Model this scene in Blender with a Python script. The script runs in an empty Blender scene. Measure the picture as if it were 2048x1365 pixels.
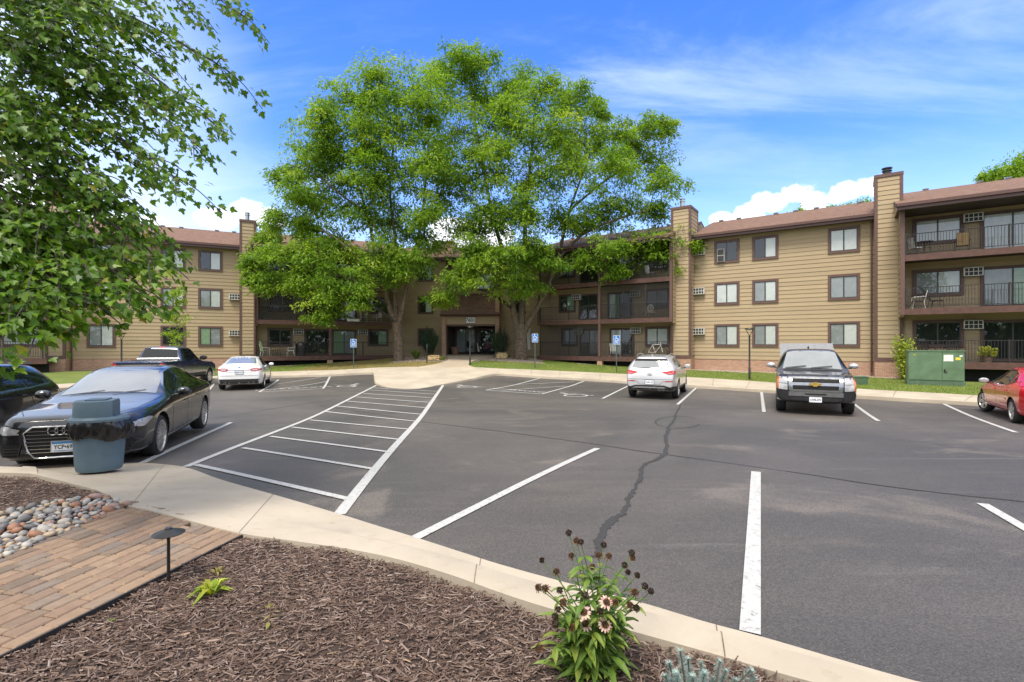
import bpy, bmesh, math, random
import numpy as np
from mathutils import Vector, Matrix
from mathutils.bvhtree import BVHTree
R = math.radians
SC = bpy.context.scene
COL = SC.collection
random.seed(7)
RNG = np.random.default_rng(11)

# ------------------------------------------------------------ camera
F, U0, V0, EYE = 1000.0, 1024.0, 690.0, 1.75
cd = bpy.data.cameras.new('camera')
cam = bpy.data.objects.new('camera', cd); COL.objects.link(cam)
cam.location = (0, 0, EYE); cam.rotation_euler = (R(90), 0, 0)
cd.sensor_width = 36; cd.lens = 36 * F / 2048; cd.shift_y = 7.5 / 2048
cd.clip_start = 0.1; cd.clip_end = 3000
SC.camera = cam

# ------------------------------------------------------------ light
SUN_EL, SUN_AZ = R(62), R(207)      # azimuth clockwise from +Y: behind the camera, to its left
sdir = Vector((math.sin(SUN_AZ) * math.cos(SUN_EL), math.cos(SUN_AZ) * math.cos(SUN_EL), math.sin(SUN_EL)))
sl = bpy.data.lights.new('sun', 'SUN'); sl.energy = 1.65; sl.angle = R(20); sl.color = (1.0, 0.93, 0.82)
sun = bpy.data.objects.new('sun', sl); COL.objects.link(sun)
sun.rotation_euler = (-sdir).to_track_quat('-Z', 'Y').to_euler()
SC.view_settings.view_transform = 'Standard'; SC.view_settings.look = 'None'
SC.view_settings.exposure = 1.47; SC.view_settings.gamma = 1.0

# ------------------------------------------------------------ node helpers
class NT:
    def __init__(s, tree): s.t = tree; s.n = tree.nodes; s.l = tree.links
    def new(s, typ, **kw):
        n = s.n.new(typ)
        for k, v in kw.items(): setattr(n, k, v)
        return n
    def put(s, sock, v):
        if hasattr(v, 'is_linked'): s.l.new(v, sock)
        elif v is not None:
            if isinstance(v, (tuple, list)) and len(v) == 3 and sock.type == 'RGBA': v = (*v, 1)
            sock.default_value = v
    def math(s, op, a, b=None, c=None, clamp=False):
        n = s.new('ShaderNodeMath', operation=op, use_clamp=clamp)
        for i, x in enumerate((a, b, c)):
            if x is not None: s.put(n.inputs[i], x)
        return n.outputs[0]
    def vmath(s, op, a, b=None):
        n = s.new('ShaderNodeVectorMath', operation=op)
        s.put(n.inputs[0], a)
        if b is not None: s.put(n.inputs[1], b)
        return n.outputs[1] if op in ('DISTANCE', 'DOT_PRODUCT', 'LENGTH') else n.outputs[0]
    def mix(s, f, a, b, typ='MIX'):
        n = s.new('ShaderNodeMix', data_type='RGBA', blend_type=typ)
        s.put(n.inputs[0], f); s.put(n.inputs[6], a); s.put(n.inputs[7], b)
        return n.outputs[2]
    def noise(s, vec, scale, detail=3, rough=.55, dist=0):
        n = s.new('ShaderNodeTexNoise'); s.put(n.inputs['Vector'], vec)
        n.inputs['Scale'].default_value = scale; n.inputs['Detail'].default_value = detail
        n.inputs['Roughness'].default_value = rough; n.inputs['Distortion'].default_value = dist
        return n.outputs['Fac']
    def ramp(s, f, lo, hi, a=0.0, b=1.0, smooth=True):
        n = s.new('ShaderNodeMapRange', interpolation_type='SMOOTHSTEP' if smooth else 'LINEAR')
        s.put(n.inputs[0], f); n.inputs[1].default_value = lo; n.inputs[2].default_value = hi
        n.inputs[3].default_value = a; n.inputs[4].default_value = b
        return n.outputs[0]
    def scale(s, vec, sc):
        n = s.new('ShaderNodeMapping'); s.put(n.inputs[0], vec); n.inputs[3].default_value = sc
        return n.outputs[0]

# ------------------------------------------------------------ sky
w = bpy.data.worlds.new('World'); SC.world = w; w.use_nodes = True
T = NT(w.node_tree); w.node_tree.nodes.clear()
sky = T.new('ShaderNodeTexSky', sky_type='NISHITA'); sky.sun_disc = False
sky.sun_elevation = SUN_EL; sky.sun_rotation = SUN_AZ
sky.air_density = 1.0; sky.dust_density = 0.15; sky.ozone_density = 2.2
hs = T.new('ShaderNodeHueSaturation'); hs.inputs['Saturation'].default_value = 1.33; hs.inputs['Value'].default_value = 2.1
hs.inputs['Hue'].default_value = 0.519
T.l.new(sky.outputs[0], hs.inputs['Color'])
tc = T.new('ShaderNodeTexCoord').outputs['Generated']
dirn = T.vmath('NORMALIZE', tc)
sp = T.new('ShaderNodeSeparateXYZ'); T.l.new(dirn, sp.inputs[0])
X, Y, Z = sp.outputs
zz = T.math('ADD', T.math('MAXIMUM', Z, 0.0), 0.18)
cb = T.new('ShaderNodeCombineXYZ'); T.put(cb.inputs[0], T.math('DIVIDE', X, zz)); T.put(cb.inputs[1], T.math('DIVIDE', Y, zz))
rot = T.new('ShaderNodeMapping'); T.l.new(cb.outputs[0], rot.inputs[0])
rot.inputs[2].default_value = (0, 0, R(-14)); rot.inputs[3].default_value = (0.55, 1.7, 1); rot.inputs[1].default_value = (3.1, 0.4, 0)
wisp = T.ramp(T.noise(rot.outputs[0], 1.15, 7, .62, .7), .40, .74)
wisp2 = T.ramp(T.noise(T.scale(cb.outputs[0], (.5, 1.0, 1)), 1.0, 4, .5, .3), .35, .7)
wisp = T.math('MULTIPLY', wisp, T.math('MULTIPLY_ADD', wisp2, .8, .3))
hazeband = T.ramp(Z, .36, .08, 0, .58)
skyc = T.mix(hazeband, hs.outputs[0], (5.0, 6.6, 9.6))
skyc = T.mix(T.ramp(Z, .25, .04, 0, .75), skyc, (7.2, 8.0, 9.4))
skyc = T.mix(T.math('MULTIPLY', T.ramp(X, -.38, -.64, 0, .85), T.ramp(T.noise(cb.outputs[0], .9, 4), .25, .6, .55, 1)), skyc, (6.9, 7.9, 9.4))  # milky veil added at left so car bonnets reflect paler sky
skyc = T.mix(T.math('MULTIPLY', wisp, .70, clamp=True), skyc, (6.0, 7.2, 9.4))
# heaped clouds low over the roofs and outside the view: each a lumpy patch of the sky in its own direction
cn = T.noise(dirn, 15.0, 8, .62)
cn2 = T.noise(dirn, 5.0, 2, .5)
cum = None
for (u, v, r) in ((1500, 432, .030), (1550, 404, .034), (1588, 388, .032), (1622, 404, .026), (1445, 440, .02), (1702, 380, .026), (1740, 368, .030), (1680, 392, .018),
                  (440, 436, .035), (495, 426, .038), (535, 440, .035), (300, 452, .03), (240, 450, .03), (900, 470, .05), (980, 470, .05),
                  (-60, 420, .16), (-420, 380, .20), (-900, 420, .20), (-1500, 380, .2), (2500, 430, .14), (2900, 420, .16), (60, 560, .10)):  # wide patches left of the view are added, to whiten bonnet reflections
    c = Vector(((u - U0) / F, 1, (V0 - v) / F)).normalized()
    dd = T.vmath('DISTANCE', T.scale(dirn, (1, 1, 1.45)), (c.x, c.y, c.z * 1.45))
    k = T.math('SUBTRACT', 1.0, T.math('DIVIDE', dd, r))
    cum = k if cum is None else T.math('MAXIMUM', cum, k)
cumf = T.ramp(T.math('ADD', cum, T.math('MULTIPLY_ADD', cn, 2.0, -1.0)), .02, .32)
cumc = T.mix(T.ramp(T.math('MULTIPLY_ADD', cn, .6, T.math('MULTIPLY', cn2, .6)), .42, .72), (7.6, 8.2, 9.4), (11.2, 11.2, 11.3))
skyc = T.mix(T.math('MULTIPLY', cumf, .95), skyc, cumc)
# added bright cloud sheet overhead and behind the viewer, unseen, for neutral fill light
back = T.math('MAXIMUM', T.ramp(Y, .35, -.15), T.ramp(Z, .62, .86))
fill_sheet = T.mix(T.noise(dirn, 2.2, 5, .55), (6.8, 7.1, 7.6), (12.5, 12.3, 12.0))
skyc = T.mix(T.math('MULTIPLY', back, T.ramp(Z, -.02, .40, .25, .92)), skyc, fill_sheet)
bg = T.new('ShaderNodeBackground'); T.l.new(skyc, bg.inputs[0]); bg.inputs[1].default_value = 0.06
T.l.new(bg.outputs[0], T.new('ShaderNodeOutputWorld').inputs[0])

# ------------------------------------------------------------ materials
MT = {}
def base_mat(name):
    m = bpy.data.materials.new(name); m.use_nodes = True
    m.node_tree.nodes.clear(); t = NT(m.node_tree)
    b = t.new('ShaderNodeBsdfPrincipled'); o = t.new('ShaderNodeOutputMaterial')
    t.l.new(b.outputs[0], o.inputs[0]); MT[name] = m
    return m, t, b, o
def bump(t, b, h, strength, dist=.02):
    n = t.new('ShaderNodeBump'); n.inputs['Strength'].default_value = strength; n.inputs['Distance'].default_value = dist
    t.put(n.inputs['Height'], h); t.l.new(n.outputs[0], b.inputs['Normal'])
def pm(name, col, rough=.6, metal=0, var=.12, scale=9, bmp=0, coat=0, spec=.5, detail=4, bscale=None):
    m, t, b, o = base_mat(name)
    v = t.new('ShaderNodeTexCoord').outputs['Object']
    n = t.noise(v, scale, detail)
    lo = tuple(c * (1 - var) for c in col); hi = tuple(min(1, c * (1 + var)) for c in col)
    t.put(b.inputs['Base Color'], t.mix(t.ramp(n, .3, .7), lo, hi))
    t.put(b.inputs['Roughness'], t.math('MULTIPLY_ADD', n, .16, rough - .08))
    b.inputs['Metallic'].default_value = metal; b.inputs['Coat Weight'].default_value = coat
    b.inputs['Coat Roughness'].default_value = .03; b.inputs['Specular IOR Level'].default_value = spec
    if bmp: bump(t, b, t.noise(v, bscale or scale * 4, 5), bmp)
    return m
def wallvec(t):
    v = t.new('ShaderNodeTexCoord').outputs['Object']
    s = t.new('ShaderNodeSeparateXYZ'); t.l.new(v, s.inputs[0])
    c = t.new('ShaderNodeCombineXYZ'); t.put(c.inputs[0], t.math('ADD', s.outputs[0], s.outputs[1])); t.l.new(s.outputs[2], c.inputs[1])
    return v, c.outputs[0], s
def siding(name, col):
    m, t, b, o = base_mat(name)
    v, wv, s = wallvec(t)
    streak = t.noise(t.scale(v, (.7, .7, 9)), 2.2, 5, .6)
    big = t.noise(v, .35, 2)
    board = t.new('ShaderNodeTexWhiteNoise', noise_dimensions='1D')
    t.put(board.inputs['W'], t.math('FLOOR', t.math('DIVIDE', t.math('SUBTRACT', s.outputs[2], .8), .254)))
    f = t.math('ADD', t.math('MULTIPLY', streak, .6), t.math('MULTIPLY_ADD', board.outputs[0], .25, t.math('MULTIPLY', big, .3)))
    t.put(b.inputs['Base Color'], t.mix(t.ramp(f, .3, .95), tuple(c * .86 for c in col), tuple(c * 1.12 for c in col)))
    b.inputs['Roughness'].default_value = .75
    bump(t, b, streak, .15, .01)
    return m
siding('siding', (.385, .292, .178))
def brickm(name, c1, c2, mortar, bw=.2, bh=.067):
    m, t, b, o = base_mat(name)
    v, wv, s = wallvec(t)
    br = t.new('ShaderNodeTexBrick'); t.l.new(wv, br.inputs['Vector'])
    br.inputs['Color1'].default_value = (*c1, 1); br.inputs['Color2'].default_value = (*c2, 1); br.inputs['Mortar'].default_value = (*mortar, 1)
    br.inputs['Scale'].default_value = 1; br.inputs['Mortar Size'].default_value = .009
    br.inputs['Brick Width'].default_value = bw; br.inputs['Row Height'].default_value = bh; br.inputs['Bias'].default_value = -.1
    n = t.noise(v, 7, 4)
    t.put(b.inputs['Base Color'], t.mix(t.math('MULTIPLY', n, .35), br.outputs[0], (.3, .18, .12), 'MULTIPLY'))
    b.inputs['Roughness'].default_value = .85
    bump(t, b, t.math('SUBTRACT', 1, br.outputs['Fac']), .5, .01)
    return m
brickm('brick', (.52, .28, .17), (.34, .16, .095), (.52, .46, .38))
def shingle():
    m, t, b, o = base_mat('shingle')
    v = t.new('ShaderNodeTexCoord').outputs['Object']
    br = t.new('ShaderNodeTexBrick'); t.l.new(v, br.inputs['Vector'])
    br.inputs['Color1'].default_value = (.20, .122, .088, 1); br.inputs['Color2'].default_value = (.125, .074, .054, 1)
    br.inputs['Mortar'].default_value = (.075, .042, .032, 1); br.inputs['Mortar Size'].default_value = .006
    br.inputs['Scale'].default_value = 1; br.inputs['Brick Width'].default_value = .33; br.inputs['Row Height'].default_value = .14
    n = t.noise(v, 3.0, 6, .7); big = t.noise(v, .5, 2)
    c = t.mix(t.ramp(n, .3, .75), br.outputs[0], (.245, .155, .115))
    t.put(b.inputs['Base Color'], t.mix(t.math('MULTIPLY', big, .4), c, (.12, .07, .05)))
    b.inputs['Roughness'].default_value = .95; b.inputs['Specular IOR Level'].default_value = .2
    bump(t, b, t.math('ADD', t.noise(v, 40, 3), t.math('SUBTRACT', 1, br.outputs['Fac'])), .5, .02)
shingle()
def asphalt():
    m, t, b, o = base_mat('asphalt')
    v = t.new('ShaderNodeTexCoord').outputs['Object']
    big = t.noise(v, .16, 5, .6, .6); mid = t.noise(v, 1.1, 6, .65, .5); fine = t.noise(v, 85, 2, .7)
    drag = t.noise(t.scale(v, (.35, 1.6, 1)), .8, 6, .65, .8)
    c = t.mix(t.ramp(big, .35, .68), (.062, .057, .053), (.114, .100, .089))
    c = t.mix(t.math('MULTIPLY', t.ramp(drag, .52, .74), .55), c, (.135, .114, .094))
    c = t.mix(t.math('MULTIPLY', t.ramp(mid, .55, .8), .5), c, (.060, .057, .056))
    pale = t.noise(t.scale(v, (1, 1.3, 1)), .42, 7, .6, 1.2)
    c = t.mix(t.math('MULTIPLY', t.ramp(pale, .56, .68), .6), c, (.175, .150, .125))
    c = t.mix(t.math('MULTIPLY', t.ramp(t.noise(t.scale(v, (.12, 2.2, 1)), 1.6, 5, .6, .5), .58, .72), .35), c, (.16, .15, .14))
    vo = t.new('ShaderNodeTexVoronoi'); vo.inputs['Scale'].default_value = 60; t.l.new(v, vo.inputs['Vector'])
    sp2 = t.math('MULTIPLY', t.ramp(vo.outputs['Distance'], .22, .08), t.ramp(t.noise(v, 9, 3), .48, .62))
    c = t.mix(t.math('MULTIPLY', sp2, .75), c, (.27, .22, .17))
    c = t.mix(t.ramp(fine, .3, .75), t.mix(1, c, (.55, .55, .55), 'MULTIPLY'), t.mix(1, c, (1.35, 1.33, 1.3), 'MULTIPLY'))
    t.put(b.inputs['Base Color'], c)
    t.put(b.inputs['Roughness'], t.math('MULTIPLY_ADD', mid, .2, .52))
    b.inputs['Specular IOR Level'].default_value = .6
    bump(t, b, t.math('ADD', fine, t.math('MULTIPLY', vo.outputs['Distance'], .6)), .55, .012)
asphalt()
def concrete(name, col, joint=None):
    m, t, b, o = base_mat(name)
    v = t.new('ShaderNodeTexCoord').outputs['Object']
    a = t.noise(v, .7, 5, .6, .4); d = t.noise(v, 6, 6, .65); f = t.noise(v, 120, 2, .7)
    c = t.mix(t.ramp(a, .3, .7), tuple(x * .84 for x in col), tuple(x * 1.08 for x in col))
    c = t.mix(t.math('MULTIPLY', t.ramp(d, .55, .78), .45), c, tuple(x * y for x, y in zip(col, (.62, .55, .45))))
    c = t.mix(t.math('MULTIPLY', t.ramp(f, .58, .72), .3), c, tuple(x * .5 for x in col))
    t.put(b.inputs['Base Color'], c); b.inputs['Roughness'].default_value = .88; b.inputs['Specular IOR Level'].default_value = .3
    bump(t, b, t.math('ADD', f, d), .18, .01)
concrete('concrete', (.43, .37, .29)); concrete('walkway', (.42, .345, .26))
def paint():
    m, t, b, o = base_mat('road_paint')
    v = t.new('ShaderNodeTexCoord').outputs['Object']
    n = t.noise(v, 24, 6, .7); f = t.noise(v, 110, 2)
    c = t.mix(t.ramp(n, .52, .70), (.46, .455, .44), (.20, .19, .185))
    t.put(b.inputs['Base Color'], t.mix(t.math('MULTIPLY', f, .3), c, (.5, .5, .5), 'MULTIPLY')); b.inputs['Roughness'].default_value = .7
    bump(t, b, f, .3, .005)
paint()
def ground_mat(name, c1, c2, c3, sc=1.2):
    m, t, b, o = base_mat(name)
    v = t.new('ShaderNodeTexCoord').outputs['Object']
    c = t.mix(t.ramp(t.noise(v, sc, 4), .35, .65), c1, c2)
    c = t.mix(t.ramp(t.noise(v, sc * .3, 4), .45, .7), c, c3)
    f = t.noise(v, 60, 3)
    t.put(b.inputs['Base Color'], t.mix(t.math('MULTIPLY', f, .6), c, (.3, .3, .2), 'MULTIPLY')); b.inputs['Roughness'].default_value = .95
    bump(t, b, f, .8, .04)
ground_mat('lawn', (.13, .19, .03), (.18, .24, .045), (.23, .26, .06))
ground_mat('dry_lawn', (.24, .19, .06), (.33, .25, .10), (.17, .17, .045))
ground_mat('mulch', (.055, .034, .027), (.085, .055, .043), (.045, .03, .026), 6)
ground_mat('gravel', (.36, .29, .22), (.24, .17, .13), (.44, .38, .32), 9)
def tinted(name, stops, rough=.6, trans=0.0, spec=.4, bmp=0, var=.35):
    """colour picked per face from the 'tint' attribute"""
    m, t, b, o = base_mat(name)
    at = t.new('ShaderNodeAttribute', attribute_name='tint')
    cr = t.new('ShaderNodeValToRGB'); t.l.new(at.outputs['Fac'], cr.inputs[0])
    el = cr.color_ramp.elements
    while len(el) < len(stops): el.new(.5)
    for e, (p, c) in zip(el, stops): e.position = p; e.color = (*c, 1)
    c = cr.outputs[0]
    if var:
        v = t.new('ShaderNodeTexCoord').outputs['Object']
        c = t.mix(t.math('MULTIPLY', t.noise(v, 18, 4), var), c, tuple(.4 for _ in range(3)), 'MULTIPLY')
    t.put(b.inputs['Base Color'], c); b.inputs['Roughness'].default_value = rough; b.inputs['Specular IOR Level'].default_value = spec
    if bmp: bump(t, b, t.noise(t.new('ShaderNodeTexCoord').outputs['Object'], 90, 4), bmp, .004)
    if trans:
        tr = t.new('ShaderNodeBsdfTranslucent'); t.put(tr.inputs[0], t.mix(1, c, (1.25, 1.3, .55), 'MULTIPLY'))
        ms = t.new('ShaderNodeMixShader'); ms.inputs[0].default_value = trans
        t.l.new(b.outputs[0], ms.inputs[1]); t.l.new(tr.outputs[0], ms.inputs[2]); t.l.new(ms.outputs[0], o.inputs[0])
    return m
tinted('locust_leaf', [(0, (.065, .14, .014)), (.35, (.16, .285, .028)), (.7, (.26, .39, .040)), (1, (.37, .46, .06))], .5, .5, .35, var=0)
tinted('maple_leaf', [(0, (.05, .12, .012)), (.4, (.11, .22, .018)), (.85, (.20, .31, .026)), (1, (.33, .31, .035))], .42, .48, .4, var=0)
tinted('herb_leaf', [(0, (.075, .15, .025)), (.5, (.14, .23, .035)), (1, (.27, .32, .06))], .45, .3, .45, var=0)
tinted('hosta_leaf', [(0, (.20, .30, .03)), (.6, (.38, .45, .05)), (1, (.50, .48, .07))], .45, .3, .45, var=0)
tinted('juniper_leaf', [(0, (.035, .075, .04)), (1, (.09, .15, .08))], .7, .15, .3, var=0)
tinted('spruce_needle', [(0, (.22, .32, .31)), (.6, (.36, .47, .45)), (1, (.48, .58, .54))], .6, .1, .3, var=0)
tinted('chip', [(0, (.055, .033, .027)), (.35, (.135, .088, .068)), (.7, (.24, .175, .145)), (.92, (.37, .29, .25)), (1, (.44, .27, .13))], .85, 0, .2, var=.5)
tinted('paver', [(0, (.20, .155, .12)), (.35, (.28, .19, .135)), (.7, (.335, .235, .16)), (1, (.22, .18, .155))], .9, 0, .2, bmp=.6, var=.7)
tinted('pebble', [(0, (.30, .25, .2)), (.5, (.42, .35, .28)), (1, (.22, .12, .08))], .8, 0, .3)
tinted('grass_blade', [(0, (.13, .20, .03)), (.6, (.20, .27, .045)), (1, (.33, .33, .09))], .7, .25, .3, var=0)
tinted('dry_blade', [(0, (.22, .19, .06)), (.6, (.36, .28, .11)), (1, (.20, .22, .05))], .8, .2, .3, var=0)
tinted('petal', [(0, (.62, .30, .33)), (.6, (.72, .50, .42)), (1, (.75, .6, .45))], .6, .25, .3, var=0)
tinted('dead_flower', [(0, (.03, .016, .01)), (.5, (.10, .045, .018)), (1, (.26, .12, .03))], .9, 0, .2, var=.4)
for nm, c in (('stone_grey', (.25, .238, .22)), ('stone_pale', (.40, .375, .335)), ('stone_rust', (.30, .15, .09)), ('stone_dark', (.14, .135, .13)), ('stone_rose', (.33, .21, .18)), ('stone_tan', (.40, .31, .21))):
    pm(nm, c, .62, var=.35, scale=22, bmp=.2, detail=6)
pm('boulder', (.46, .33, .17), .85, var=.3, scale=5, bmp=.8, bscale=14)
pm('trim', (.115, .062, .050), .6, var=.1, bmp=.05); pm('deck', (.095, .045, .034), .65, var=.18, scale=4)
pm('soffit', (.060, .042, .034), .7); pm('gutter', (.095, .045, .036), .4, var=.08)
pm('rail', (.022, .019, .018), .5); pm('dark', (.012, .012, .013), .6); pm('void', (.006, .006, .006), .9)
pm('white_metal', (.62, .61, .56), .45, var=.08); pm('grille_dark', (.03, .03, .03), .6)
pm('sash', (.045, .040, .038), .45); pm('white_frame', (.7, .7, .68), .4)
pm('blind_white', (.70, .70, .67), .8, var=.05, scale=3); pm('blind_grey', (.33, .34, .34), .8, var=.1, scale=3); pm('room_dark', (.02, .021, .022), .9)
pm('blind_green', (.30, .42, .26), .8)
pm('galv', (.42, .43, .44), .35, .8, var=.15); pm('flue_dark', (.05, .05, .055), .4, .5)
pm('bark', (.155, .115, .082), .95, var=.4, scale=7, bmp=1.0, bscale=22, detail=6)
pm('bark_dark', (.05, .043, .035), .95, var=.35, scale=10, bmp=.6, bscale=30)
pm('stem', (.10, .17, .04), .6); pm('stem_brown', (.13, .085, .05), .8)
pm('green_box', (.105, .175, .10), .55, var=.16, scale=2.2); pm('green_dark', (.08, .13, .08), .6)
pm('sticker', (.72, .72, .7), .5); pm('yellow', (.72, .55, .05), .5)
pm('lamp_black', (.02, .019, .018), .4); pm('sign_blue', (.02, .16, .46), .4, var=.04); pm('sign_white', (.8, .8, .8), .4, var=.02)
pm('post_green', (.05, .075, .06), .6)
pm('bin', (.085, .135, .175), .5, var=.1, scale=4, bmp=.06, bscale=60); pm('bin_lid', (.10, .155, .195), .5, var=.08, scale=4, bmp=.05, bscale=60)
m = pm('bag', (.010, .010, .011), .22, spec=.6)
pm('edging', (.018, .017, .017), .6); pm('pot', (.17, .105, .07), .8)
pm('rubber', (.018, .018, .019), .8); pm('plastic_black', (.015, .015, .016), .5); pm('chrome', (.50, .50, .51), .2, 1, var=.06)
pm('chrome_dull', (.40, .40, .41), .24, 1, var=.1); pm('lid_grey', (.20, .20, .205), .6)
pm('alloy', (.55, .55, .56), .28, .85, var=.06); pm('mirror_white', (.5, .5, .5), .2, .5)
pm('plate', (.75, .77, .80), .4, var=.03); pm('plate_ink', (.02, .03, .10), .5); pm('plate_black', (.012, .012, .015), .5); pm('plate_blue', (.06, .20, .42), .4)
pm('red_lens', (.42, .012, .018), .15, coat=1); pm('lens_white', (.36, .36, .37), .12, coat=1, var=.22, scale=9); pm('amber', (.50, .17, .05), .2, coat=1)
pm('pink_lens', (.55, .16, .16), .2, coat=1); pm('gold', (.62, .42, .10), .3, .7); pm('seam', (.004, .004, .004), .8); pm('canvas_tan', (.42, .27, .12), .8)
pm('canvas_green', (.24, .36, .12), .8); pm('canvas_white', (.6, .62, .62), .7); pm('maroon', (.12, .025, .05), .7); pm('wood', (.36, .22, .09), .6)
def carpaint(name, col, metal=.0, rough=.22):
    m, t, b, o = base_mat(name)
    v = t.new('ShaderNodeTexCoord').outputs['Object']
    n = t.noise(v, 300, 2); d = t.noise(v, 2, 4)
    t.put(b.inputs['Base Color'], t.mix(t.math('MULTIPLY', n, .3), col, tuple(min(1, c * 1.5) for c in col)))
    b.inputs['Metallic'].default_value = metal; t.put(b.inputs['Roughness'], t.math('MULTIPLY_ADD', d, .1, rough))
    b.inputs['Coat Weight'].default_value = 1; b.inputs['Coat Roughness'].default_value = .025
carpaint('paint_black', (.006, .007, .010)); carpaint('paint_navy', (.012, .022, .065), .3); carpaint('paint_white', (.72, .72, .71)); carpaint('paint_silver', (.55, .55, .56), .45, .3)
carpaint('paint_red', (.52, .010, .016), .1)
def glass(name, tint, fac, rough=.02):
    """window glass: mirror-like coat over a see-through tinted body"""
    m, t, b, o = base_mat(name)
    tr = t.new('ShaderNodeBsdfTransparent'); tr.inputs[0].default_value = (*tint, 1)
    gl = t.new('ShaderNodeBsdfGlossy'); gl.inputs['Roughness'].default_value = rough; gl.inputs[0].default_value = (.95, .97, 1, 1)
    lw_ = t.new('ShaderNodeLayerWeight'); lw_.inputs[0].default_value = .5
    ms = t.new('ShaderNodeMixShader'); t.put(ms.inputs[0], t.math('MULTIPLY_ADD', t.math('POWER', lw_.outputs['Facing'], 4), .6, fac, clamp=True))
    t.l.new(tr.outputs[0], ms.inputs[1]); t.l.new(gl.outputs[0], ms.inputs[2]); t.l.new(ms.outputs[0], o.inputs[0])
glass('pane', (.84, .87, .87), .07)
m, t, b, o = base_mat('car_glass')
b.inputs['Base Color'].default_value = (.008, .010, .010, 1); b.inputs['Roughness'].default_value = .03; b.inputs['Specular IOR Level'].default_value = .6
m, t, b, o = base_mat('windscreen')
v = t.new('ShaderNodeTexCoord').outputs['Object']
t.put(b.inputs['Base Color'], t.mix(t.noise(v, 2.0, 3), (.10, .11, .11), (.22, .23, .23)))
b.inputs['Roughness'].default_value = .04; b.inputs['Specular IOR Level'].default_value = 1.0; b.inputs['Coat Weight'].default_value = 1; b.inputs['Coat IOR'].default_value = 2.0
m, t, b, o = base_mat('screen_mesh')
tr = t.new('ShaderNodeBsdfTransparent'); ms = t.new('ShaderNodeMixShader'); ms.inputs[0].default_value = .45
b.inputs['Base Color'].default_value = (.02, .02, .02, 1); b.inputs['Roughness'].default_value = .9
t.l.new(tr.outputs[0], ms.inputs[1]); t.l.new(b.outputs[0], ms.inputs[2]); t.l.new(ms.outputs[0], o.inputs[0])

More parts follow.
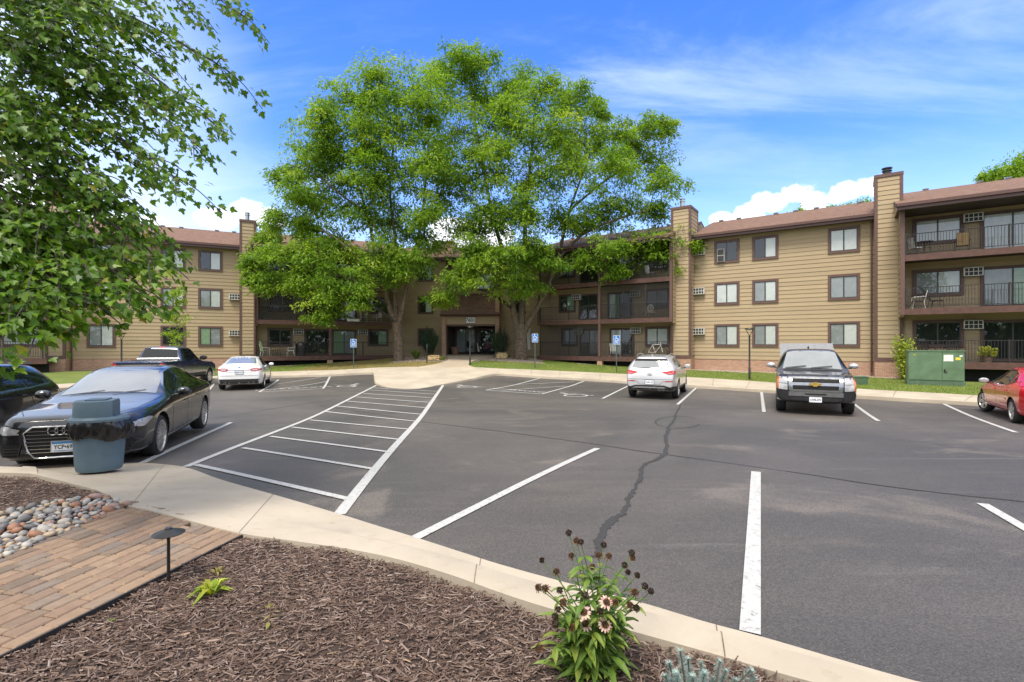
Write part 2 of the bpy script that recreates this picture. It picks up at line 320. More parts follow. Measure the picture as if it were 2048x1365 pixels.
# ------------------------------------------------------------ mesh helpers
def tag(o, label=None, cat=None, group=None, kind=None):
    for k, v in (('label', label), ('category', cat), ('group', group), ('kind', kind)):
        if v: o[k] = v
    return o
def thing(name, loc, label, cat, group=None, rz=0):
    o = bpy.data.objects.new(name, None); COL.objects.link(o)
    o.location = loc; o.rotation_euler = (0, 0, rz); o.empty_display_size = .2
    return tag(o, label, cat, group)
def copy_tree(o, parent=None):
    c = o.copy(); COL.objects.link(c); c.parent = parent
    for ch in list(o.children): copy_tree(ch, c)
    return c
def link(name, me, parent=None, matrix=None):
    o = bpy.data.objects.new(name, me); COL.objects.link(o)
    if parent is not None: o.parent = parent
    if matrix is not None: o.matrix_local = matrix
    return o
class MB:
    def __init__(s): s.v = []; s.f = []; s.m = []
    def add(s, vs, fs, mi=0):
        n = len(s.v); s.v += [tuple(x) for x in vs]
        s.f += [[i + n for i in f] for f in fs]; s.m += [mi] * len(fs); return s
    def quad(s, a, b, c, d, mi=0): return s.add([a, b, c, d], [[0, 1, 2, 3]], mi)
    def box(s, x0, x1, y0, y1, z0, z1, mi=0, rot=None, piv=None):
        vs = [Vector(p) for p in ((x0, y0, z0), (x1, y0, z0), (x1, y1, z0), (x0, y1, z0), (x0, y0, z1), (x1, y0, z1), (x1, y1, z1), (x0, y1, z1))]
        if rot is not None:
            pv = Vector(piv) if piv else Vector(((x0 + x1) / 2, (y0 + y1) / 2, (z0 + z1) / 2))
            vs = [rot @ (p - pv) + pv for p in vs]
        return s.add(vs, [[0, 3, 2, 1], [4, 5, 6, 7], [0, 1, 5, 4], [1, 2, 6, 5], [2, 3, 7, 6], [3, 0, 4, 7]], mi)
    def tube(s, pts, rad, n=6, mi=0, caps=True):
        pts = [Vector(p) for p in pts]; k = len(pts)
        if not hasattr(rad, '__len__'): rad = [rad] * k
        b = len(s.v); up = None
        for i, p in enumerate(pts):
            d = (pts[min(i + 1, k - 1)] - pts[max(i - 1, 0)])
            d = d.normalized() if d.length > 1e-9 else Vector((0, 0, 1))
            if up is None:
                up = d.cross(Vector((0, 0, 1)))
                if up.length < .1: up = d.cross(Vector((1, 0, 0)))
            up = (up - d * up.dot(d)).normalized(); side = d.cross(up)
            for j in range(n):
                a = 2 * math.pi * j / n
                s.v.append(tuple(p + (up * math.cos(a) + side * math.sin(a)) * rad[i]))
        for i in range(k - 1):
            for j in range(n):
                s.f.append([b + i * n + j, b + i * n + (j + 1) % n, b + (i + 1) * n + (j + 1) % n, b + (i + 1) * n + j]); s.m.append(mi)
        if caps:
            s.f.append([b + j for j in range(n)][::-1]); s.f.append([b + (k - 1) * n + j for j in range(n)]); s.m += [mi, mi]
        return s
    def lathe(s, prof, n=24, mi=0, c=(0, 0, 0), axis='z', sx=1, sy=1):
        b = len(s.v)
        for r, h in prof:
            for j in range(n):
                a = 2 * math.pi * j / n; x, y = r * math.cos(a) * sx, r * math.sin(a) * sy
                p = (x, y, h) if axis == 'z' else (x, h, y)
                s.v.append((p[0] + c[0], p[1] + c[1], p[2] + c[2]))
        for i in range(len(prof) - 1):
            for j in range(n):
                q = [b + i * n + j, b + i * n + (j + 1) % n, b + (i + 1) * n + (j + 1) % n, b + (i + 1) * n + j]
                s.f.append(q if axis == 'z' else q[::-1]); s.m.append(mi)
        return s
    def ell(s, c, r, mi=0, n=10, k=7, jit=0):
        b = len(s.v)
        for i in range(k + 1):
            th = math.pi * i / k
            for j in range(n):
                a = 2 * math.pi * j / n; q = 1 + (random.uniform(-jit, jit) if jit else 0)
                s.v.append((c[0] + r[0] * math.sin(th) * math.cos(a) * q, c[1] + r[1] * math.sin(th) * math.sin(a) * q, c[2] - r[2] * math.cos(th) * q))
        for i in range(k):
            for j in range(n):
                s.f.append([b + i * n + j, b + i * n + (j + 1) % n, b + (i + 1) * n + (j + 1) % n, b + (i + 1) * n + j]); s.m.append(mi)
        return s
    def mesh(s, name, mats, smooth=False):
        me = bpy.data.meshes.new(name); me.from_pydata(s.v, [], s.f)
        for m in (mats if isinstance(mats, (list, tuple)) else [mats]): me.materials.append(MT[m])
        me.polygons.foreach_set('material_index', s.m)
        if smooth:
            me.polygons.foreach_set('use_smooth', [True] * len(s.f))
            bm = bmesh.new(); bm.from_mesh(me); bmesh.ops.remove_doubles(bm, verts=bm.verts, dist=1e-5)
            ang = smooth if isinstance(smooth, float) else .7
            for e in bm.edges:
                if len(e.link_faces) == 2 and e.calc_face_angle(0) > ang: e.smooth = False
            bm.to_mesh(me); bm.free()
        me.update(); return me
    def build(s, name, mats, parent=None, matrix=None, smooth=False):
        return link(name, s.mesh(name, mats, smooth), parent, matrix)
def np_mesh(name, V, k, mat, tint=None, parent=None, matrix=None, smooth=False):
    V = np.asarray(V, dtype=np.float32).reshape(-1, 3); n = len(V)
    me = bpy.data.meshes.new(name); me.vertices.add(n); me.loops.add(n); me.polygons.add(n // k)
    me.vertices.foreach_set('co', V.ravel()); me.loops.foreach_set('vertex_index', np.arange(n, dtype=np.int32))
    me.polygons.foreach_set('loop_start', np.arange(0, n, k, dtype=np.int32)); me.polygons.foreach_set('loop_total', np.full(n // k, k, dtype=np.int32))
    if tint is not None:
        a = me.attributes.new('tint', 'FLOAT', 'POINT'); a.data.foreach_set('value', np.repeat(np.asarray(tint, dtype=np.float32), k))
    me.materials.append(MT[mat]); me.update(calc_edges=True); me.validate()
    if smooth: me.polygons.foreach_set('use_smooth', [True] * (n // k))
    return link(name, me, parent, matrix)
def text_mesh(name, body, size, mat, parent, matrix, depth=.003, bold=0):
    cu = bpy.data.curves.new(name, 'FONT'); cu.body = body; cu.size = size; cu.align_x = 'CENTER'; cu.align_y = 'CENTER'
    cu.extrude = depth; cu.offset = bold; cu.resolution_u = 3
    o = bpy.data.objects.new(name + '_curve', cu); COL.objects.link(o)
    dg = bpy.context.evaluated_depsgraph_get(); me = bpy.data.meshes.new_from_object(o.evaluated_get(dg))
    bpy.data.objects.remove(o); bpy.data.curves.remove(cu)
    me.name = name; me.materials.clear(); me.materials.append(MT[mat])
    return link(name, me, parent, matrix)
def mtx(xa, ya, za, loc):
    return Matrix(((xa[0], ya[0], za[0], loc[0]), (xa[1], ya[1], za[1], loc[1]), (xa[2], ya[2], za[2], loc[2]), (0, 0, 0, 1)))
def sstep(a, b, x):
    t = np.clip((x - a) / (b - a), 0, 1); return t * t * (3 - 2 * t)
# height of the asphalt: the lot falls gently away from the near kerb
def gz(x, y):
    return float(-.03 - .22 * sstep(6, 15, y) + .34 * sstep(23.5, 31.5, y) * math.exp(-((x + 3.9) / 11) ** 2))
# height of the planted ground behind the far kerb
def hz(x, y):
    return float(-.05 + .10 * sstep(25, 33, y) + .86 * sstep(24, 43, y) * math.exp(-((x + 3.9) / 10) ** 2))
def gp(u, v, fn=gz, dz=0):
    z = 0.0
    for _ in range(30):
        D = F * (EYE - z) / (v - V0); D = min(D, 80); x = (u - U0) / F * D; z = .5 * z + .5 * (fn(x, D) + dz)
    return Vector((x, D, z))
def at(u, v, D): return Vector(((u - U0) / F * D, D, EYE + (V0 - v) / F * D))
def catmull(pts, n=6):
    P = [Vector(p) for p in pts]; out = []
    for i in range(len(P) - 1):
        a, b, c, d = P[max(i - 1, 0)], P[i], P[i + 1], P[min(i + 2, len(P) - 1)]
        for j in range(n):
            t = j / n
            out.append(.5 * ((2 * b) + (c - a) * t + (2 * a - 5 * b + 4 * c - d) * t * t + (3 * b - a - 3 * c + d) * t ** 3))
    out.append(P[-1]); return out
# ============================================================ GROUND
def grid(name, xs, ys, fn, mat, kind='structure', keep=None, smooth=True):
    mb = MB(); idx = {}
    def vi(i, j):
        if (i, j) not in idx:
            idx[(i, j)] = len(mb.v); mb.v.append((xs[i], ys[j], fn(xs[i], ys[j])))
        return idx[(i, j)]
    for i in range(len(xs) - 1):
        for j in range(len(ys) - 1):
            if keep and not keep((xs[i] + xs[i + 1]) / 2, (ys[j] + ys[j + 1]) / 2): continue
            mb.f.append([vi(i, j), vi(i + 1, j), vi(i + 1, j + 1), vi(i, j + 1)]); mb.m.append(0)
    o = mb.build(name, mat); o['kind'] = kind
    if smooth: o.data.polygons.foreach_set('use_smooth', [True] * len(mb.f))
    return o
def inpoly(poly):
    P = [(p[0], p[1]) for p in poly]
    def f(x, y):
        c = False; j = len(P) - 1
        for i in range(len(P)):
            xi, yi = P[i]; xj, yj = P[j]
            if (yi > y) != (yj > y) and x < (xj - xi) * (y - yi) / (yj - yi) + xi: c = not c
            j = i
        return c
    return f
o = MB().quad((-1500, -1500, -.7), (1500, -1500, -.7), (1500, 1500, -.7), (-1500, 1500, -.7)).build('ground', 'lawn'); o['kind'] = 'structure'
grid('asphalt_lot', list(np.arange(-60, 60.1, .75)), list(np.arange(-12, 41, .75)), gz, 'asphalt')

# far pavement: kerb line (asphalt side) and back edge, one pair per station
pairs = [((-34, 2), (-36, 4.5)), ((-25, 11), (-26.5, 13)),
         ((125, 782), (125, 768)), ((300, 773), (300, 759)), ((430, 766), (420, 753)), ((545, 757), (540, 744)), ((660, 753.5), (650, 741)), ((735, 749.5), (715, 738)),
         ((747, 752), (745, 736)), ((748, 762), (775, 735)), ((754, 771), (800, 734.5)), ((784, 776.8), (825, 734)), ((836, 777.8), (865, 734)), ((882, 771), (905, 734)), ((937, 763), (945, 734.5)), ((992, 752.5), (1000, 737.5)),
         ((1030, 753.5), (1035, 738.5)), ((1079, 757), (1080, 740.5)), ((1200, 764), (1200, 746)), ((1300, 771), (1300, 751)), ((1396, 777), (1396, 755.5)), ((1530, 786), (1540, 765)), ((1716, 798), (1720, 778)), ((1887, 808.5), (1900, 788)),
         ((1956, 813), (1980, 793)), ((2048, 819), (2080, 799)), ((19, 8.5), (20.5, 10)), ((30, 0), (32, 2))]
kk = [1, 1, 1, 1, 1, 1, 1, 1, 1, 1, .7, .25, .1, .3, .8, 1, 1, 1, 1, 1, 1, 1, 1, 1, 1, 1, 1, 1]
KO, KI = [], []
for a, b in pairs:
    KO.append(gp(*a) if a[1] > 100 else Vector((a[0], a[1], gz(*a))))
    KI.append(gp(*b, hz, .025) if b[1] > 100 else Vector((b[0], b[1], hz(*b) + .025)))
pv = MB(); kb = MB(); rows, krows = [], []
for o_, i_, k in zip(KO, KI, kk):
    d = Vector((i_.x - o_.x, i_.y - o_.y, 0)); L = d.length; d /= L
    h = .14 * k; b0 = o_.z
    kp = [o_ + Vector((0, 0, -.15)), o_ + Vector((0, 0, .004)), o_ + d * .02 + Vector((0, 0, h * .85 + .004)), o_ + d * .05 + Vector((0, 0, h + .004)), o_ + d * .16 + Vector((0, 0, h + .008))]
    krows.append(kp)
    p0 = o_ + d * .17 + Vector((0, 0, h + .006)); p1 = i_.copy()
    mid = p0.lerp(p1, .5); mid.z = max(mid.z, p0.z * .6 + p1.z * .4)
    rows.append([p0, mid, p1, p1 + Vector((0, 0, -.25))])
def strip(mb, rows):
    for a, b in zip(rows, rows[1:]):
        for j in range(len(a) - 1): mb.quad(a[j], b[j], b[j + 1], a[j + 1])
def dense(rows, n=6):
    out = []
    for j in range(len(rows[0])): out.append(catmull([r[j] for r in rows], n))
    return [list(x) for x in zip(*out)]
strip(kb, dense(krows, 4)); o = kb.build('kerb', 'concrete', smooth=.6); o['kind'] = 'structure'
strip(pv, dense(rows, 4)); o = pv.build('pavement', 'concrete', smooth=.6); o['kind'] = 'structure'
# joints across the far pavement
jm = MB(); DR = dense(rows, 8)
acc = 0
for a, b in zip(DR, DR[1:]):
    acc += (b[2] - a[2]).length
    if acc > 1.9:
        acc = 0; s = (b[0] - a[0]).normalized() * .012
        if (a[0] - a[2]).length < 4.5: jm.quad(a[0] - s + Vector((0, 0, .004)), a[0] + s + Vector((0, 0, .004)), a[2] + s + Vector((0, 0, .006)), a[2] - s + Vector((0, 0, .006)))
o = jm.build('pavement_joints', 'gravel'); o['kind'] = 'structure'

# planted ground between the far pavement and the building
RWO, RWA, LWO, LWA = (14.11, 32.82), -34.7, (-24.1, 35.57), 25.7
def offs(x, y):
    r = -((x - RWO[0]) * -math.sin(R(RWA)) + (y - RWO[1]) * math.cos(R(RWA)))
    l = -((x - LWO[0]) * -math.sin(R(LWA)) + (y - LWO[1]) * math.cos(R(LWA)))
    return r, l
lw = MB(); C0 = Vector((-3.5, 6, 0)); DK = dense([[p] for p in KI], 5)
prev = None
for (p,) in DK:
    dr = Vector((p.x - C0.x, p.y - C0.y, 0)).normalized(); col = []
    for t in (0, .6, 1.2, 1.9, 2.7, 3.6, 4.6, 5.7, 7, 8.5, 10, 12, 14, 17, 20, 26, 34, 50):
        q = p + dr * (t - .05); q.z = hz(q.x, q.y) + random.uniform(-.006, .012); col.append(q)
    if prev:
        for j in range(len(col) - 1):
            c = (col[j] + prev[j + 1]) / 2; r, l = offs(c.x, c.y)
            mi = 0
            if (r < 1.3 if c.x > 0 else l < 1.5): mi = 2
            elif abs(c.x + 3.2) < 5.5 and c.y > 35.5: mi = 2
            elif -13.5 < c.x < -4.2 and c.y > 20: mi = 1
            lw.quad(prev[j], col[j], col[j + 1], prev[j + 1], mi)
    prev = col
o = lw.build('lawn', ['lawn', 'dry_lawn', 'gravel'], smooth=True); o['kind'] = 'structure'
LAWN_BVH = BVHTree.FromPolygons([Vector(v) for v in lw.v], lw.f)
def lawn_z(x, y):
    h = LAWN_BVH.ray_cast(Vector((x, y, 20)), Vector((0, 0, -1)))
    return h[0].z if h[0] else hz(x, y)
# grass blades on the lawn
bl = {0: [], 1: []}; bt = {0: [], 1: []}
fc = [(f, m) for f, m in zip(lw.f, lw.m)]
for f, m in fc:
    if m == 2: continue
    a, b, c, d = [Vector(lw.v[i]) for i in f]; ce = (a + c) / 2
    if not (-20 < ce.x < 20) or ce.y > 42: continue
    n = int(min(900, (b - a).cross(d - a).length * 170))
    for _ in range(n):
        s, t = random.random(), random.random()
        p = a.lerp(b, s).lerp(d.lerp(c, s), t); h = random.uniform(.03, .08); an = random.uniform(0, 6.28); w_ = .012
        dx, dy = math.cos(an) * w_, math.sin(an) * w_
        bl[m].append(((p.x - dx, p.y - dy, p.z - .005), (p.x + dx, p.y + dy, p.z - .005), (p.x + random.gauss(0, .02), p.y + random.gauss(0, .02), p.z + h))); bt[m].append(random.random())
np_mesh('grass', bl[0], 3, 'grass_blade', bt[0])['kind'] = 'stuff'
np_mesh('dry_grass', bl[1], 3, 'dry_blade', bt[1])['kind'] = 'stuff'
# pebbles by the walls
pb, pt_ = [], []
for f, m in fc:
    if m != 2: continue
    a, b, c, d = [Vector(lw.v[i]) for i in f]; ce = (a + c) / 2
    if not (-26 < ce.x < 26) or ce.y > 42: continue
    for _ in range(int(min(400, (b - a).cross(d - a).length * 55))):
        s, t = random.random(), random.random(); p = a.lerp(b, s).lerp(d.lerp(c, s), t); q = random.uniform(.03, .07)
        tp = (p.x, p.y, p.z + q * .7); an = random.uniform(0, 1.5)
        cs = [(p.x + math.cos(an + k * 1.571) * q, p.y + math.sin(an + k * 1.571) * q, p.z - .005) for k in range(4)]; tt = random.random()
        for k in range(4): pb.append((cs[k], cs[(k + 1) % 4], tp)); pt_.append(tt)
np_mesh('wall_pebbles', pb, 3, 'pebble', pt_)['kind'] = 'stuff'
# walkway from the pavement to the entrance
wk = MB()
L_ = [gp(820, 736, hz, .03), gp(850, 732, hz, .05), gp(880, 726, hz, .05), gp(897, 719, hz, .05)]; R_ = [gp(960, 737, hz, .03), gp(938, 731, hz, .05), gp(943, 724, hz, .05), gp(962, 718, hz, .05)]
L_ += [Vector((-5.5, 41.5, .93)), Vector((-5.5, 44, .93))]; R_ += [Vector((-1.2, 41.5, .93)), Vector((-1.2, 44, .93))]
L_ = catmull(L_, 5); R_ = catmull(R_, 5)
for i in range(len(L_) - 1): wk.quad(L_[i], R_[i], R_[i + 1], L_[i + 1]); wk.quad(L_[i], L_[i + 1], L_[i + 1] - Vector((0, 0, .3)), L_[i] - Vector((0, 0, .3))); wk.quad(R_[i], R_[i] - Vector((0, 0, .3)), R_[i + 1] - Vector((0, 0, .3)), R_[i + 1])
o = wk.build('walkway', 'walkway', smooth=.6); o['kind'] = 'structure'

# ------------------------------------------------------------ painted lines, cracks
LN = MB()
def line(a, b, wd=.1, mb=None, dz=.008, mi=0):
    mb = mb or LN; A, B = gp(*a), gp(*b); n = max(2, int((B - A).length / .5)); d = (B - A).normalized(); s = Vector((-d.y, d.x, 0)) * wd / 2
    for i in range(n):
        p, q = A.lerp(B, i / n), A.lerp(B, (i + 1) / n)
        V = [p - s, q - s, q + s, p + s]
        mb.quad(*[Vector((v.x, v.y, gz(v.x, v.y) + dz + .002)) for v in V], mi)
line((372, 935), (752, 771.5), .11); line((678, 1031), (886, 771), .13)
for a, b in (((392, 931), (697, 1000)), ((485, 897), (750, 940)), ((541, 874), (783, 906)), ((584, 855.5), (804, 881)), ((620, 841), (821, 860)), ((650, 824), (840, 844.4)),
             ((672, 813), (845, 830)), ((691, 803), (854, 816.7)), ((712, 795), (861, 806)), ((727, 788), (868, 797)), ((740, 781), (873, 789.6)), ((748, 777), (876.5, 783.7))): line(a, b, .095, dz=.010)
line((830, 1078), (1195, 898), .11); line((1500, 1268), (1512, 945), .12); line((1965, 1009), (2150, 1116), .11); line((285, 927), (462, 846), .11)
for a, b in (((1205, 798), (1257, 772)), ((1355, 810), (1392, 777)), ((1523, 785), (1528, 825)), ((1700, 803), (1757, 843)), ((1888, 809), (2032, 866)), ((2048, 819), (2300, 895)),
             ((518, 785), (557, 760)), ((518, 785), (646, 778)), ((646, 778), (660, 754)), ((972, 781), (1079, 757.5)), ((972, 781), (1083, 789)), ((1083, 789), (1168, 763)), ((410, 790), (428, 768)), ((330, 793), (345, 772))): line(a, b, .1)
for a, b in (((545, 770), (642, 755.5)), ((552, 779), (655, 763.5)), ((1030, 770), (1148, 764.6)), ((1003, 782), (1131, 773))): line(a, b, .09, dz=.010)
o = LN.build('parking_lines', 'road_paint'); o['kind'] = 'structure'
def isa(u, v, ang, sz=1.0):
    c = gp(u, v); mb = MB(); ca, sa = math.cos(ang), math.sin(ang)
    def P(x, y):
        X_, Y_ = c.x + (x * ca - y * sa) * sz, c.y + (x * sa + y * ca) * sz; return Vector((X_, Y_, gz(X_, Y_) + .012))
    def st(pts, wd=.1):
        for (x0, y0), (x1, y1) in zip(pts, pts[1:]):
            d = Vector((x1 - x0, y1 - y0)).normalized() * wd / 2
            mb.quad(P(x0 - d.y, y0 + d.x), P(x0 + d.y, y0 - d.x), P(x1 + d.y, y1 - d.x), P(x1 - d.y, y1 + d.x))
    st([(-.1, .55), (-.05, .05), (.28, .03), (.42, -.42), (.58, -.36)]); st([(-.08, .25), (.22, .25)], .08)
    st([(-.17, .15 - 0)] + [(-.02 + .38 * math.cos(a), -.22 + .38 * math.sin(a)) for a in np.linspace(R(118), R(345), 14)], .09)
    pts = [P(-.12 + .11 * math.cos(a), .68 + .11 * math.sin(a)) for a in np.linspace(0, 6.28, 13)[:-1]]; mb.add(pts, [list(range(12))])
    o = mb.build('wheelchair_symbol', 'road_paint'); o['kind'] = 'structure'
isa(932, 774, .35, 1.15); isa(1147, 790.6, .3, 1.15); isa(700, 772, -.3, 1.1)
def floor_text(u, v, body, ang, size):
    c = gp(u, v); ca, sa = math.cos(ang), math.sin(ang)
    o = text_mesh('painted_words', body, size, 'road_paint', None, mtx((ca, sa, 0), (-sa, ca, 0), (0, 0, 1), (c.x, c.y, gz(c.x, c.y) + .012)), .001)
    o['kind'] = 'structure'
a0, a1 = gp(535, 782), gp(636, 776.5); floor_text(590, 777.5, 'NO PARKING', math.atan2(a1.y - a0.y, a1.x - a0.x), .55)
a0, a1 = gp(985, 781), gp(1075, 788); floor_text(1033, 781.5, 'NO PARKING', math.atan2(a1.y - a0.y, a1.x - a0.x), .5)
# sealed cracks
CR = MB()
def crack(pts, wd, jit=.5, n=6):
    P = catmull([gp(*p) for p in pts], n); prev = None; o1 = 0; wv = 1
    for i, p in enumerate(P):
        d = (P[min(i + 1, len(P) - 1)] - P[max(i - 1, 0)]).normalized(); s = Vector((-d.y, d.x, 0))
        o1 = o1 * .9 + random.gauss(0, wd * .17); wv = max(.3, wv * .82 + .18 * random.uniform(1 - 2 * jit, 1 + 2 * jit))
        a = p + s * (o1 + wd / 2 * wv); b = p + s * (o1 - wd / 2 * wv)
        a.z = gz(a.x, a.y) + .005; b.z = gz(b.x, b.y) + .005
        if prev: CR.quad(prev[0], prev[1], b, a)
        prev = (a, b)
crack([(1185, 1115), (1215, 1065), (1240, 1030), (1262, 990), (1275, 960), (1290, 928), (1325, 909), (1330, 872), (1338, 850), (1352, 828), (1366, 800), (1394, 779)], .062, .7, 18)
crack([(833, 842.6), (975, 860), (1100, 876.6), (1183, 888), (1317, 908), (1544, 939), (1794, 976), (2048, 1004), (2300, 1035)], .03, .5, 14)
crack([(430, 838), (545, 818), (674, 799)], .03); crack([(640, 812), (760, 830), (833, 842)], .02)
crack([(1357 + 44 * math.cos(a), 845 + 12 * math.sin(a)) for a in np.linspace(.3, 5.6, 12)], .04, .4, 4)
o = CR.build('sealed_cracks', 'edging'); o['kind'] = 'structure'
m, t, b, o_ = base_mat('sealant'); v = t.new('ShaderNodeTexCoord').outputs['Object']
t.put(b.inputs['Base Color'], t.mix(t.noise(v, 30, 4), (.018, .017, .017), (.05, .047, .045))); b.inputs['Roughness'].default_value = .8
bump(t, b, t.noise(v, 60, 3), .6, .01); o.data.materials[0] = m

# ------------------------------------------------------------ near kerb and concrete apron
FZ = lambda x, y: .15
near = [((-13, 7.6), (-13, 7.2), .9), ((0, 939), (0, 946), .9), ((60, 935), (40, 943.5), .6), ((148, 929), (165, 973), .15), ((260, 927), (208, 987), 0), ((317, 929), (252, 1010), 0), ((375, 937), (303, 1022), 0),
        ((443, 961), (400, 1047), 0), ((559, 994), (487, 1068), 0), ((680, 1030), (600, 1084), .1), ((760, 1055), (700, 1099), .35), ((835, 1078), (795, 1119), .6), ((925, 1107), (900, 1150), .85),
        ((1000, 1131), (1000, 1186), 1), ((1130, 1167), (1100, 1218), 1), ((1284, 1208), (1280, 1268), 1), ((1410, 1246), (1427, 1309), 1), ((1526, 1277), (1547, 1344), 1), ((1700, 1328), (1740, 1398), 1), ((1830, 1365), (1900, 1450), 1),
        ((3.0, 2.1), (2.35, 1.75), 1), ((4.2, -1), (3.5, -1.2), 1), ((5, -6), (4.3, -6), 1)]
NO, NI, nr = [], [], []
for a, b, k in near:
    o_ = gp(*a) if a[1] > 100 else Vector((a[0], a[1], gz(*a))); i_ = gp(*b, FZ) if b[1] > 100 else Vector((b[0], b[1], .15))
    NO.append(o_); NI.append(i_); z0 = gz(o_.x, o_.y); row = []
    for fr, hk in ((0, 0), (.25, .02), (.52, .0), (.56, .55), (.60, .9), (.65, 1), (.97, 1), (1, .97)):
        p = o_.lerp(i_, fr); zr = z0 + .008 + (.15 - z0) * hk; zf = z0 + .008 + (.142 - z0) * fr
        p.z = zr * k + zf * (1 - k); row.append(p)
    row = [row[0] - Vector((0, 0, .1))] + row + [row[-1] - Vector((0, 0, .12))]; nr.append(row)
ap = MB(); strip(ap, dense(nr, 6)); o = ap.build('kerb', 'concrete', smooth=.5); o['kind'] = 'structure'
jm = MB()
def joint(i, t, mb=jm):
    a = [p.lerp(q, t) for p, q in zip(nr[i][1:-1], nr[i + 1][1:-1])]; d = (nr[i + 1][1] - nr[i][1]).normalized() * .0032
    for p, q in zip(a, a[1:]): mb.quad(p - d + Vector((0, 0, .004)), p + d + Vector((0, 0, .004)), q + d + Vector((0, 0, .004)), q - d + Vector((0, 0, .004)))
joint(7, .9); joint(5, .2); joint(2, .1); joint(12, .5); joint(16, .2)
o = jm.build('kerb_joints', 'bark'); o['kind'] = 'structure'

# ------------------------------------------------------------ mulch bed
pr0, pr1 = Vector((-2.27, 4.36, 0)), Vector((-2.74, 2.2, 0))
pdn = (pr1 - pr0).normalized(); plf = Vector((pdn.y, -pdn.x, 0))
if plf.x > 0: plf = -plf
inpath = inpoly([pr0 - pdn * .6, pr0 + pdn * 4.2, pr0 + pdn * 4.2 + plf * 1.75, pr0 - pdn * .6 + plf * 1.75])
NC = [r[0] for r in dense([[p] for p in NI], 8)]
bedpoly = [(p.x, p.y) for p in NC] + [(4.3, -8), (-13, -8)]
inbed = inpoly(bedpoly)
def mz(x, y):
    return (.07 if inpath(x, y) else .115) + .012 * math.sin(x * 3.1 + y * 1.7) + .010 * math.sin(x * 7.3 - y * 5.1) + .006 * math.sin(x * 17 + y * 13)
keepm = lambda x, y: all(inbed(x + a, y + b) for a in (-.035, .035) for b in (-.035, .035))
grid('mulch_bed', list(np.arange(-8, 3.6, .07)), list(np.arange(-1, 7.2, .07)), mz, 'mulch', keep=keepm)
grid('planting_bed', list(np.arange(-13, 4.4, .3)), list(np.arange(-8, 7.3, .3)), lambda x, y: .07, 'mulch', keep=inbed)
# brick path
pr0, pr1 = Vector((-2.27, 4.36, 0)), Vector((-2.74, 2.2, 0))
pdn = (pr1 - pr0).normalized(); plf = Vector((pdn.y, -pdn.x, 0))
if plf.x > 0: plf = -plf
bv, bt2 = [], []
BL, BW = .205, .112
rockpoly = [gp(u, v, FZ) for u, v in ((-420, 1090), (-120, 1048), (0, 1027), (112, 1001), (212, 993), (256, 1009), (130, 1062), (0, 1116), (-420, 1300))]
inrock = inpoly(rockpoly)
for r in range(16):
    offr = (r % 2) * .5 + random.uniform(-.12, .12) + (r % 3) * .17
    for c in range(-4, 26):
        ce = pr0 + plf * (r + .5) * BW + pdn * (c + offr) * BL
        if not inbed(ce.x, ce.y - .03): continue
        if ce.y < .4: continue
        L2, W2 = BL / 2 - .004, BW / 2 - .004; z = .140 + random.uniform(-.003, .003); tl = [random.uniform(-.003, .003) for _ in range(4)]
        def q(a, b, zz): return tuple(ce + pdn * a + plf * b + Vector((0, 0, zz)))
        cs = [(-1, -1), (1, -1), (1, 1), (-1, 1)]
        top = [q(a * (L2 - .008), b * (W2 - .008), z + tl[k]) for k, (a, b) in enumerate(cs)]
        mid = [q(a * L2, b * W2, z - .009 + tl[k]) for k, (a, b) in enumerate(cs)]; bot = [q(a * L2, b * W2, .06) for a, b in cs]
        fs = [top] + [[mid[k], mid[(k + 1) % 4], top[(k + 1) % 4], top[k]] for k in range(4)] + [[bot[k], bot[(k + 1) % 4], mid[(k + 1) % 4], mid[k]] for k in range(4)]
        tt = min(1, max(0, random.gauss(.5, .3)))
        for f in fs: bv.append(f[::-1]); bt2.append(tt)
o = np_mesh('brick_path', bv, 4, 'paver', bt2); o['kind'] = 'structure'
ed = MB(); e0, e1 = pr0 - pdn * .02 - plf * .012, pr0 + pdn * 4.2 - plf * .012
pts = [e0.lerp(e1, i / 10) + Vector((0, 0, .13)) for i in range(11)]
ed.box(-.006, .006, .10, 4.3, -.08, .012); M_ = mtx(-plf, pdn, (0, 0, 1), e0 + Vector((0, 0, .13)))
tag(ed.build('path_edging', 'edging', matrix=M_), 'thin black edging strip between the brick path and the mulch', 'edging strip')
inpath = inpoly([pr0 - pdn * .6, pr0 + pdn * 4.2, pr0 + pdn * 4.2 + plf * 1.75, pr0 - pdn * .6 + plf * 1.75])
# loose wood chips
cv, ct = [], []
def chips(n, x0, x1, y0, y1, bias):
    k = 0
    while k < n:
        x = random.uniform(x0, x1); y = y0 + (y1 - y0) * random.random() ** bias
        k += 1
        if not inbed(x, y + .01) or inpath(x, y) or inrock(x, y): continue
        L = random.choice((.008, .012, .017, .024, .04)) * random.uniform(.7, 1.3); W = random.uniform(.002, .0055); an = random.gauss(.1, .9); pt = random.gauss(0, .22)
        z = mz(x, y) + random.uniform(.002, .016)
        d = Vector((math.cos(an) * math.cos(pt), math.sin(an) * math.cos(pt), math.sin(pt))) * L; s = Vector((-math.sin(an), math.cos(an), random.gauss(0, .3))) * W
        u = Vector((0, 0, W * random.uniform(.5, 1.2))); c = Vector((x, y, z)); sk = random.uniform(.5, 1)
        a0, a1, b0, b1, m0, m1 = c - d - s * sk, c + d - s, c - d + s, c + d + s * sk, c - d * .9 + u, c + d * .95 + u
        cv.append((a0, a1, m1, m0)); cv.append((m0, m1, b1, b0)); tt = min(1, max(0, random.betavariate(1.6, 2.2))); ct.extend((tt, tt))
chips(62000, -3.2, 2.2, 1.9, 5.2, 1.25); chips(12000, -6.6, -3.6, 4.2, 6.8, 1.0)
np_mesh('mulch_chips', cv, 4, 'chip', ct)['kind'] = 'stuff'
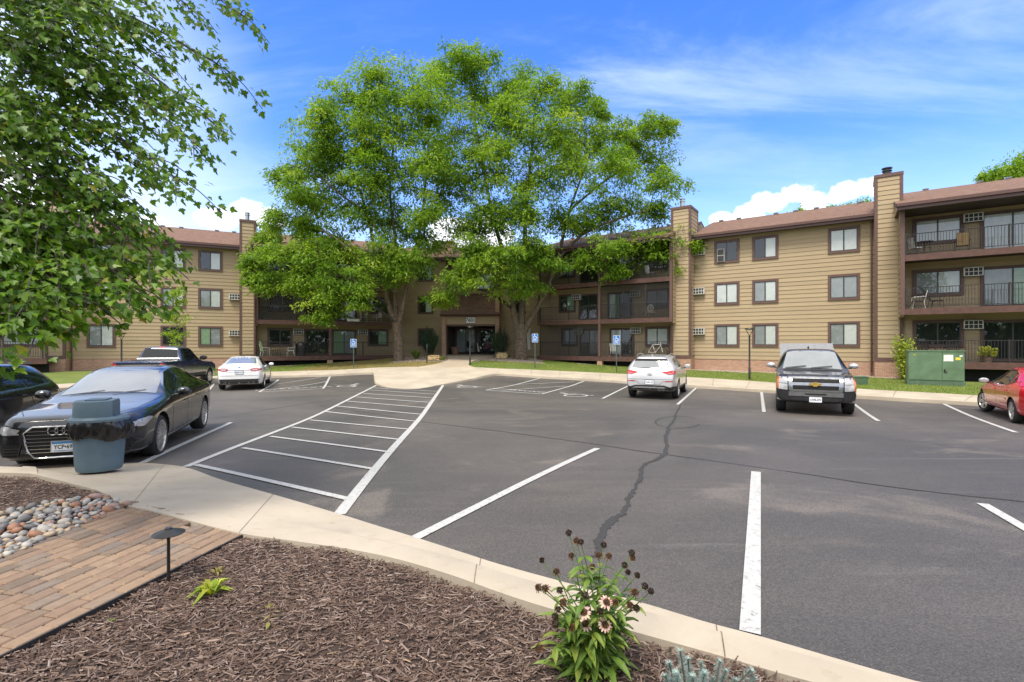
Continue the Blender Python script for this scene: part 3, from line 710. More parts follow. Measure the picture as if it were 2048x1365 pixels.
# river stones, each its own object
sm = []
for k in range(9):
    mb = MB(); mb.ell((0, 0, 0), (1, random.uniform(.62, .85), random.uniform(.45, .65)), n=10, k=7)
    ph = [random.uniform(0, 6) for _ in range(4)]
    mb.v = [(x * (1 + .10 * math.sin(3 * y + ph[0])), y * (1 + .12 * math.sin(2.5 * x + ph[1])), z * (1 + .12 * math.sin(2 * x + 2 * y + ph[2]))) for x, y, z in mb.v]
    sm.append(mb)
kinds = (('stone_grey', 'grey'), ('stone_pale', 'pale whitish grey'), ('stone_rust', 'rust orange'), ('stone_dark', 'dark charcoal'), ('stone_rose', 'dull pink'), ('stone_tan', 'tan'))
SME = {(k, m): sm[k].mesh('river_stone', m, smooth=3.0) for k in range(9) for m, _ in kinds}
pl = []; tries = 0
while len(pl) < 298 and tries < 26000:
    tries += 1
    u_, v_ = random.uniform(-90, 262), random.uniform(990, 1135); p = gp(u_, v_, FZ)
    if not inrock(p.x, p.y): continue
    r = random.choice((.026, .033, .040, .047, .058)) * random.uniform(.85, 1.15)
    if any((p.x - q[0]) ** 2 + (p.y - q[1]) ** 2 < (.80 * (r + q[2])) ** 2 for q in pl): continue
    pl.append((p.x, p.y, r))
for x, y, r in pl:
    kd = random.choices(kinds, (34, 18, 11, 12, 10, 15))[0]
    o = link('river_stone', SME[(random.randrange(9), kd[0])]); o.location = (x, y, .135 + r * .38); o.scale = (r, r, r)
    o.rotation_euler = (random.gauss(0, .25), random.gauss(0, .25), random.uniform(0, 6.28))
    tag(o, 'smooth %s river stone in the cobble bed beside the brick path' % kd[1], 'stone', 'river stones in the cobble bed')
# ============================================================ APARTMENT BUILDING
class Fr:
    """frame of one facade: x along the wall (to the viewer's right), -y out of it, z up"""
    def __init__(s, ox, oy, deg):
        s.O = Vector((ox, oy)); a = R(deg); s.d = Vector((math.cos(a), math.sin(a))); s.y = Vector((-math.sin(a), math.cos(a)))
        s.M = Matrix.Translation((ox, oy, 0)) @ Matrix.Rotation(a, 4, 'Z')
    def D(s, u, off): t = (u - U0) / F; return (s.O.dot(s.y) - off) / (s.y.x * t + s.y.y)
    def s(s, u, off=0):
        D = s.D(u, off); t = (u - U0) / F; return (Vector((t * D, D)) - s.O).dot(s.d)
    def z(s, v, u, off=0): return EYE + (V0 - v) / F * s.D(u, off)
    def P(s, x, y, z): return s.M @ Vector((x, y, z))
RW, LWF, EN = Fr(*RWO, RWA), Fr(*LWO, LWA), Fr(-3.36, 41, -4.5)
B = thing('apartment_building', (0, 0, 0), 'three-storey tan lap-sided apartment building with brown balconies and shingle roofs', 'apartment building')
def part(mb, name, mats, fr, parent=None, smooth=False):
    return mb.build(name, mats, parent or B, fr.M if parent is None else None, smooth)
def lap(mb, s0, s1, z0, z1, y, ex=.254, th=.03, ax='x', sg=-1, mi=0):
    """overlapping boards facing -y (ax x) or facing +-x at a constant x (ax y)"""
    z = z0
    while z < z1 - .01:
        zt = min(z + ex, z1)
        if ax == 'x':
            mb.quad((s0, y - th, z), (s1, y - th, z), (s1, y - .004, zt), (s0, y - .004, zt), mi)
            mb.quad((s0, y, z), (s1, y, z), (s1, y - th, z), (s0, y - th, z), mi)
        else:
            a, b = (s0, s1)
            mb.quad((y + sg * th, a, z), (y + sg * th, b, z), (y + sg * .004, b, zt), (y + sg * .004, a, zt), mi)
            mb.quad((y, a, z), (y, b, z), (y + sg * th, b, z), (y + sg * th, a, z), mi)
        z = zt
WIN = {}
def window(fr, sc, zc, w, h, y=0, L='blind_grey', Rr='blind_white', trim=.125, mull=.5):
    """trim boards, dark sliding sash, glass and what hangs behind it"""
    mb = MB(); x0, x1, z0, z1 = -w / 2, w / 2, -h / 2, h / 2; t = trim
    mb.box(x0, x1, -.075, .0, z1 - t, z1); mb.box(x0, x1, -.078, .0, z0, z0 + t)
    mb.box(x0, x0 + t, -.072, .0, z0 + t, z1 - t); mb.box(x1 - t, x1, -.072, .0, z0 + t, z1 - t)
    M_ = fr.M @ Matrix.Translation((sc, y, zc))
    o = mb.build('window', 'trim', B, M_)
    a0, a1, b0, b1 = x0 + t, x1 - t, z0 + t, z1 - t; f = .045; mx = a0 + (a1 - a0) * mull
    sb = MB(); sb.box(a0, a1, -.058, -.02, b1 - f, b1); sb.box(a0, a1, -.06, -.02, b0, b0 + f); sb.box(a0, a0 + f, -.056, -.02, b0 + f, b1 - f); sb.box(a1 - f, a1, -.056, -.02, b0 + f, b1 - f); sb.box(mx - .032, mx + .032, -.054, -.02, b0 + f, b1 - f)
    sb.build('sash', 'sash', o)
    gb = MB(); gb.quad((a0, -.046, b0), (a1, -.046, b0), (a1, -.046, b1), (a0, -.046, b1)); gb.build('pane', 'pane', o)
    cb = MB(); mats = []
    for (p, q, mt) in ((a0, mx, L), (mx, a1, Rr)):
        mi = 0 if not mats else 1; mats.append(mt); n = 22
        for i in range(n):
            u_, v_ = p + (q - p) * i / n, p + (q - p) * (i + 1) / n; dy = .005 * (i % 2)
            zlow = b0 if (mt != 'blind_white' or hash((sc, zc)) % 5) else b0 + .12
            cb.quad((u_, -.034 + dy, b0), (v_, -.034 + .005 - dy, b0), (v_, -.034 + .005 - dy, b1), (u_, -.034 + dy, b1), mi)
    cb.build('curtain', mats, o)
    return o
def aircon(fr, sc, zc, y=0, w=.72, h=.44, dep=.28, dark=False):
    mb = MB(); x0, x1, z0, z1 = -w / 2, w / 2, -h / 2, h / 2; t = .035
    mb.box(x0, x1, -dep + .02, .0, z0, z1, 1)
    mb.box(x0, x1, -dep, -dep + .04, z1 - t, z1); mb.box(x0, x1, -dep, -dep + .04, z0, z0 + t); mb.box(x0, x0 + t, -dep, -dep + .04, z0, z1); mb.box(x1 - t, x1, -dep, -dep + .04, z0, z1)
    mb.box(x0, x1, -dep + .002, -dep + .02, -.016, .016)
    for k in (.25, .5, .75): mb.box(x0 + w * k - .014, x0 + w * k + .014, -dep + .003, -dep + .021, z0, z1)
    mb.box(x0 - .012, x0, -dep + .01, 0, z0, z1); mb.box(x1, x1 + .012, -dep + .01, 0, z0, z1)
    o = mb.build('air_conditioner', ['white_metal', 'grille_dark'], B, fr.M @ Matrix.Translation((sc, y, zc)))
    return o
def glassdoor(fr, sc, zf, y=0, w=1.9, h=2.05, L='room_dark', Rr='blind_grey'):
    return window(fr, sc, zf + h / 2 + .02, w, h, y, L, Rr, .10)
def chimney(fr, s0, s1, yf, z0, ztop, yback=.9, flare=0.0, flue='galv'):
    mb = MB(); lap(mb, s0 + .12, s1 - .12, z0 + .25, ztop - .18, yf, mi=0)
    for side, x in ((-1, s0), (1, s1)):
        if not (flare and side < 0): lap(mb, yf + .10, yback, z0 + .25, ztop - .18, x, ax='y', sg=side)
    mb.box(s0 + .02, s1 - .02, yf + .02, yback, z0, ztop - .1)
    o = part(mb, 'chimney', 'siding', fr)
    tb = MB()
    for x in (s0, s1): tb.box(x - .035 if x == s0 else x - .115, x + .115 if x == s0 else x + .035, yf - .045, yf + .09, z0 + .26, ztop - .17)
    tb.box(s0 - .03, s1 + .03, yf - .04, yf + .06, z0 + .02, z0 + .25)
    tb.box(s0 - .05, s1 + .05, yf - .06, yback + .04, ztop - .17, ztop); tb.box(s1 - .09, s1 + .036, yback - .1, yback + .03, z0 + 4, ztop - .172)
    tb.build('chimney_trim', 'trim', o)
    cx, cy = (s0 + s1) / 2 - .05, yf + .55; fb = MB()
    if flue == 'galv': fb.lathe([(.15, 0), (.15, .42), (.19, .43), (.19, .5), (.13, .52), (.13, .6), (.19, .61), (.19, .64), (0, .66)], 16, c=(cx, cy, ztop))
    else: fb.lathe([(.19, 0), (.19, .1), (.24, .12), (.24, .16), (.17, .18), (.17, .24), (.24, .26), (.24, .3), (.17, .32), (.17, .38), (.25, .4), (.25, .45), (0, .47)], 16, c=(cx, cy, ztop))
    fb.build('flue', 'galv' if flue == 'galv' else 'flue_dark', o, smooth=.6)
    return o
def roof(fr, s0, s1, ye, ze, yr, zr, back=6.0):
    """pitched slab from the eave to the ridge and down behind, with its gable ends closed"""
    L = math.hypot(yr - ye, zr - ze); a = math.atan2(zr - ze, yr - ye)
    M_ = fr.M @ Matrix.Translation((s0, ye, ze)) @ Matrix.Rotation(a, 4, 'X')
    mb = MB(); mb.box(0, s1 - s0, 0, L, -.12, 0)
    o = mb.build('roof', 'shingle', B, M_)
    inv = M_.inverted() @ fr.M
    bb = MB(); yb = yr + back; zb = zr - (zr - ze) * back / (yr - ye)
    bb.add([(s0, yr, zr - .004), (s1, yr, zr - .004), (s1, yb, zb), (s0, yb, zb)], [[0, 1, 2, 3]])
    for x in (s0 + .04, s1 - .04):
        bb.add([(x, ye + .25, ze - .02), (x, yr, zr - .06), (x, yb, zb - .02), (x, yb, ze - .5), (x, ye + .25, ze - .12)], [[0, 1, 2, 3, 4]], 1)
    bb.build('back_slope', ['shingle', 'siding'], o, inv)
    gb = MB(); gb.box(s0 - .02, s1 + .02, ye - .10, ye + .015, ze - .14, ze + .012); gb.box(s0, s1, ye + .016, ye + .05, ze - .3, ze - .10)
    gb.build('gutter', 'gutter', o, inv)
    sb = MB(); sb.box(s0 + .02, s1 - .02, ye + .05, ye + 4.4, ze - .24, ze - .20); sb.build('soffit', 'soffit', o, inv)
    rb = MB()
    for x in (s0, s1):
        sg = 1 if x == s1 else -1
        rb.add([(x + sg * .03, ye, ze - .18), (x + sg * .03, ye, ze + .01), (x + sg * .03, yr, zr + .01), (x + sg * .03, yr, zr - .18), (x - sg * .02, ye, ze - .18), (x - sg * .02, ye, ze + .01), (x - sg * .02, yr, zr + .01), (x - sg * .02, yr, zr - .18)],
               [[0, 1, 2, 3], [4, 7, 6, 5], [1, 5, 6, 2], [0, 3, 7, 4]])
    rb.build('rake_board', 'trim', o, inv)
    n = int((s1 - s0) / 1.25)
    for i in range(n):
        x = (i + .5) * 1.25
        if (i * 7 + int(s0)) % 10 < 3: continue
        vb = MB(); vb.box(x - .14, x + .14, L - .42, L - .12, .004, .10); vb.box(x - .16, x + .16, L - .45, L - .1, .10, .125); vb.build('roof_vent', 'galv', o)
    return o
def railing(fr, s0, s1, y, z0, h=1.06, n_post=5, side=None):
    mb = MB(); mb.box(s0, s1, y - .02, y + .02, z0 + h - .035, z0 + h); mb.box(s0, s1, y - .016, y + .016, z0 + .08, z0 + .11)
    n = int((s1 - s0) / .115)
    for i in range(n + 1):
        x = s0 + (s1 - s0) * i / n; mb.box(x - .0085, x + .0085, y - .008, y + .008, z0 + .11, z0 + h - .035)
    for i in range(n_post):
        x = s0 + .03 + (s1 - s0 - .06) * i / (n_post - 1); mb.box(x - .028, x + .028, y - .028, y + .028, z0, z0 + h + .03)
    return mb
FLO = (.60, 3.27, 6.0)            # underside of the three balcony decks
def balcony_section(fr, s0, s1, yb, yf, n_unit, plan, screens=(), post_s=(), wall_l=True, wall_r=True, zc=8.75, brick=True):
    """recessed bay: back wall, end walls, three decks with railings, windows, doors and coolers per unit"""
    mb = MB(); lap(mb, s0, s1, .8, zc, yb)
    part(mb, 'back_wall', 'siding', fr)
    for x, on, sg in ((s0, wall_l, 1), (s1, wall_r, -1)):
        if on:
            wb = MB()
            lap(wb, yf + .1, yb, 3.2, zc, x + sg * .06, ax='y', sg=sg); lap(wb, yf + .1, yb, 3.2, zc, x - sg * .06, ax='y', sg=-sg)
            wb.box(x - .055, x + .055, yf + .1, yb, 3.2, zc); part(wb, 'end_wall', 'siding', fr)
    for k, zb in enumerate(FLO):
        db = MB(); db.box(s0 - .08, s1 + .08, yf, yf + .05, zb - (0 if k else .02), zb + .31); db.box(s0 - .06, s1 + .06, yf + .051, yb, zb + .12, zb + .29, 1)
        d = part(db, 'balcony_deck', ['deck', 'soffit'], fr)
        railing(fr, s0 + .1, s1 - .1, yf + .05, zb + .31, n_post=2 * n_unit + 1).build('railing', 'rail', d)
    for x in [s0, s1] + list(post_s):
        pb = MB(); pb.box(x - .09, x + .09, yf - .035, yf + .14, 3.27 if x in (s0, s1) else .91, zc); part(pb, 'balcony_post', 'trim', fr)
    for x in list(post_s):
        qb = MB(); qb.box(x - .2, x + .2, yf + .02, yf + .3, -.3, .58); part(qb, 'brick_pier', 'brick', fr)
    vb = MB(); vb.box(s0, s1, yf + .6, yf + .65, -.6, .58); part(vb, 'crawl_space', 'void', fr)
    ub = MB(); ub.box(s0, s1, yb + .02, yb + .1, -.3, .81); part(ub, 'foundation', 'brick', fr)
    for k, zb in enumerate(FLO):
        zf = zb + .31
        for it in plan[k]:
            if it[0] == 'w': window(fr, it[1], zf + 1.42, it[2], 1.42, yb - .03, it[3], it[4])
            elif it[0] == 'd': glassdoor(fr, it[1], zf, yb - .03, it[2], L=it[3], Rr=it[4])
            elif it[0] == 'a': aircon(fr, it[1], zf + 1.86, yb - .03)
    for k, a, b_, zt in screens:
        zf = FLO[k] + .31; hh = zt; qb = MB(); qb.quad((a, yf + .10, zf), (b_, yf + .10, zf), (b_, yf + .10, zf + hh), (a, yf + .10, zf + hh))
        s_ = part(qb, 'insect_screen', 'screen_mesh', fr); fb = MB(); n = 3
        for i in range(n + 1):
            x = a + (b_ - a) * i / n; fb.box(x - .02, x + .02, yf + .085, yf + .115, zf, zf + hh)
        fb.box(a, b_, yf + .088, yf + .112, zf + 1.04, zf + 1.08); fb.build('screen_frame', 'sash', s_)
def downspout(fr, x, y, z0, z1, kick=.0):
    mb = MB(); mb.tube([(x, y - .3, z1 + .1), (x, y - .06, z1 - .2), (x, y - .06, z0 + .2), (x, y - .25, z0 + .02)], .045, 6); return part(mb, 'downspout', 'gutter', fr)

# ---------------- right wing
sA0, sA1 = RW.s(1077, 1.7), RW.s(1342, 1.7)
c1l, c1r = RW.s(1352, .9) - .3, RW.s(1381, .9)
c2l, c2r = RW.s(1750, .9), RW.s(1805, .9)
sB0 = RW.s(1805, 2.7); sB1 = sB0 + 15.5
mb = MB(); lap(mb, c1r, c2l, .8, 8.85, 0); part(mb, 'wall', 'siding', RW)
mb = MB(); mb.box(c1r, c2l, .0, .3, -.5, .8); mb.box(c1l, c1r + .02, -.92, .2, -.5, .82); mb.box(c2l - .02, c2r + .02, -.92, .2, -.5, .82); part(mb, 'brick_base', 'brick', RW)
mb = MB(); mb.box(c1r, c2l, .06, 9, -.4, 8.9); part(mb, 'wall_core', 'siding', RW)
wz = (2.36, 5.11, 7.86)
colA, colB, colC = RW.s(1453.7), RW.s(1530.5), RW.s(1687.5)
wA = RW.s(1478.9) - RW.s(1428.6); wB = RW.s(1557) - RW.s(1504.5); wC = RW.s(1719.7) - RW.s(1655.4)
for z, la in zip(wz, (('blind_grey', 'blind_white'), ('blind_white', 'blind_white'), ('room_dark', 'room_dark'))): window(RW, colA, z, wA, 1.5, 0, *la)
for z, la in zip(wz, (('blind_grey', 'blind_white'), ('blind_grey', 'blind_white'), ('room_dark', 'blind_white'))): window(RW, colB, z, wB, 1.5, 0, *la)
for z, la in zip(wz, (('blind_grey', 'blind_white'), ('blind_grey', 'blind_grey'), ('blind_white', 'blind_white'))): window(RW, colC, z, wC, 1.5, 0, *la)
o = MB().box(-.22, .22, -.2, -.078, -.42, .42).box(-.2, .2, -.212, -.2, .02, .40, 1).box(-.2, .2, -.212, -.2, -.40, -.02, 1).build('air_conditioner', ['white_metal', 'grille_dark'], B, RW.M @ Matrix.Translation((colA - wA * .22, 0, 7.62)))
acs = RW.s(1399)
for z in (2.66, 5.36, 8.0): aircon(RW, acs, z, 0)
chimney(RW, c1l, c1r, -.9, .8, 11.05)
chimney(RW, c2l, c2r, -.9, .8, 11.1, flue='dark')
roof(RW, c1r - .1, c2l + .25, -.65, 9.06, 6, 11.3)
U = (sA1 - sA0) / 2; mid = sA0 + U
def u2s(fr, u): return fr.s(u, 0)
planR = {0: [('w', u2s(RW, 1140), 1.5, 'blind_grey', 'room_dark'), ('a', u2s(RW, 1158)), ('d', u2s(RW, 1180), 1.7, 'room_dark', 'blind_grey'), ('d', u2s(RW, 1244), 1.9, 'blind_white', 'room_dark'), ('a', u2s(RW, 1274)), ('w', u2s(RW, 1315), 1.75, 'blind_white', 'blind_white')],
         1: [('w', u2s(RW, 1135), 1.5, 'room_dark', 'blind_green'), ('a', u2s(RW, 1155)), ('d', u2s(RW, 1178), 1.7, 'room_dark', 'room_dark'), ('d', u2s(RW, 1240), 1.9, 'blind_green', 'room_dark'), ('a', u2s(RW, 1273)), ('w', u2s(RW, 1315), 1.75, 'room_dark', 'room_dark')],
         2: [('w', u2s(RW, 1135), 1.5, 'room_dark', 'blind_grey'), ('a', u2s(RW, 1157)), ('d', u2s(RW, 1180), 1.7, 'room_dark', 'room_dark'), ('d', u2s(RW, 1240), 1.9, 'room_dark', 'blind_grey'), ('a', u2s(RW, 1273)), ('w', u2s(RW, 1315), 1.75, 'blind_grey', 'room_dark')]}
balcony_section(RW, sA0, sA1, 0, -1.7, 2, planR, screens=((0, sA0 + .1, mid - .1, 2.3), (1, mid + .1, sA1 - .1, 2.4)), post_s=(mid,))
roof(RW, sA0 - 1.5, c1l + .25, -2.3, 8.95, 6, 11.5)
mb = MB(); lap(mb, sA0 - 4, sA0, .8, 8.8, 0); part(mb, 'wall', 'siding', RW)
downspout(RW, sA1 + .12, -1.75, .3, 3.2); downspout(RW, c2l - .14, -.1, .0, 8.8)
def uo(u): return RW.s(u, .8)
sw = uo(1947) - uo(1843)
planO = {}
for k in range(3):
    L1, R1 = (('room_dark', 'room_dark'), ('blind_grey', 'blind_white'), ('blind_white', 'blind_white'))[k]  # curtain colours paint in reflections: bright sky on top floor, dark on ground floor
    L2, R2 = (('room_dark', 'room_dark'), ('blind_grey', 'blind_green'), ('blind_white', 'blind_white'))[k]
    xw, xa, xd = uo(1875), uo(1945), uo(2025)
    planO[k] = [('w', xw, 2.05, L1, R1), ('a', xa), ('d', xd, 2.35, L2, R2), ('d', xd + 5.2, 2.35, L2, R2), ('a', xd + 7.4), ('w', xd + 9.2, 2.0, L1, R1)]
balcony_section(RW, sB0, sB1, -.8, -2.7, 2, planO, post_s=(sB0 + 7.7,))
roof(RW, c2r - .35, sB1 + .5, -3.2, 8.84, 6, 11.55)
mb = MB(); mb.box(sA0 - 3, sB1, .14, 10, -.4, 8.7); part(mb, 'wall_core', 'siding', RW)

# ---------------- left wing
d1l, d1r = LWF.s(480, .9), LWF.s(511, .9)
d2l, d2r = LWF.s(92, .9), LWF.s(130, .9)
mb = MB(); lap(mb, d2r, d1l, .8, 8.85, 0); part(mb, 'wall', 'siding', LWF)
mb = MB(); mb.box(d2r, d1l, .0, .3, -.7, .8); mb.box(d1l - .02, d1r + .02, -.92, .2, -.7, .82); mb.box(d2l - .02, d2r + .02, -.92, .2, -.7, .82); part(mb, 'brick_base', 'brick', LWF)
eA, eB, eC = LWF.s(203), LWF.s(346.6), LWF.s(421)
vA = LWF.s(231.6) - LWF.s(174); vB = LWF.s(371.7) - LWF.s(321.5); vC = LWF.s(445.4) - LWF.s(396.7)
for z, la in zip(wz, (('blind_grey', 'blind_white'), ('blind_white', 'blind_white'), ('room_dark', 'blind_white'))): window(LWF, eA, z, vA, 1.62, 0, *la)
for z, la in zip(wz, (('room_dark', 'room_dark'), ('blind_grey', 'blind_white'), ('room_dark', 'blind_white'))): window(LWF, eB, z, vB, 1.5, 0, *la)
for z, la in zip(wz, (('blind_green', 'blind_grey'), ('blind_grey', 'blind_white'), ('room_dark', 'blind_white'))): window(LWF, eC, z, vC, 1.5, 0, *la)
for z in (2.62, 5.3): aircon(LWF, LWF.s(470), z, 0)
chimney(LWF, d1l, d1r, -.9, .8, 10.95); chimney(LWF, d2l, d2r, -.9, .8, 11.1)
roof(LWF, d2r - .2, d1l + .15, -.65, 9.06, 6, 11.3)
sC0, sC1 = LWF.s(513, 1.7), LWF.s(792, 1.7); midL = (sC0 + sC1) / 2
def ul(u): return LWF.s(u, 0)
planL = {0: [('w', ul(560), 1.75, 'room_dark', 'room_dark'), ('a', ul(597)), ('d', ul(637), 2.1, 'room_dark', 'room_dark'), ('d', ul(688), 1.9, 'blind_green', 'blind_grey'), ('a', ul(725)), ('w', ul(756), 1.7, 'room_dark', 'blind_green')],
         1: [('w', ul(560), 1.75, 'room_dark', 'room_dark'), ('a', ul(597)), ('d', ul(637), 2.1, 'room_dark', 'room_dark'), ('d', ul(690), 1.9, 'room_dark', 'blind_grey'), ('a', ul(723)), ('w', ul(758), 1.7, 'room_dark', 'room_dark')],
         2: [('w', ul(560), 1.75, 'blind_grey', 'room_dark'), ('a', ul(597)), ('d', ul(637), 2.1, 'room_dark', 'blind_grey'), ('d', ul(690), 1.9, 'room_dark', 'blind_grey'), ('a', ul(723)), ('w', ul(758), 1.7, 'room_dark', 'room_dark')]}
balcony_section(LWF, sC0, sC1, 0, -1.7, 2, planL, screens=((1, sC0 + .1, midL - .1, 2.35), (2, sC0 + .1, midL - .1, 2.35)), post_s=(midL,))
roof(LWF, d1r - .25, sC1 + 1.5, -2.3, 8.95, 6, 11.5)
mb = MB(); lap(mb, sC1, sC1 + 5, .8, 8.8, 0); part(mb, 'wall', 'siding', LWF)
downspout(LWF, sC0 - .1, -1.75, .3, 8.6); downspout(LWF, d2r + .12, -.1, .0, 8.8)
sD1 = LWF.s(90, 2.7); sD0 = sD1 - 15
planD = {k: [('d', sD0 + 2.6, 2.3, 'blind_grey', 'room_dark'), ('a', sD0 + 4.7), ('w', sD0 + 6.3, 2, 'blind_white', 'room_dark'), ('d', sD1 - 5.6, 2.3, 'blind_white', 'blind_grey'), ('a', sD1 - 3.7), ('w', sD1 - 1.7, 2, 'blind_white', 'blind_white')] for k in range(3)}
balcony_section(LWF, sD0, sD1, -.8, -2.7, 2, planD, post_s=(sD0 + 7.5,))
roof(LWF, sD0 - .5, d2l + .35, -3.2, 8.84, 6, 11.55)
mb = MB(); mb.box(sD0, sC1 + 4, .14, 10, -.6, 8.7); part(mb, 'wall_core', 'siding', LWF)

# ---------------- entrance block between the wings
mb = MB(); lap(mb, -6.6, -2.32, .6, 9, 1.2); lap(mb, 2.32, 6.3, .6, 9, 1.2); lap(mb, -2.32, 2.32, 5.9, 9, 2.0); part(mb, 'entrance_wall', 'siding', EN)
mb = MB(); mb.box(-2.36, -2.04, -.35, 1.19, .2, 4.25); mb.box(2.04, 2.36, -.35, 1.19, .2, 6.1); part(mb, 'entrance_pier', 'brick', EN)
mb = MB(); lap(mb, -2.04, 2.04, 3.42, 4.18, -.2, th=.025); mb.box(-2.04, 2.04, -.19, .1, 3.38, 4.2); part(mb, 'entrance_fascia', 'siding', EN)
mb = MB(); mb.box(-2.04, 2.04, -.215, .1, 3.27, 3.415); part(mb, 'entrance_beam', 'trim', EN)
M_ = EN.M @ Matrix.Translation((-2.45, -.55, 4.24)) @ Matrix.Rotation(math.atan2(1.9, 2.5), 4, 'X')
mb = MB(); mb.box(0, 4.9, 0, 3.15, -.1, 0); aw = mb.build('awning_roof', 'shingle', B, M_)
mb = MB(); mb.box(-.02, 4.92, -.05, -.002, -.2, .012); mb.build('fascia_board', 'gutter', aw)
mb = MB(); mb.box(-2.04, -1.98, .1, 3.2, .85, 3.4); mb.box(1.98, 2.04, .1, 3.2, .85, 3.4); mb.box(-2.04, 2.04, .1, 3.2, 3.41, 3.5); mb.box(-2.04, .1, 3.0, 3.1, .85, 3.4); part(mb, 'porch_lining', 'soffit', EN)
window(EN, 1.05, 2.05, 1.95, 2.3, 2.9, 'room_dark', 'room_dark', .08); window(EN, -.95, 2.1, 1.8, 2.2, 3.0, 'blind_grey', 'blind_grey', .07)
window(EN, .8, 7.2, 1.9, 1.6, 1.97, 'room_dark', 'blind_grey'); window(EN, (849 - U0) / F * 42.2 + 3.3, 2.4, 1.35, 1.5, 1.17, 'room_dark', 'room_dark'); window(EN, (849 - U0) / F * 42.2 + 3.3, 5.1, 1.35, 1.5, 1.17, 'room_dark', 'blind_white'); window(EN, (849 - U0) / F * 42.2 + 3.3, 7.85, 1.35, 1.5, 1.17, 'room_dark', 'blind_grey')
window(EN, 4.1, 5.1, 1.3, 1.5, 1.17, 'room_dark', 'blind_grey'); window(EN, 4.1, 7.85, 1.3, 1.5, 1.17, 'room_dark', 'room_dark')
roof(EN, -7.5, 7.2, .55, 9.05, 6, 10.95)
mb = MB(); lap(mb, -3.7, -1.9, 9.4, 10.65, 2.2); lap(mb, 2.2, 4, 9.4, 10.65, -1.9, ax='y', sg=1); mb.box(-3.68, -1.92, 2.22, 4, 9, 10.6); rb_ = part(mb, 'roof_dormer', 'siding', EN); MB().box(-3.78, -1.82, 2.1, 4, 10.62, 10.74).build('cap', 'trim', rb_)
mb = MB(); mb.box(-6.6, 6.3, 1.4, 9, -.2, 8.9); 
mb = MB(); mb.box(-6.6, -2.06, 1.4, 9, -.2, 8.9); mb.box(2.06, 6.3, 1.4, 9, -.2, 8.9); mb.box(-2.06, 2.06, 3.6, 9, -.2, 8.9); mb.box(-2.06, 2.06, 2.2, 3.6, 3.6, 8.9); part(mb, 'wall_core', 'soffit', EN)
sg = MB(); sg.box(-.40, .40, -.262, -.226, 3.52, 3.98, 0); sg.box(-.44, .44, -.25, -.225, 3.48, 4.02, 1); hn = sg.build('house_number_sign', ['sign_white', 'plastic_black'], B, EN.M)
text_mesh('house_number', '7601', .40, 'plastic_black', hn, mtx((1, 0, 0), (0, 0, 1), (0, -1, 0), (0, -.265, 3.75)), .003, .006)
mb = MB(); mb.box(-.3, .3, -.25, 0, -.9, .9); mb.tube([(.45, -.08, -1.4), (.45, -.08, 1.3)], .05, 6); mb.build('meter_cabinet', 'white_metal', B, EN.M @ Matrix.Translation((4.75, 1.15, 2.25)))

# ---------------- furniture on the balconies
def chair(name, fr, x, y, z, rz, label, cat, seat='plastic_black', frame='rail', group=None, back_h=.5, recline=.25, round_=False, sc=1.0):
    p = fr.P(x, y, z); a = math.atan2(fr.d.y, fr.d.x) + rz
    t = thing(name, p, label, cat, group, a); t.scale = (sc, sc, sc)
    mb = MB(); mb.box(-.24, .24, -.24, .22, .40, .435); mb.build('seat', seat, t)
    bb = MB(); w = .24
    if round_:
        pr = [(.25 * math.cos(q), .22 + .02, .70 + .25 * math.sin(q)) for q in np.linspace(0, 6.28, 15)]; bb.tube(pr, .016, 5, caps=False)
        for k in range(-3, 4): hh = math.sqrt(max(0, .0625 - (k * .065) ** 2)); bb.box(k * .065 - .014, k * .065 + .014, .235, .245, .70 - hh, .70 + hh)
    else:
        n = 6
        for k in range(n):
            x0 = -w + 2 * w * k / n; z0, z1 = .45, .45 + back_h; y0, y1 = .22, .22 + back_h * recline
            bb.quad((x0 + .008, y0, z0), (x0 + 2 * w / n - .008, y0, z0), (x0 + 2 * w / n - .008, y1, z1), (x0 + .008, y1, z1))
        bb.tube([(-w, .22, .4), (-w, .22 + back_h * recline, .45 + back_h), (w, .22 + back_h * recline, .45 + back_h), (w, .22, .4)], .014, 5, 1)
    bb.build('backrest', [seat, frame] if not round_ else seat, t)
    for sx in (-1, 1):
        for sy in (-1, 1):
            lb = MB(); lb.tube([(sx * .25, sy * .2, .43), (sx * .27, sy * .26, 0)], .014, 5); lb.build('leg', frame, t)
        lb = MB(); lb.tube([(sx * .26, -.22, .42), (sx * .28, -.22, .63), (sx * .28, .2, .65), (sx * .26, .26, .6)], .015, 5); lb.build('armrest', frame, t)
    return t
def table(name, fr, x, y, z, r, h, label, mat='rail'):
    t = thing(name, fr.P(x, y, z), label, 'table'); MB().lathe([(0, h - .02), (r, h - .02), (r, h), (0, h)], 18).build('table_top', mat, t)
    for k in range(4):
        a = k * 1.57 + .78; MB().tube([(r * .55 * math.cos(a), r * .55 * math.sin(a), h - .02), (r * .75 * math.cos(a), r * .75 * math.sin(a), 0)], .014, 5).build('leg', 'rail', t)
    return t
Z1, Z2, Z3 = FLO[0] + .29, FLO[1] + .29, FLO[2] + .29
chair('patio_chair', LWF, LWF.s(530, 1.2), -1.1, Z1, 1.9, 'green striped patio chair with white frame on the ground balcony behind the white car', 'chair', 'canvas_green', 'white_frame', back_h=.65)
chair('patio_chair', LWF, LWF.s(582, 1.2), -1.1, Z1, -1.7, 'white patio chair facing the green striped one across a small wooden table', 'chair', 'canvas_white', 'white_frame', back_h=.65)
table('patio_table', LWF, LWF.s(553, 1.2), -1.0, Z1, .4, .55, 'small wooden table between the green and the white patio chair', 'wood')
g = thing('covered_grill', LWF.P(LWF.s(602, 1.2), -1.1, Z1), 'grill under a dark cover on the ground balcony right of the white patio chair', 'grill')
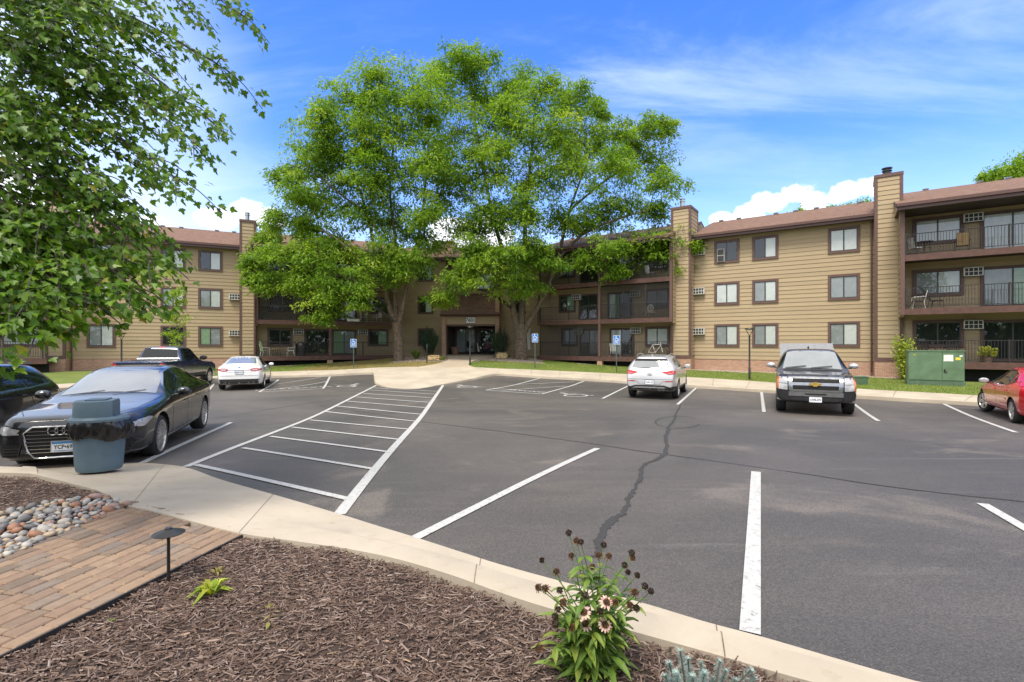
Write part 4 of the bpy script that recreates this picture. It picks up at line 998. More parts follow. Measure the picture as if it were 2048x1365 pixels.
MB().lathe([(.36, 0), (.38, .5), (.42, .75), (.34, .95), (.15, 1.04), (0, 1.05)], 14, sy=.75).build('cover', 'plastic_black', g, smooth=1.0)
MB().tube([(-.46, 0, .7), (-.36, 0, .72), (.36, 0, .72), (.46, 0, .7)], .02, 5).build('handle', 'rail', g)
chair('patio_chair', LWF, LWF.s(728, 1.2), -1.1, Z2, 1.3, 'left one of two pale slatted chairs on the second-floor balcony by the left tree trunk', 'chair', 'white_frame', 'white_frame')
chair('patio_chair', LWF, LWF.s(755, 1.2), -1.0, Z2, -1.2, 'right one of two pale slatted chairs on the second-floor balcony by the left tree trunk', 'chair', 'white_frame', 'white_frame')
def planter(fr, x, y, z, label, mat='white_frame', w=.45):
    t = thing('planter_box', fr.P(x, y, z), label, 'planter', None, math.atan2(fr.d.y, fr.d.x))
    MB().box(-w, w, -.09, .09, 0, .17).box(-w - .02, w + .02, -.11, .11, .171, .2).build('trough', mat, t)
    return t
planter(LWF, LWF.s(706, 1.7), -1.85, Z2 + .02, 'white window box on the edge of the second-floor deck above the parking sign')
chair('bistro_chair', RW, RW.s(1304, 1.2), -1.15, Z2, 2.9, 'white round-backed bistro chair behind the second-floor railing near the brick chimney end', 'chair', 'white_frame', 'rail', round_=True)
chair('patio_chair', RW, RW.s(1300, 1.2), -1.1, Z3, 2.6, 'pale woven chair on the top balcony behind the drooping branch of the right tree', 'chair', 'canvas_white', 'rail')
chair('patio_chair', RW, RW.s(1228, 1.2), -1.0, Z1, 2.9, 'white chair on the ground balcony behind the blue parking sign nearest the silver car', 'chair', 'white_frame', 'white_frame')
bk = thing('bicycle', RW.P(RW.s(1310, 1.4), -1.3, Z1), 'white bicycle leaning behind the ground-floor railing above the silver car', 'bicycle', None, math.atan2(RW.d.y, RW.d.x))
fb = MB()
for a, b_ in (((-.5, .34), (-.2, .85)), ((-.2, .85), (.35, .88)), ((.35, .88), (.5, .34)), ((-.5, .34), (0, .32)), ((0, .32), (-.24, .95)), ((0, .32), (.36, .8))): fb.tube([(a[0], 0, a[1]), (b_[0], 0, b_[1])], .02, 6)
fb.build('frame', 'white_frame', bk); MB().tube([(.3, -.25, 1.05), (.34, 0, .95), (.3, .25, 1.05)], .014, 5).build('handlebar', 'white_frame', bk); MB().box(-.36, -.12, -.06, .06, .95, 1.0).build('saddle', 'plastic_black', bk)
for x in (-.5, .5):
    wb_ = MB(); wb_.tube([(x + .33 * math.cos(q), 0, .34 + .33 * math.sin(q)) for q in np.linspace(0, 6.283, 20)], .02, 5, caps=False)
    for q in np.linspace(0, 6.28, 9)[:-1]: wb_.tube([(x, 0, .34), (x + .33 * math.cos(q), 0, .34 + .33 * math.sin(q))], .003, 3)
    wb_.build('wheel', 'plastic_black', bk)
chair('patio_chair', RW, RW.s(1832, 2), -2.1, Z3, 2.2, 'dark metal chair with pale cushion at the left end of the top right balcony', 'chair', 'canvas_white', 'rail')
table('bistro_table', RW, RW.s(1848, 2), -2.0, Z3, .38, .72, 'round black bistro table on the top right balcony left of the tan chair')
bx = chair('club_chair', RW, RW.s(1925, 1.8), -1.7, Z3, 3.14, 'tan canvas club chair on the top right balcony under the white cooler', 'chair', 'canvas_tan', 'plastic_black', back_h=.55)
chair('lounge_chair', RW, RW.s(1872, 2), -2.0, Z2, 1.2, 'dark sling lounge chair tilted back on the middle right balcony', 'chair', 'plastic_black', 'rail', back_h=.75, recline=.6)
chair('patio_chair', RW, RW.s(1836, 2), -2.0, Z2, -1.5, 'dark patio chair at the left end of the middle right balcony, pale bag beside it', 'chair', 'grille_dark', 'white_metal')
chair('bistro_chair', RW, RW.s(1910, 2), -2.0, Z1, .2, 'dark round-backed chair on the ground balcony right of the vine', 'chair', 'rail', 'rail', round_=True, sc=1.15)
chair('bistro_chair', RW, RW.s(1853, 2), -1.8, Z1, .4, 'dark round-backed chair half hidden behind the vine on the ground balcony', 'chair', 'rail', 'rail', round_=True, sc=1.1)
pt2 = thing('flower_pot', RW.P(RW.s(1918, 2), -2.0, Z1), 'low pot on the ground balcony', 'pot') if False else None
# entrance porch
pp = thing('planter_pot', EN.P(-1.45, .7, .95), 'large brown tapered pot just inside the entrance porch', 'pot')
MB().lathe([(0, 0), (.26, 0), (.36, .5), (.40, .52), (.40, .60), (.33, .60), (.32, .52), (0, .5)], 18).build('pot_body', 'pot', pp, smooth=.6)
wc = thing('wheelchair', EN.P(1.15, .9, .95), 'wheelchair with maroon back parked at the right of the entrance porch', 'wheelchair', None, R(150))
MB().box(-.23, .23, -.22, .22, .46, .5).build('seat', 'maroon', wc); MB().box(-.23, .23, -.26, -.23, .5, .95).build('backrest', 'maroon', wc)
for sx in (-1, 1):
    q = MB(); q.tube([(sx * .29, -.1 + .3 * math.cos(a), .31 + .3 * math.sin(a)) for a in np.linspace(0, 6.283, 22)], .016, 5, caps=False)
    for a in np.linspace(0, 6.28, 9)[:-1]: q.tube([(sx * .29, -.1, .31), (sx * .29, -.1 + .3 * math.cos(a), .31 + .3 * math.sin(a))], .004, 3)
    q.build('wheel', 'plastic_black', wc); q = MB(); q.tube([(sx * .25, .32 + .09 * math.cos(a), .1 + .09 * math.sin(a)) for a in np.linspace(0, 6.283, 12)], .014, 5, caps=False); q.build('caster', 'plastic_black', wc)
    q = MB(); q.tube([(sx * .25, -.28, 1.0), (sx * .25, -.24, .46), (sx * .25, .25, .46), (sx * .22, .4, .15)], .015, 5); q.tube([(sx * .26, -.22, .7), (sx * .26, .15, .7)], .025, 5); q.build('side_frame', 'rail', wc)
ms_ = thing('mobility_scooter', EN.P(-.05, 1.3, .95), 'dark mobility scooter with pale front cover standing by the entrance door', 'scooter', None, R(-60))
MB().box(-.28, .28, -.5, .55, .12, .2).build('deck', 'plastic_black', ms_); MB().box(-.22, .22, -.45, -.05, .55, .65).box(-.22, .22, -.5, -.42, .65, 1.1).build('seat', 'plastic_black', ms_)
MB().tube([(0, .55, .2), (0, .42, .95)], [.09, .04], 8).build('front_cover', 'white_metal', ms_); MB().tube([(-.28, .36, 1.0), (0, .42, .97), (.28, .36, 1.0)], .016, 5).build('handlebar', 'rail', ms_)
for x, y in ((0, .5), (-.26, -.4), (.26, -.4)): MB().lathe([(0, -.05), (.13, -.05), (.15, 0), (.13, .05), (0, .05)], 14, c=(0, 0, 0)).build('wheel', 'rubber', ms_, Matrix.Translation((x, y, .15)) @ Matrix.Rotation(R(90), 4, 'Y'))
# ============================================================ TREES
def unit(n):
    v = RNG.normal(size=(n, 3)); return v / np.linalg.norm(v, axis=1)[:, None]
def leaf_quads(P, D, L, W, droop=0.0, up=.5):
    """one folded diamond leaf per point: P base, D direction, length L, width W"""
    n = len(P); L = np.broadcast_to(L, n)[:, None]; W = np.broadcast_to(W, n)[:, None]
    N = unit(n) * (1 - up) + np.array([0, 0, up]); S = np.cross(D, N); S /= np.linalg.norm(S, axis=1)[:, None] + 1e-9
    a = P; b = P + D * L * .5 + S * W; c = P + D * L; d = P + D * L * .5 - S * W
    return np.stack([a, b, c, d], 1)
def limb(mb, pts, r0, r1, n=7, seg=5):
    P = catmull(pts, seg); k = len(P)
    mb.tube(P, [r0 + (r1 - r0) * (i / (k - 1)) ** .8 for i in range(k)], n, caps=True); return P
def locust(label, base, trunk_limbs, clumps, depth, seed, lpc=1.0, drop=1.0):
    """clumps: (u, v, r px) seen from the viewpoint at the tree's own distance; each filled with twigs and leaf sprays"""
    rnd = random.Random(seed); bx, by, bz = base
    t = thing('honey_locust_tree', base, label, 'tree', None)
    tb = MB(); nodes = []
    for pts, r0, r1 in trunk_limbs:
        P = limb(tb, [Vector(p) - Vector(base) for p in pts], r0, r1, 10, 6)
        nodes += [(p + Vector(base), r0 + (r1 - r0) * i / len(P)) for i, p in enumerate(P) if i > 6]
    PTS, DIR = [], []
    br = MB()
    clumps = sorted(clumps, key=lambda c: (c[0] - (bx / by * F + U0)) ** 2 + (c[1] - 600) ** 2)
    for (u, v, r, *dz) in clumps:
        dd = dz[0] if dz else rnd.uniform(-depth, depth * .45)
        D = by + dd; C = at(u, v, D); rad = r * D / F
        # branch from the nearest node that lies below / inside
        best = min(nodes, key=lambda q: (q[0] - C).length + max(0, q[0].z - C.z + .3) * 2.5 + (0 if q[1] > .03 else .6))
        A = best[0]; mid = A.lerp(C, .5) + Vector((rnd.gauss(0, .25), rnd.gauss(0, .25), .18 * (C - A).length)); rr = min(best[1] * .62, .035 + .018 * (C - A).length)
        P = limb(br, [A - Vector(base), mid - Vector(base), C - Vector(base)], rr, .022, 6, 6)
        nodes += [(p + Vector(base), rr * .7) for p in P[3:]]
        nsub = int(9 + 5.2 * rad * rad)
        for s in range(nsub):
            th = rnd.uniform(0, 6.283); cz = rnd.uniform(-.85, 1); q = math.sqrt(1 - min(1, cz * cz)) ; rr2 = rad * rnd.choice((rnd.uniform(.35, .8), rnd.uniform(.8, 1.38)))
            S = C + Vector((math.cos(th) * q * rr2, math.sin(th) * q * rr2, cz * rr2 * .75))
            m2 = C.lerp(S, .5) + Vector((0, 0, .12 * rr2))
            limb(br, [C - Vector(base), m2 - Vector(base), S - Vector(base)], .022, .006, 4, 3)
            nl = int(rnd.uniform(30, 116) * lpc); sr = rad * rnd.uniform(.17, .38) + .11
            loc = np.clip(RNG.normal(size=(nl, 3)), -1.9, 1.9) * np.array([sr * .72, sr * .72, sr * .36]); hr = np.linalg.norm(loc[:, :2], axis=1)
            loc[:, 2] -= hr * hr / (sr + .1) * .45 * drop
            PTS.append(loc + np.array(S)); out = loc * np.array([1, 1, .2]) + RNG.normal(size=(nl, 3)) * .22 * sr + np.array([0, 0, -.55 * sr * drop])
            DIR.append(out / (np.linalg.norm(out, axis=1)[:, None] + 1e-9))
    P = np.concatenate(PTS); Dv = np.concatenate(DIR); n = len(P)
    # a spray = three leaflets fanned off one point
    Q = []
    for k in range(2):
        d2 = Dv + RNG.normal(size=(n, 3)) * .38; d2 /= np.linalg.norm(d2, axis=1)[:, None]
        Q.append(leaf_quads(P + RNG.normal(size=(n, 3)) * .05, d2, RNG.uniform(.17, .34, n), RNG.uniform(.030, .056, n), up=.6))
    V = np.concatenate(Q).reshape(-1, 3) - np.array(base)
    clump_t = RNG.normal(.48, .2, len(PTS)); tint = np.concatenate([np.full(len(p), c) for p, c in zip(PTS, clump_t)]); tint = np.clip(np.tile(tint, 2) + RNG.normal(0, .16, 2 * n), 0, 1)
    tb.build('trunk', 'bark', t, smooth=1.2); br.build('branches', 'bark_dark', t, smooth=1.2)
    np_mesh('crown', V, 4, 'locust_leaf', tint, t)
    return t, n * 2
def A_(u, v, D): return at(u, v, D)
bL = gp(797, 722, lambda x, y: lawn_z(x, y)); DL = bL.y
limbsL = [([bL - Vector((0, 0, .3)), A_(797, 700, DL), A_(795, 670, DL), A_(792, 645, DL)], .42, .33),
          ([A_(793, 655, DL), A_(780, 620, DL), A_(768, 575, DL), A_(752, 520, DL - .5), A_(735, 430, DL - .8), A_(700, 330, DL - 1)], .24, .06),
          ([A_(794, 655, DL), A_(791, 610, DL + .2), A_(789, 560, DL + .2), A_(790, 480, DL), A_(780, 380, DL), A_(790, 260, DL)], .24, .05),
          ([A_(795, 655, DL), A_(806, 610, DL - .2), A_(815, 565, DL - .3), A_(835, 480, DL - .4), A_(850, 380, DL - .5), A_(858, 260, DL - .5)], .22, .05),
          ([A_(768, 575, DL), A_(720, 520, DL - 2), A_(660, 470, DL - 2.6), A_(590, 440, DL - 2)], .14, .05),
          ([A_(735, 430, DL - .8), A_(670, 380, DL - 2), A_(610, 330, DL - 2)], .10, .04)]
bR = gp(1042, 719, lambda x, y: lawn_z(x, y)); DR_ = bR.y
limbsR = [([bR - Vector((0, 0, .3)), A_(1042, 700, DR_), A_(1041, 675, DR_), A_(1040, 650, DR_)], .60, .48),
          ([A_(1036, 665, DR_), A_(1028, 630, DR_ - .1), A_(1022, 590, DR_ - .2), A_(1010, 520, DR_ - .4), A_(985, 430, DR_ - .5), A_(960, 300, DR_ - .5), A_(940, 180, DR_)], .32, .05),
          ([A_(1042, 665, DR_), A_(1044, 620, DR_ + .3), A_(1046, 570, DR_ + .4), A_(1050, 460, DR_ + .3), A_(1060, 340, DR_), A_(1070, 220, DR_)], .33, .06),
          ([A_(1046, 668, DR_), A_(1066, 630, DR_ - .2), A_(1092, 585, DR_ - .4), A_(1115, 520, DR_ - .6), A_(1140, 420, DR_ - .6), A_(1180, 310, DR_ - .6)], .28, .06),
          ([A_(1115, 520, DR_ - .6), A_(1165, 470, DR_ - 2), A_(1230, 440, DR_ - 3), A_(1300, 420, DR_ - 3)], .14, .05),
          ([A_(1140, 420, DR_ - .6), A_(1200, 370, DR_ - 1.5), A_(1270, 320, DR_ - 2)], .11, .04),
          ([A_(985, 430, DR_ - .5), A_(940, 400, DR_ - 2), A_(905, 340, DR_ - 2)], .10, .04)]
cL = [(760, 165, 52), (828, 178, 52), (690, 205, 50), (642, 240, 44), (720, 258, 60), (800, 262, 62), (862, 215, 50), (612, 308, 48), (680, 332, 58), (770, 345, 62), (852, 325, 55), (588, 385, 40),
      (640, 412, 52), (565, 432, 32), (722, 425, 55), (800, 440, 52), (855, 420, 40), (528, 500, 34), (585, 500, 42, -3), (512, 556, 27, -3), (560, 568, 36, -3), (640, 515, 50, -3.5), (702, 560, 42, -3.5), (655, 590, 38, -3.8), (640, 632, 20, -3.8),
      (762, 505, 48, -2), (828, 520, 42, -2), (722, 600, 20, -3.5), (602, 560, 36, -3), (790, 545, 30, -2), (850, 480, 36, -1), (745, 300, 40), (690, 480, 40, -2), (620, 460, 30, -2), (505, 520, 22, -3),
      (735, 210, 40), (655, 285, 40), (735, 370, 44, -2), (575, 345, 28), (545, 465, 26)]
cR = [(925, 112, 40), (965, 128, 34), (890, 150, 42), (952, 190, 52), (1030, 180, 48), (1098, 185, 52), (1158, 195, 38), (1005, 250, 60), (1085, 262, 62), (1165, 262, 54), (918, 265, 54), (1232, 272, 36), (1292, 255, 38), (1322, 245, 24),
      (1222, 330, 52), (1292, 325, 48), (1332, 368, 34), (1142, 345, 60), (1062, 360, 58), (965, 350, 58), (1005, 430, 55, -3), (940, 445, 48, -3), (1052, 490, 50, -3.5), (985, 520, 52, -4), (920, 555, 38, -4), (885, 600, 26, -4), (1095, 520, 36, -3),
      (1182, 425, 48, -2), (1252, 405, 44, -2), (1212, 500, 40, -3.5), (1278, 482, 42, -3.5), (1335, 482, 34, -4), (1388, 492, 20, -4.5), (1355, 528, 22, -4), (1242, 545, 22, -3.5), (1165, 520, 26, -2.5), (1010, 560, 36, -3.5), (1060, 565, 26, -3), (1120, 440, 44, -1),
      (880, 330, 44), (900, 390, 40, -2), (1045, 425, 40, -3.5), (1260, 300, 30), (1310, 420, 32, -2.5), (985, 300, 44), (1130, 300, 44), (950, 500, 40, -4), (1305, 510, 30, -4), (1030, 210, 40), (1200, 220, 26)]
_, n1 = locust('large honey locust with two rising limbs on the dry grass left of the entrance', bL, limbsL, cL, 3.6, 3)
_, n2 = locust('largest honey locust, thick furrowed trunk on green grass right of the entrance', bR, limbsR, cR, 3.6, 4)

# ------------------------------------------------------------ maple boughs over the left foreground
ML = [(0, 0), (.10, .10), (.30, .04), (.24, .18), (.50, .30), (.34, .36), (.38, .52), (.20, .48), (.16, .70), (0, 1.0)]
MLF = np.array([(x, y) for x, y in ML] + [(-x, y) for x, y in ML[-2:0:-1]])   # full outline of a five-lobed leaf
mb_base = Vector((-7.4, 6.2, .1)); mt = thing('maple_tree', mb_base, 'maple tree reaching its drooping leafy boughs in from the left foreground', 'tree')
tb = MB(); rel = lambda p: Vector(p) - mb_base
limb(tb, [Vector((0, 0, -.1)), Vector((.05, 0, 1.2)), Vector((-.05, .1, 2.8)), Vector((.1, 0, 5)), Vector((0, -.2, 8)), Vector((.1, 0, 10))], .24, .06, 12, 6)
tb.build('trunk', 'bark', mt, smooth=1.2)
br = MB(); LP, LD, LS, LT = [], [], [], []
rm = random.Random(21)
def twig(pts, r0, leaves, size=.115, spread=.13):
    P = limb(br, [rel(p) for p in pts], r0, .004, 5, 7); k = len(P)
    for i in range(leaves):
        f = rm.uniform(.12, 1) ** .85; j = min(k - 2, int(f * (k - 1))); p = P[j].lerp(P[j + 1], rm.random()) + mb_base
        ax = (P[j + 1] - P[j]).normalized(); sd = Vector((rm.gauss(0, 1), rm.gauss(0, 1), rm.gauss(-.25, .6))); sd = (sd - ax * sd.dot(ax)).normalized()
        q = p + sd * rm.uniform(.02, spread) + ax * rm.uniform(-.03, .06)
        d = (sd * .45 + ax * .55 + Vector((.55 + rm.gauss(0, .25), rm.gauss(-.1, .3), -.55 + rm.gauss(0, .2)))).normalized()
        LP.append(q); LD.append(d); LS.append(size * rm.uniform(.65, 1.15)); LT.append(rm.random())
def bough(tip, D0, start, n_tw, leaves, r=.022, size=.115, tl=.8):
    T_ = at(tip[0], tip[1], tip[2]); S_ = Vector(start); mid = S_.lerp(T_, .5) + Vector((0, 0, .22))
    P = catmull([S_, mid, T_], 14); twig([S_, mid, T_], r, int(leaves * .8), size)
    for i in range(n_tw):
        f = .22 + .76 * (i + rm.random()) / n_tw; b = P[min(len(P) - 1, int(f * (len(P) - 1)))]; ax = (T_ - S_).normalized()
        L = tl * rm.uniform(.5, 1.1) * (1.15 - .55 * f); sg = 1 if i % 2 else -1
        side = ax.cross(Vector((0, 0, 1))).normalized() * sg; d = (ax * .75 + side * .65 + Vector((0, 0, rm.uniform(-.45, .15)))).normalized()
        e = b + d * L; e.z -= .12 * L; twig([b, b.lerp(e, .5) + Vector((0, 0, .05)), e], .007, int(leaves * .42 * (L + .35)), size)
tips = [(500, 42, 5.6), (470, 150, 5.4), (445, 262, 5.2), (405, 300, 5.0), (372, 372, 4.8), (300, 350, 5.2), (250, 395, 4.6), (395, 30, 6.2), (300, 15, 5.6), (330, 120, 5.8), (345, 215, 5.6), (255, 270, 5.0), (200, 150, 5.0), (205, 40, 5.6), (230, 210, 5.8), 
        (150, 320, 4.8), (60, 260, 4.4), (120, 395, 4.8), (50, 350, 4.4), (322, 540, 4.7), (318, 480, 5.0), (290, 590, 4.5), (255, 600, 4.4), (235, 535, 4.8), (215, 455, 5.2), (130, 500, 4.4), (60, 450, 4.3), (150, 560, 4.4), (165, 610, 4.1), (120, 635, 4.0), (85, 615, 3.9), (60, 640, 3.8), (35, 620, 3.9), (20, 520, 4.0), (95, 655, 3.9), (140, 600, 4.2), (15, 655, 3.8), (200, 590, 4.4), (190, 395, 5.0), (60, 120, 4.8), (120, 60, 4.8), (130, 190, 5.0), (40, 40, 4.6), (200, 95, 5.2), (160, 15, 5.0), (90, 230, 4.7), (280, 60, 5.6)]
for i, (u, v, D) in enumerate(tips):
    T_ = at(u, v, D); L = 1.5 + rm.uniform(0, .9) + max(0, (u - 200) / 240)
    st = T_ + Vector((-L * .88, rm.uniform(-.2, .6), L * rm.uniform(.34, .52)))
    bough((u, v, D), 0, st, 9 + int(L * 2), 66 if u > 230 or v < 320 else 52, size=.115 if u > 180 else .125, tl=.75)
    twig([mb_base + Vector((0, 0, min(9.5, st.z - .3))), (mb_base + Vector((0, 0, st.z))).lerp(st, .55) + Vector((0, 0, .3)), st], .045, 14)
n = len(LP); LP = np.array(LP); LD = np.array(LD); LS = np.array(LS)[:, None, None]
N = unit(n) * .55 + np.array([0, -.12, .62]); S = np.cross(LD, N); S /= np.linalg.norm(S, axis=1)[:, None]; Nn = np.cross(S, LD)
curl = RNG.uniform(.05, .5, n)[:, None, None]
o2 = MLF[None]; LS *= .72; V = LP[:, None] + (S[:, None] * o2[..., :1] * 1.12 + LD[:, None] * o2[..., 1:2] + Nn[:, None] * (np.abs(o2[..., :1]) * curl - .25 * o2[..., 1:2] ** 2 * curl)) * LS
# two half leaves per leaf, hinged on the midrib, so each half is near flat
k = len(ML); right = V[:, :k]; left = np.concatenate([V[:, k - 1:], V[:, :1]], 1)
HV = np.concatenate([right[:, None], left[:, None]], 1).reshape(-1, k, 3) - np.array(mb_base)
tn = np.clip(np.array(LT) * .75 + RNG.normal(0, .1, n) + (RNG.random(n) > .955) * .4, 0, 1)
br.build('branches', 'bark_dark', mt, smooth=1.2)
np_mesh('crown', HV, k, 'maple_leaf', np.repeat(tn, 2), mt)

# ------------------------------------------------------------ trees rising beyond the roofs, sapling
def far_tree(label, u, v, D, rads, group=None):
    c = at(u, v, D); base = Vector((c.x, c.y, .2)); t = thing('background_tree', base, label, 'tree', group)
    tb = MB(); limb(tb, [Vector((0, 0, -.8)), Vector((.1, 0, c.z * .5)), Vector((0, 0, c.z))], .3, .06, 8, 5); Q = []
    for (du, dv, r) in rads:
        C = at(u + du, v + dv, D); rr = r * D / F; n = int(900 * (r / 20) ** 2) + 200
        tb.tube([Vector((0, 0, c.z * .6)), C - base], [.08, .02], 5)
        loc = RNG.normal(size=(n, 3)) * rr * .5; d = unit(n) - np.array([0, 0, .3]); d /= np.linalg.norm(d, axis=1)[:, None]
        Q.append(leaf_quads(loc + np.array(C - base), d, RNG.uniform(.16, .3, n), RNG.uniform(.05, .09, n)))
    tb.build('trunk', 'bark', t, smooth=1.2); V = np.concatenate(Q)
    np_mesh('crown', V.reshape(-1, 3), 4, 'locust_leaf', np.clip(RNG.normal(.5, .2, len(V)), 0, 1), t)
far_tree('bright green tree crown rising behind the roof at the far right edge', 2030, 348, 44, [(0, 0, 28), (-40, 5, 18), (-65, 10, 10), (30, -14, 30), (60, 0, 30), (0, 40, 34)])
far_tree('tree top just showing over the ridge beside the tall right chimney', 1725, 412, 46, [(0, 0, 12), (-30, 6, 10), (-62, 8, 8), (10, 25, 24)])
far_tree('small tree top just showing over the ridge in front of the heaped cloud', 1600, 428, 46, [(0, -2, 9), (-20, 8, 7), (-62, 15, 9), (0, 20, 20)])
sb_ = gp(353, 744, lambda x, y: lawn_z(x, y)); sap = thing('young_birch_tree', sb_, 'thin young tree with sparse pale leaves behind the navy pickup', 'tree')
tb = MB(); top = at(352, 580, sb_.y) - sb_; Q = []
limb(tb, [Vector((0, 0, -.05)), Vector((.12, 0, top.z * .35)), top * .7, top], .05, .008, 6, 6)
for i in range(26):
    f = random.uniform(.28, 1); p = top * f; a = random.uniform(0, 6.28); L = random.uniform(.5, 1.5) * (1.15 - .6 * f)
    e = p + Vector((math.cos(a) * L, math.sin(a) * L, random.uniform(-.1, .5) * L)); tb.tube([p, p.lerp(e, .5) + Vector((0, 0, .06)), e], [.014, .008, .003], 4)
    n = 58; s_ = RNG.random((n, 1)); d = unit(n) - np.array([0, 0, .3]); d /= np.linalg.norm(d, axis=1)[:, None]
    Q.append(leaf_quads(np.array(p) + (np.array(e) - np.array(p)) * s_ + RNG.normal(size=(n, 3)) * .1, d, RNG.uniform(.09, .18, n), RNG.uniform(.03, .055, n)))
tb.build('trunk', 'bark', sap, smooth=1.2); V = np.concatenate(Q); np_mesh('crown', V.reshape(-1, 3), 4, 'locust_leaf', np.clip(RNG.normal(.75, .2, len(V)), 0, 1), sap)

# ------------------------------------------------------------ shrubs and small plants
def juniper(p, h, r, label):
    t = thing('juniper_shrub', p, label, 'shrub'); sb2 = MB(); Q = []
    for i in range(130):
        a = random.uniform(0, 6.28); q = math.sqrt(random.random()) * r * .55; q *= .8; hh = h * random.uniform(.5, 1) * (1.02 - .95 * q / r); b = Vector((math.cos(a) * q * .4, math.sin(a) * q * .4, random.uniform(0, .2 * h)))
        e = Vector((math.cos(a) * (q + .3 * r * random.random()), math.sin(a) * (q + .3 * r * random.random()), hh)); sb2.tube([b, b.lerp(e, .6) + Vector((0, 0, -.05)), e], [.012, .008, .003], 3)
        n = 90; s_ = RNG.random((n, 1)) ** .7; d = np.array((e - b).normalized()) + RNG.normal(size=(n, 3)) * .45; d /= np.linalg.norm(d, axis=1)[:, None]
        Q.append(leaf_quads(np.array(b) + np.array(e - b) * s_ + RNG.normal(size=(n, 3)) * .05, d, RNG.uniform(.07, .15, n), RNG.uniform(.008, .016, n)))
    sb2.build('stems', 'stem_brown', t); V = np.concatenate(Q); np_mesh('foliage', V.reshape(-1, 3), 4, 'juniper_leaf', RNG.random(len(V)), t)
def gl(u, v): return gp(u, v, lambda x, y: lawn_z(x, y))
p = gl(860, 713); juniper(p, 2.7, 1.1, 'upright blue-green juniper left of the entrance porch'); p = gl(1000, 713.5); juniper(p, 2.75, 1.25, 'upright blue-green juniper between the entrance porch and the big tree trunk')
def clump_plant(name, p, label, cat, n, h, r, mat='herb_leaf', wd=.02, lean=.6, parts=True, width_mid=.5):
    t = thing(name, p, label, cat); Q, T_ = [], []
    for i in range(n):
        a = random.uniform(0, 6.28); ln = random.uniform(.15, 1) * lean; L = h * random.uniform(.6, 1.05)
        b = np.array([math.cos(a), math.sin(a), 0]) * r * .18 * random.random(); d = np.array([math.cos(a) * ln, math.sin(a) * ln, 1]); d /= np.linalg.norm(d); s = np.array([-math.sin(a), math.cos(a), 0]) * wd * random.uniform(.7, 1.2)
        m_ = b + d * L * .55; e = m_ + np.array([math.cos(a) * ln, math.sin(a) * ln, .55 - ln * .9]) * L * .45; tt = random.random(); up_ = np.array([0, 0, wd * .35])
        for sg in (-1, 1): Q.append((b, m_ + s * sg + up_, e, m_)); T_.append(tt)
    np_mesh('leaves', np.array(Q), 4, mat, T_, t); return t
clump_plant('daylily_plant', gl(832, 719), 'low strappy green plant at the foot of the left tree trunk', 'plant', 150, 1.05, .9, wd=.03)
clump_plant('hosta_plant', gl(886, 721), 'small broad-leaved green plant beside the walkway on the left', 'plant', 40, .45, .3, 'hosta_leaf', wd=.06, lean=.9)
clump_plant('ground_plant', gl(1016, 717), 'low green plant between the boulder and the big trunk', 'plant', 60, .5, .4, wd=.03)
def boulder(p, sx, sy, sz, label, rz):
    mb = MB(); mb.box(-sx, sx, -sy, sy, 0, sz); bm = bmesh.new(); me = mb.mesh('boulder', 'boulder'); bm.from_mesh(me)
    bmesh.ops.bevel(bm, geom=bm.edges[:], offset=.09, segments=2, affect='EDGES'); bmesh.ops.subdivide_edges(bm, edges=bm.edges[:], cuts=2, use_grid_fill=True)
    for v in bm.verts: v.co += Vector((random.gauss(0, .016), random.gauss(0, .016), random.gauss(0, .014)))
    bm.to_mesh(me); bm.free(); o = link('boulder', me); o.location = p - Vector((0, 0, .06)); o.rotation_euler = (0, 0, rz); tag(o, label, 'boulder')
boulder(gl(868, 721), .48, .3, .42, 'flat tan boulder left of the walkway near the entrance', .1); boulder(gl(1004, 717.5), .42, .32, .5, 'tan squared boulder right of the walkway in front of the juniper', -.1)
# vine and hydrangea by the right balcony
vb = RW.P(RW.s(1806, 2.9), -3.0, .1); t = thing('climbing_vine', vb, 'yellow-green vine climbing the balcony post left of the green utility cabinet', 'vine')
tb = MB(); Q = []
for i in range(9):
    e = Vector((random.uniform(-.45, .55), random.uniform(-.4, .1), random.uniform(1.0, 2.25))); tb.tube([Vector((random.uniform(-.1, .1), 0, 0)), Vector((e.x * .4, -.1, e.z * .6)), e], [.012, .009, .004], 4)
    n = 190; s_ = RNG.random((n, 1)) ** .6; d = unit(n) + np.array([0, 0, -.4]); d /= np.linalg.norm(d, axis=1)[:, None]; Q.append(leaf_quads(np.array(e) * s_ + RNG.normal(size=(n, 3)) * .12, d, RNG.uniform(.08, .15, n), RNG.uniform(.025, .05, n)))
tb.build('stems', 'stem', t); V = np.concatenate(Q); np_mesh('foliage', V.reshape(-1, 3), 4, 'hosta_leaf', RNG.random(len(V)), t)
hp = RW.P(RW.s(1975, 2.2), -2.25, Z1 - .02); t = thing('potted_hydrangea', hp, 'potted plant with pale green rounded heads behind the ground railing above the red car', 'plant')
MB().lathe([(0, 0), (.14, 0), (.2, .3), (.22, .31), (.18, .3), (0, .27)], 14).build('pot', 'pot', t)
Q = []
for i in range(12):
    c = np.array([random.uniform(-.3, .3), random.uniform(-.2, .2), random.uniform(.4, .72)]); n = 130; d = unit(n); Q.append(leaf_quads(c + d * .09, d, RNG.uniform(.03, .06, n), RNG.uniform(.015, .03, n)))
V = np.concatenate(Q); np_mesh('flower_heads', V.reshape(-1, 3), 4, 'hosta_leaf', np.clip(RNG.normal(.8, .2, len(V)), 0, 1), t)
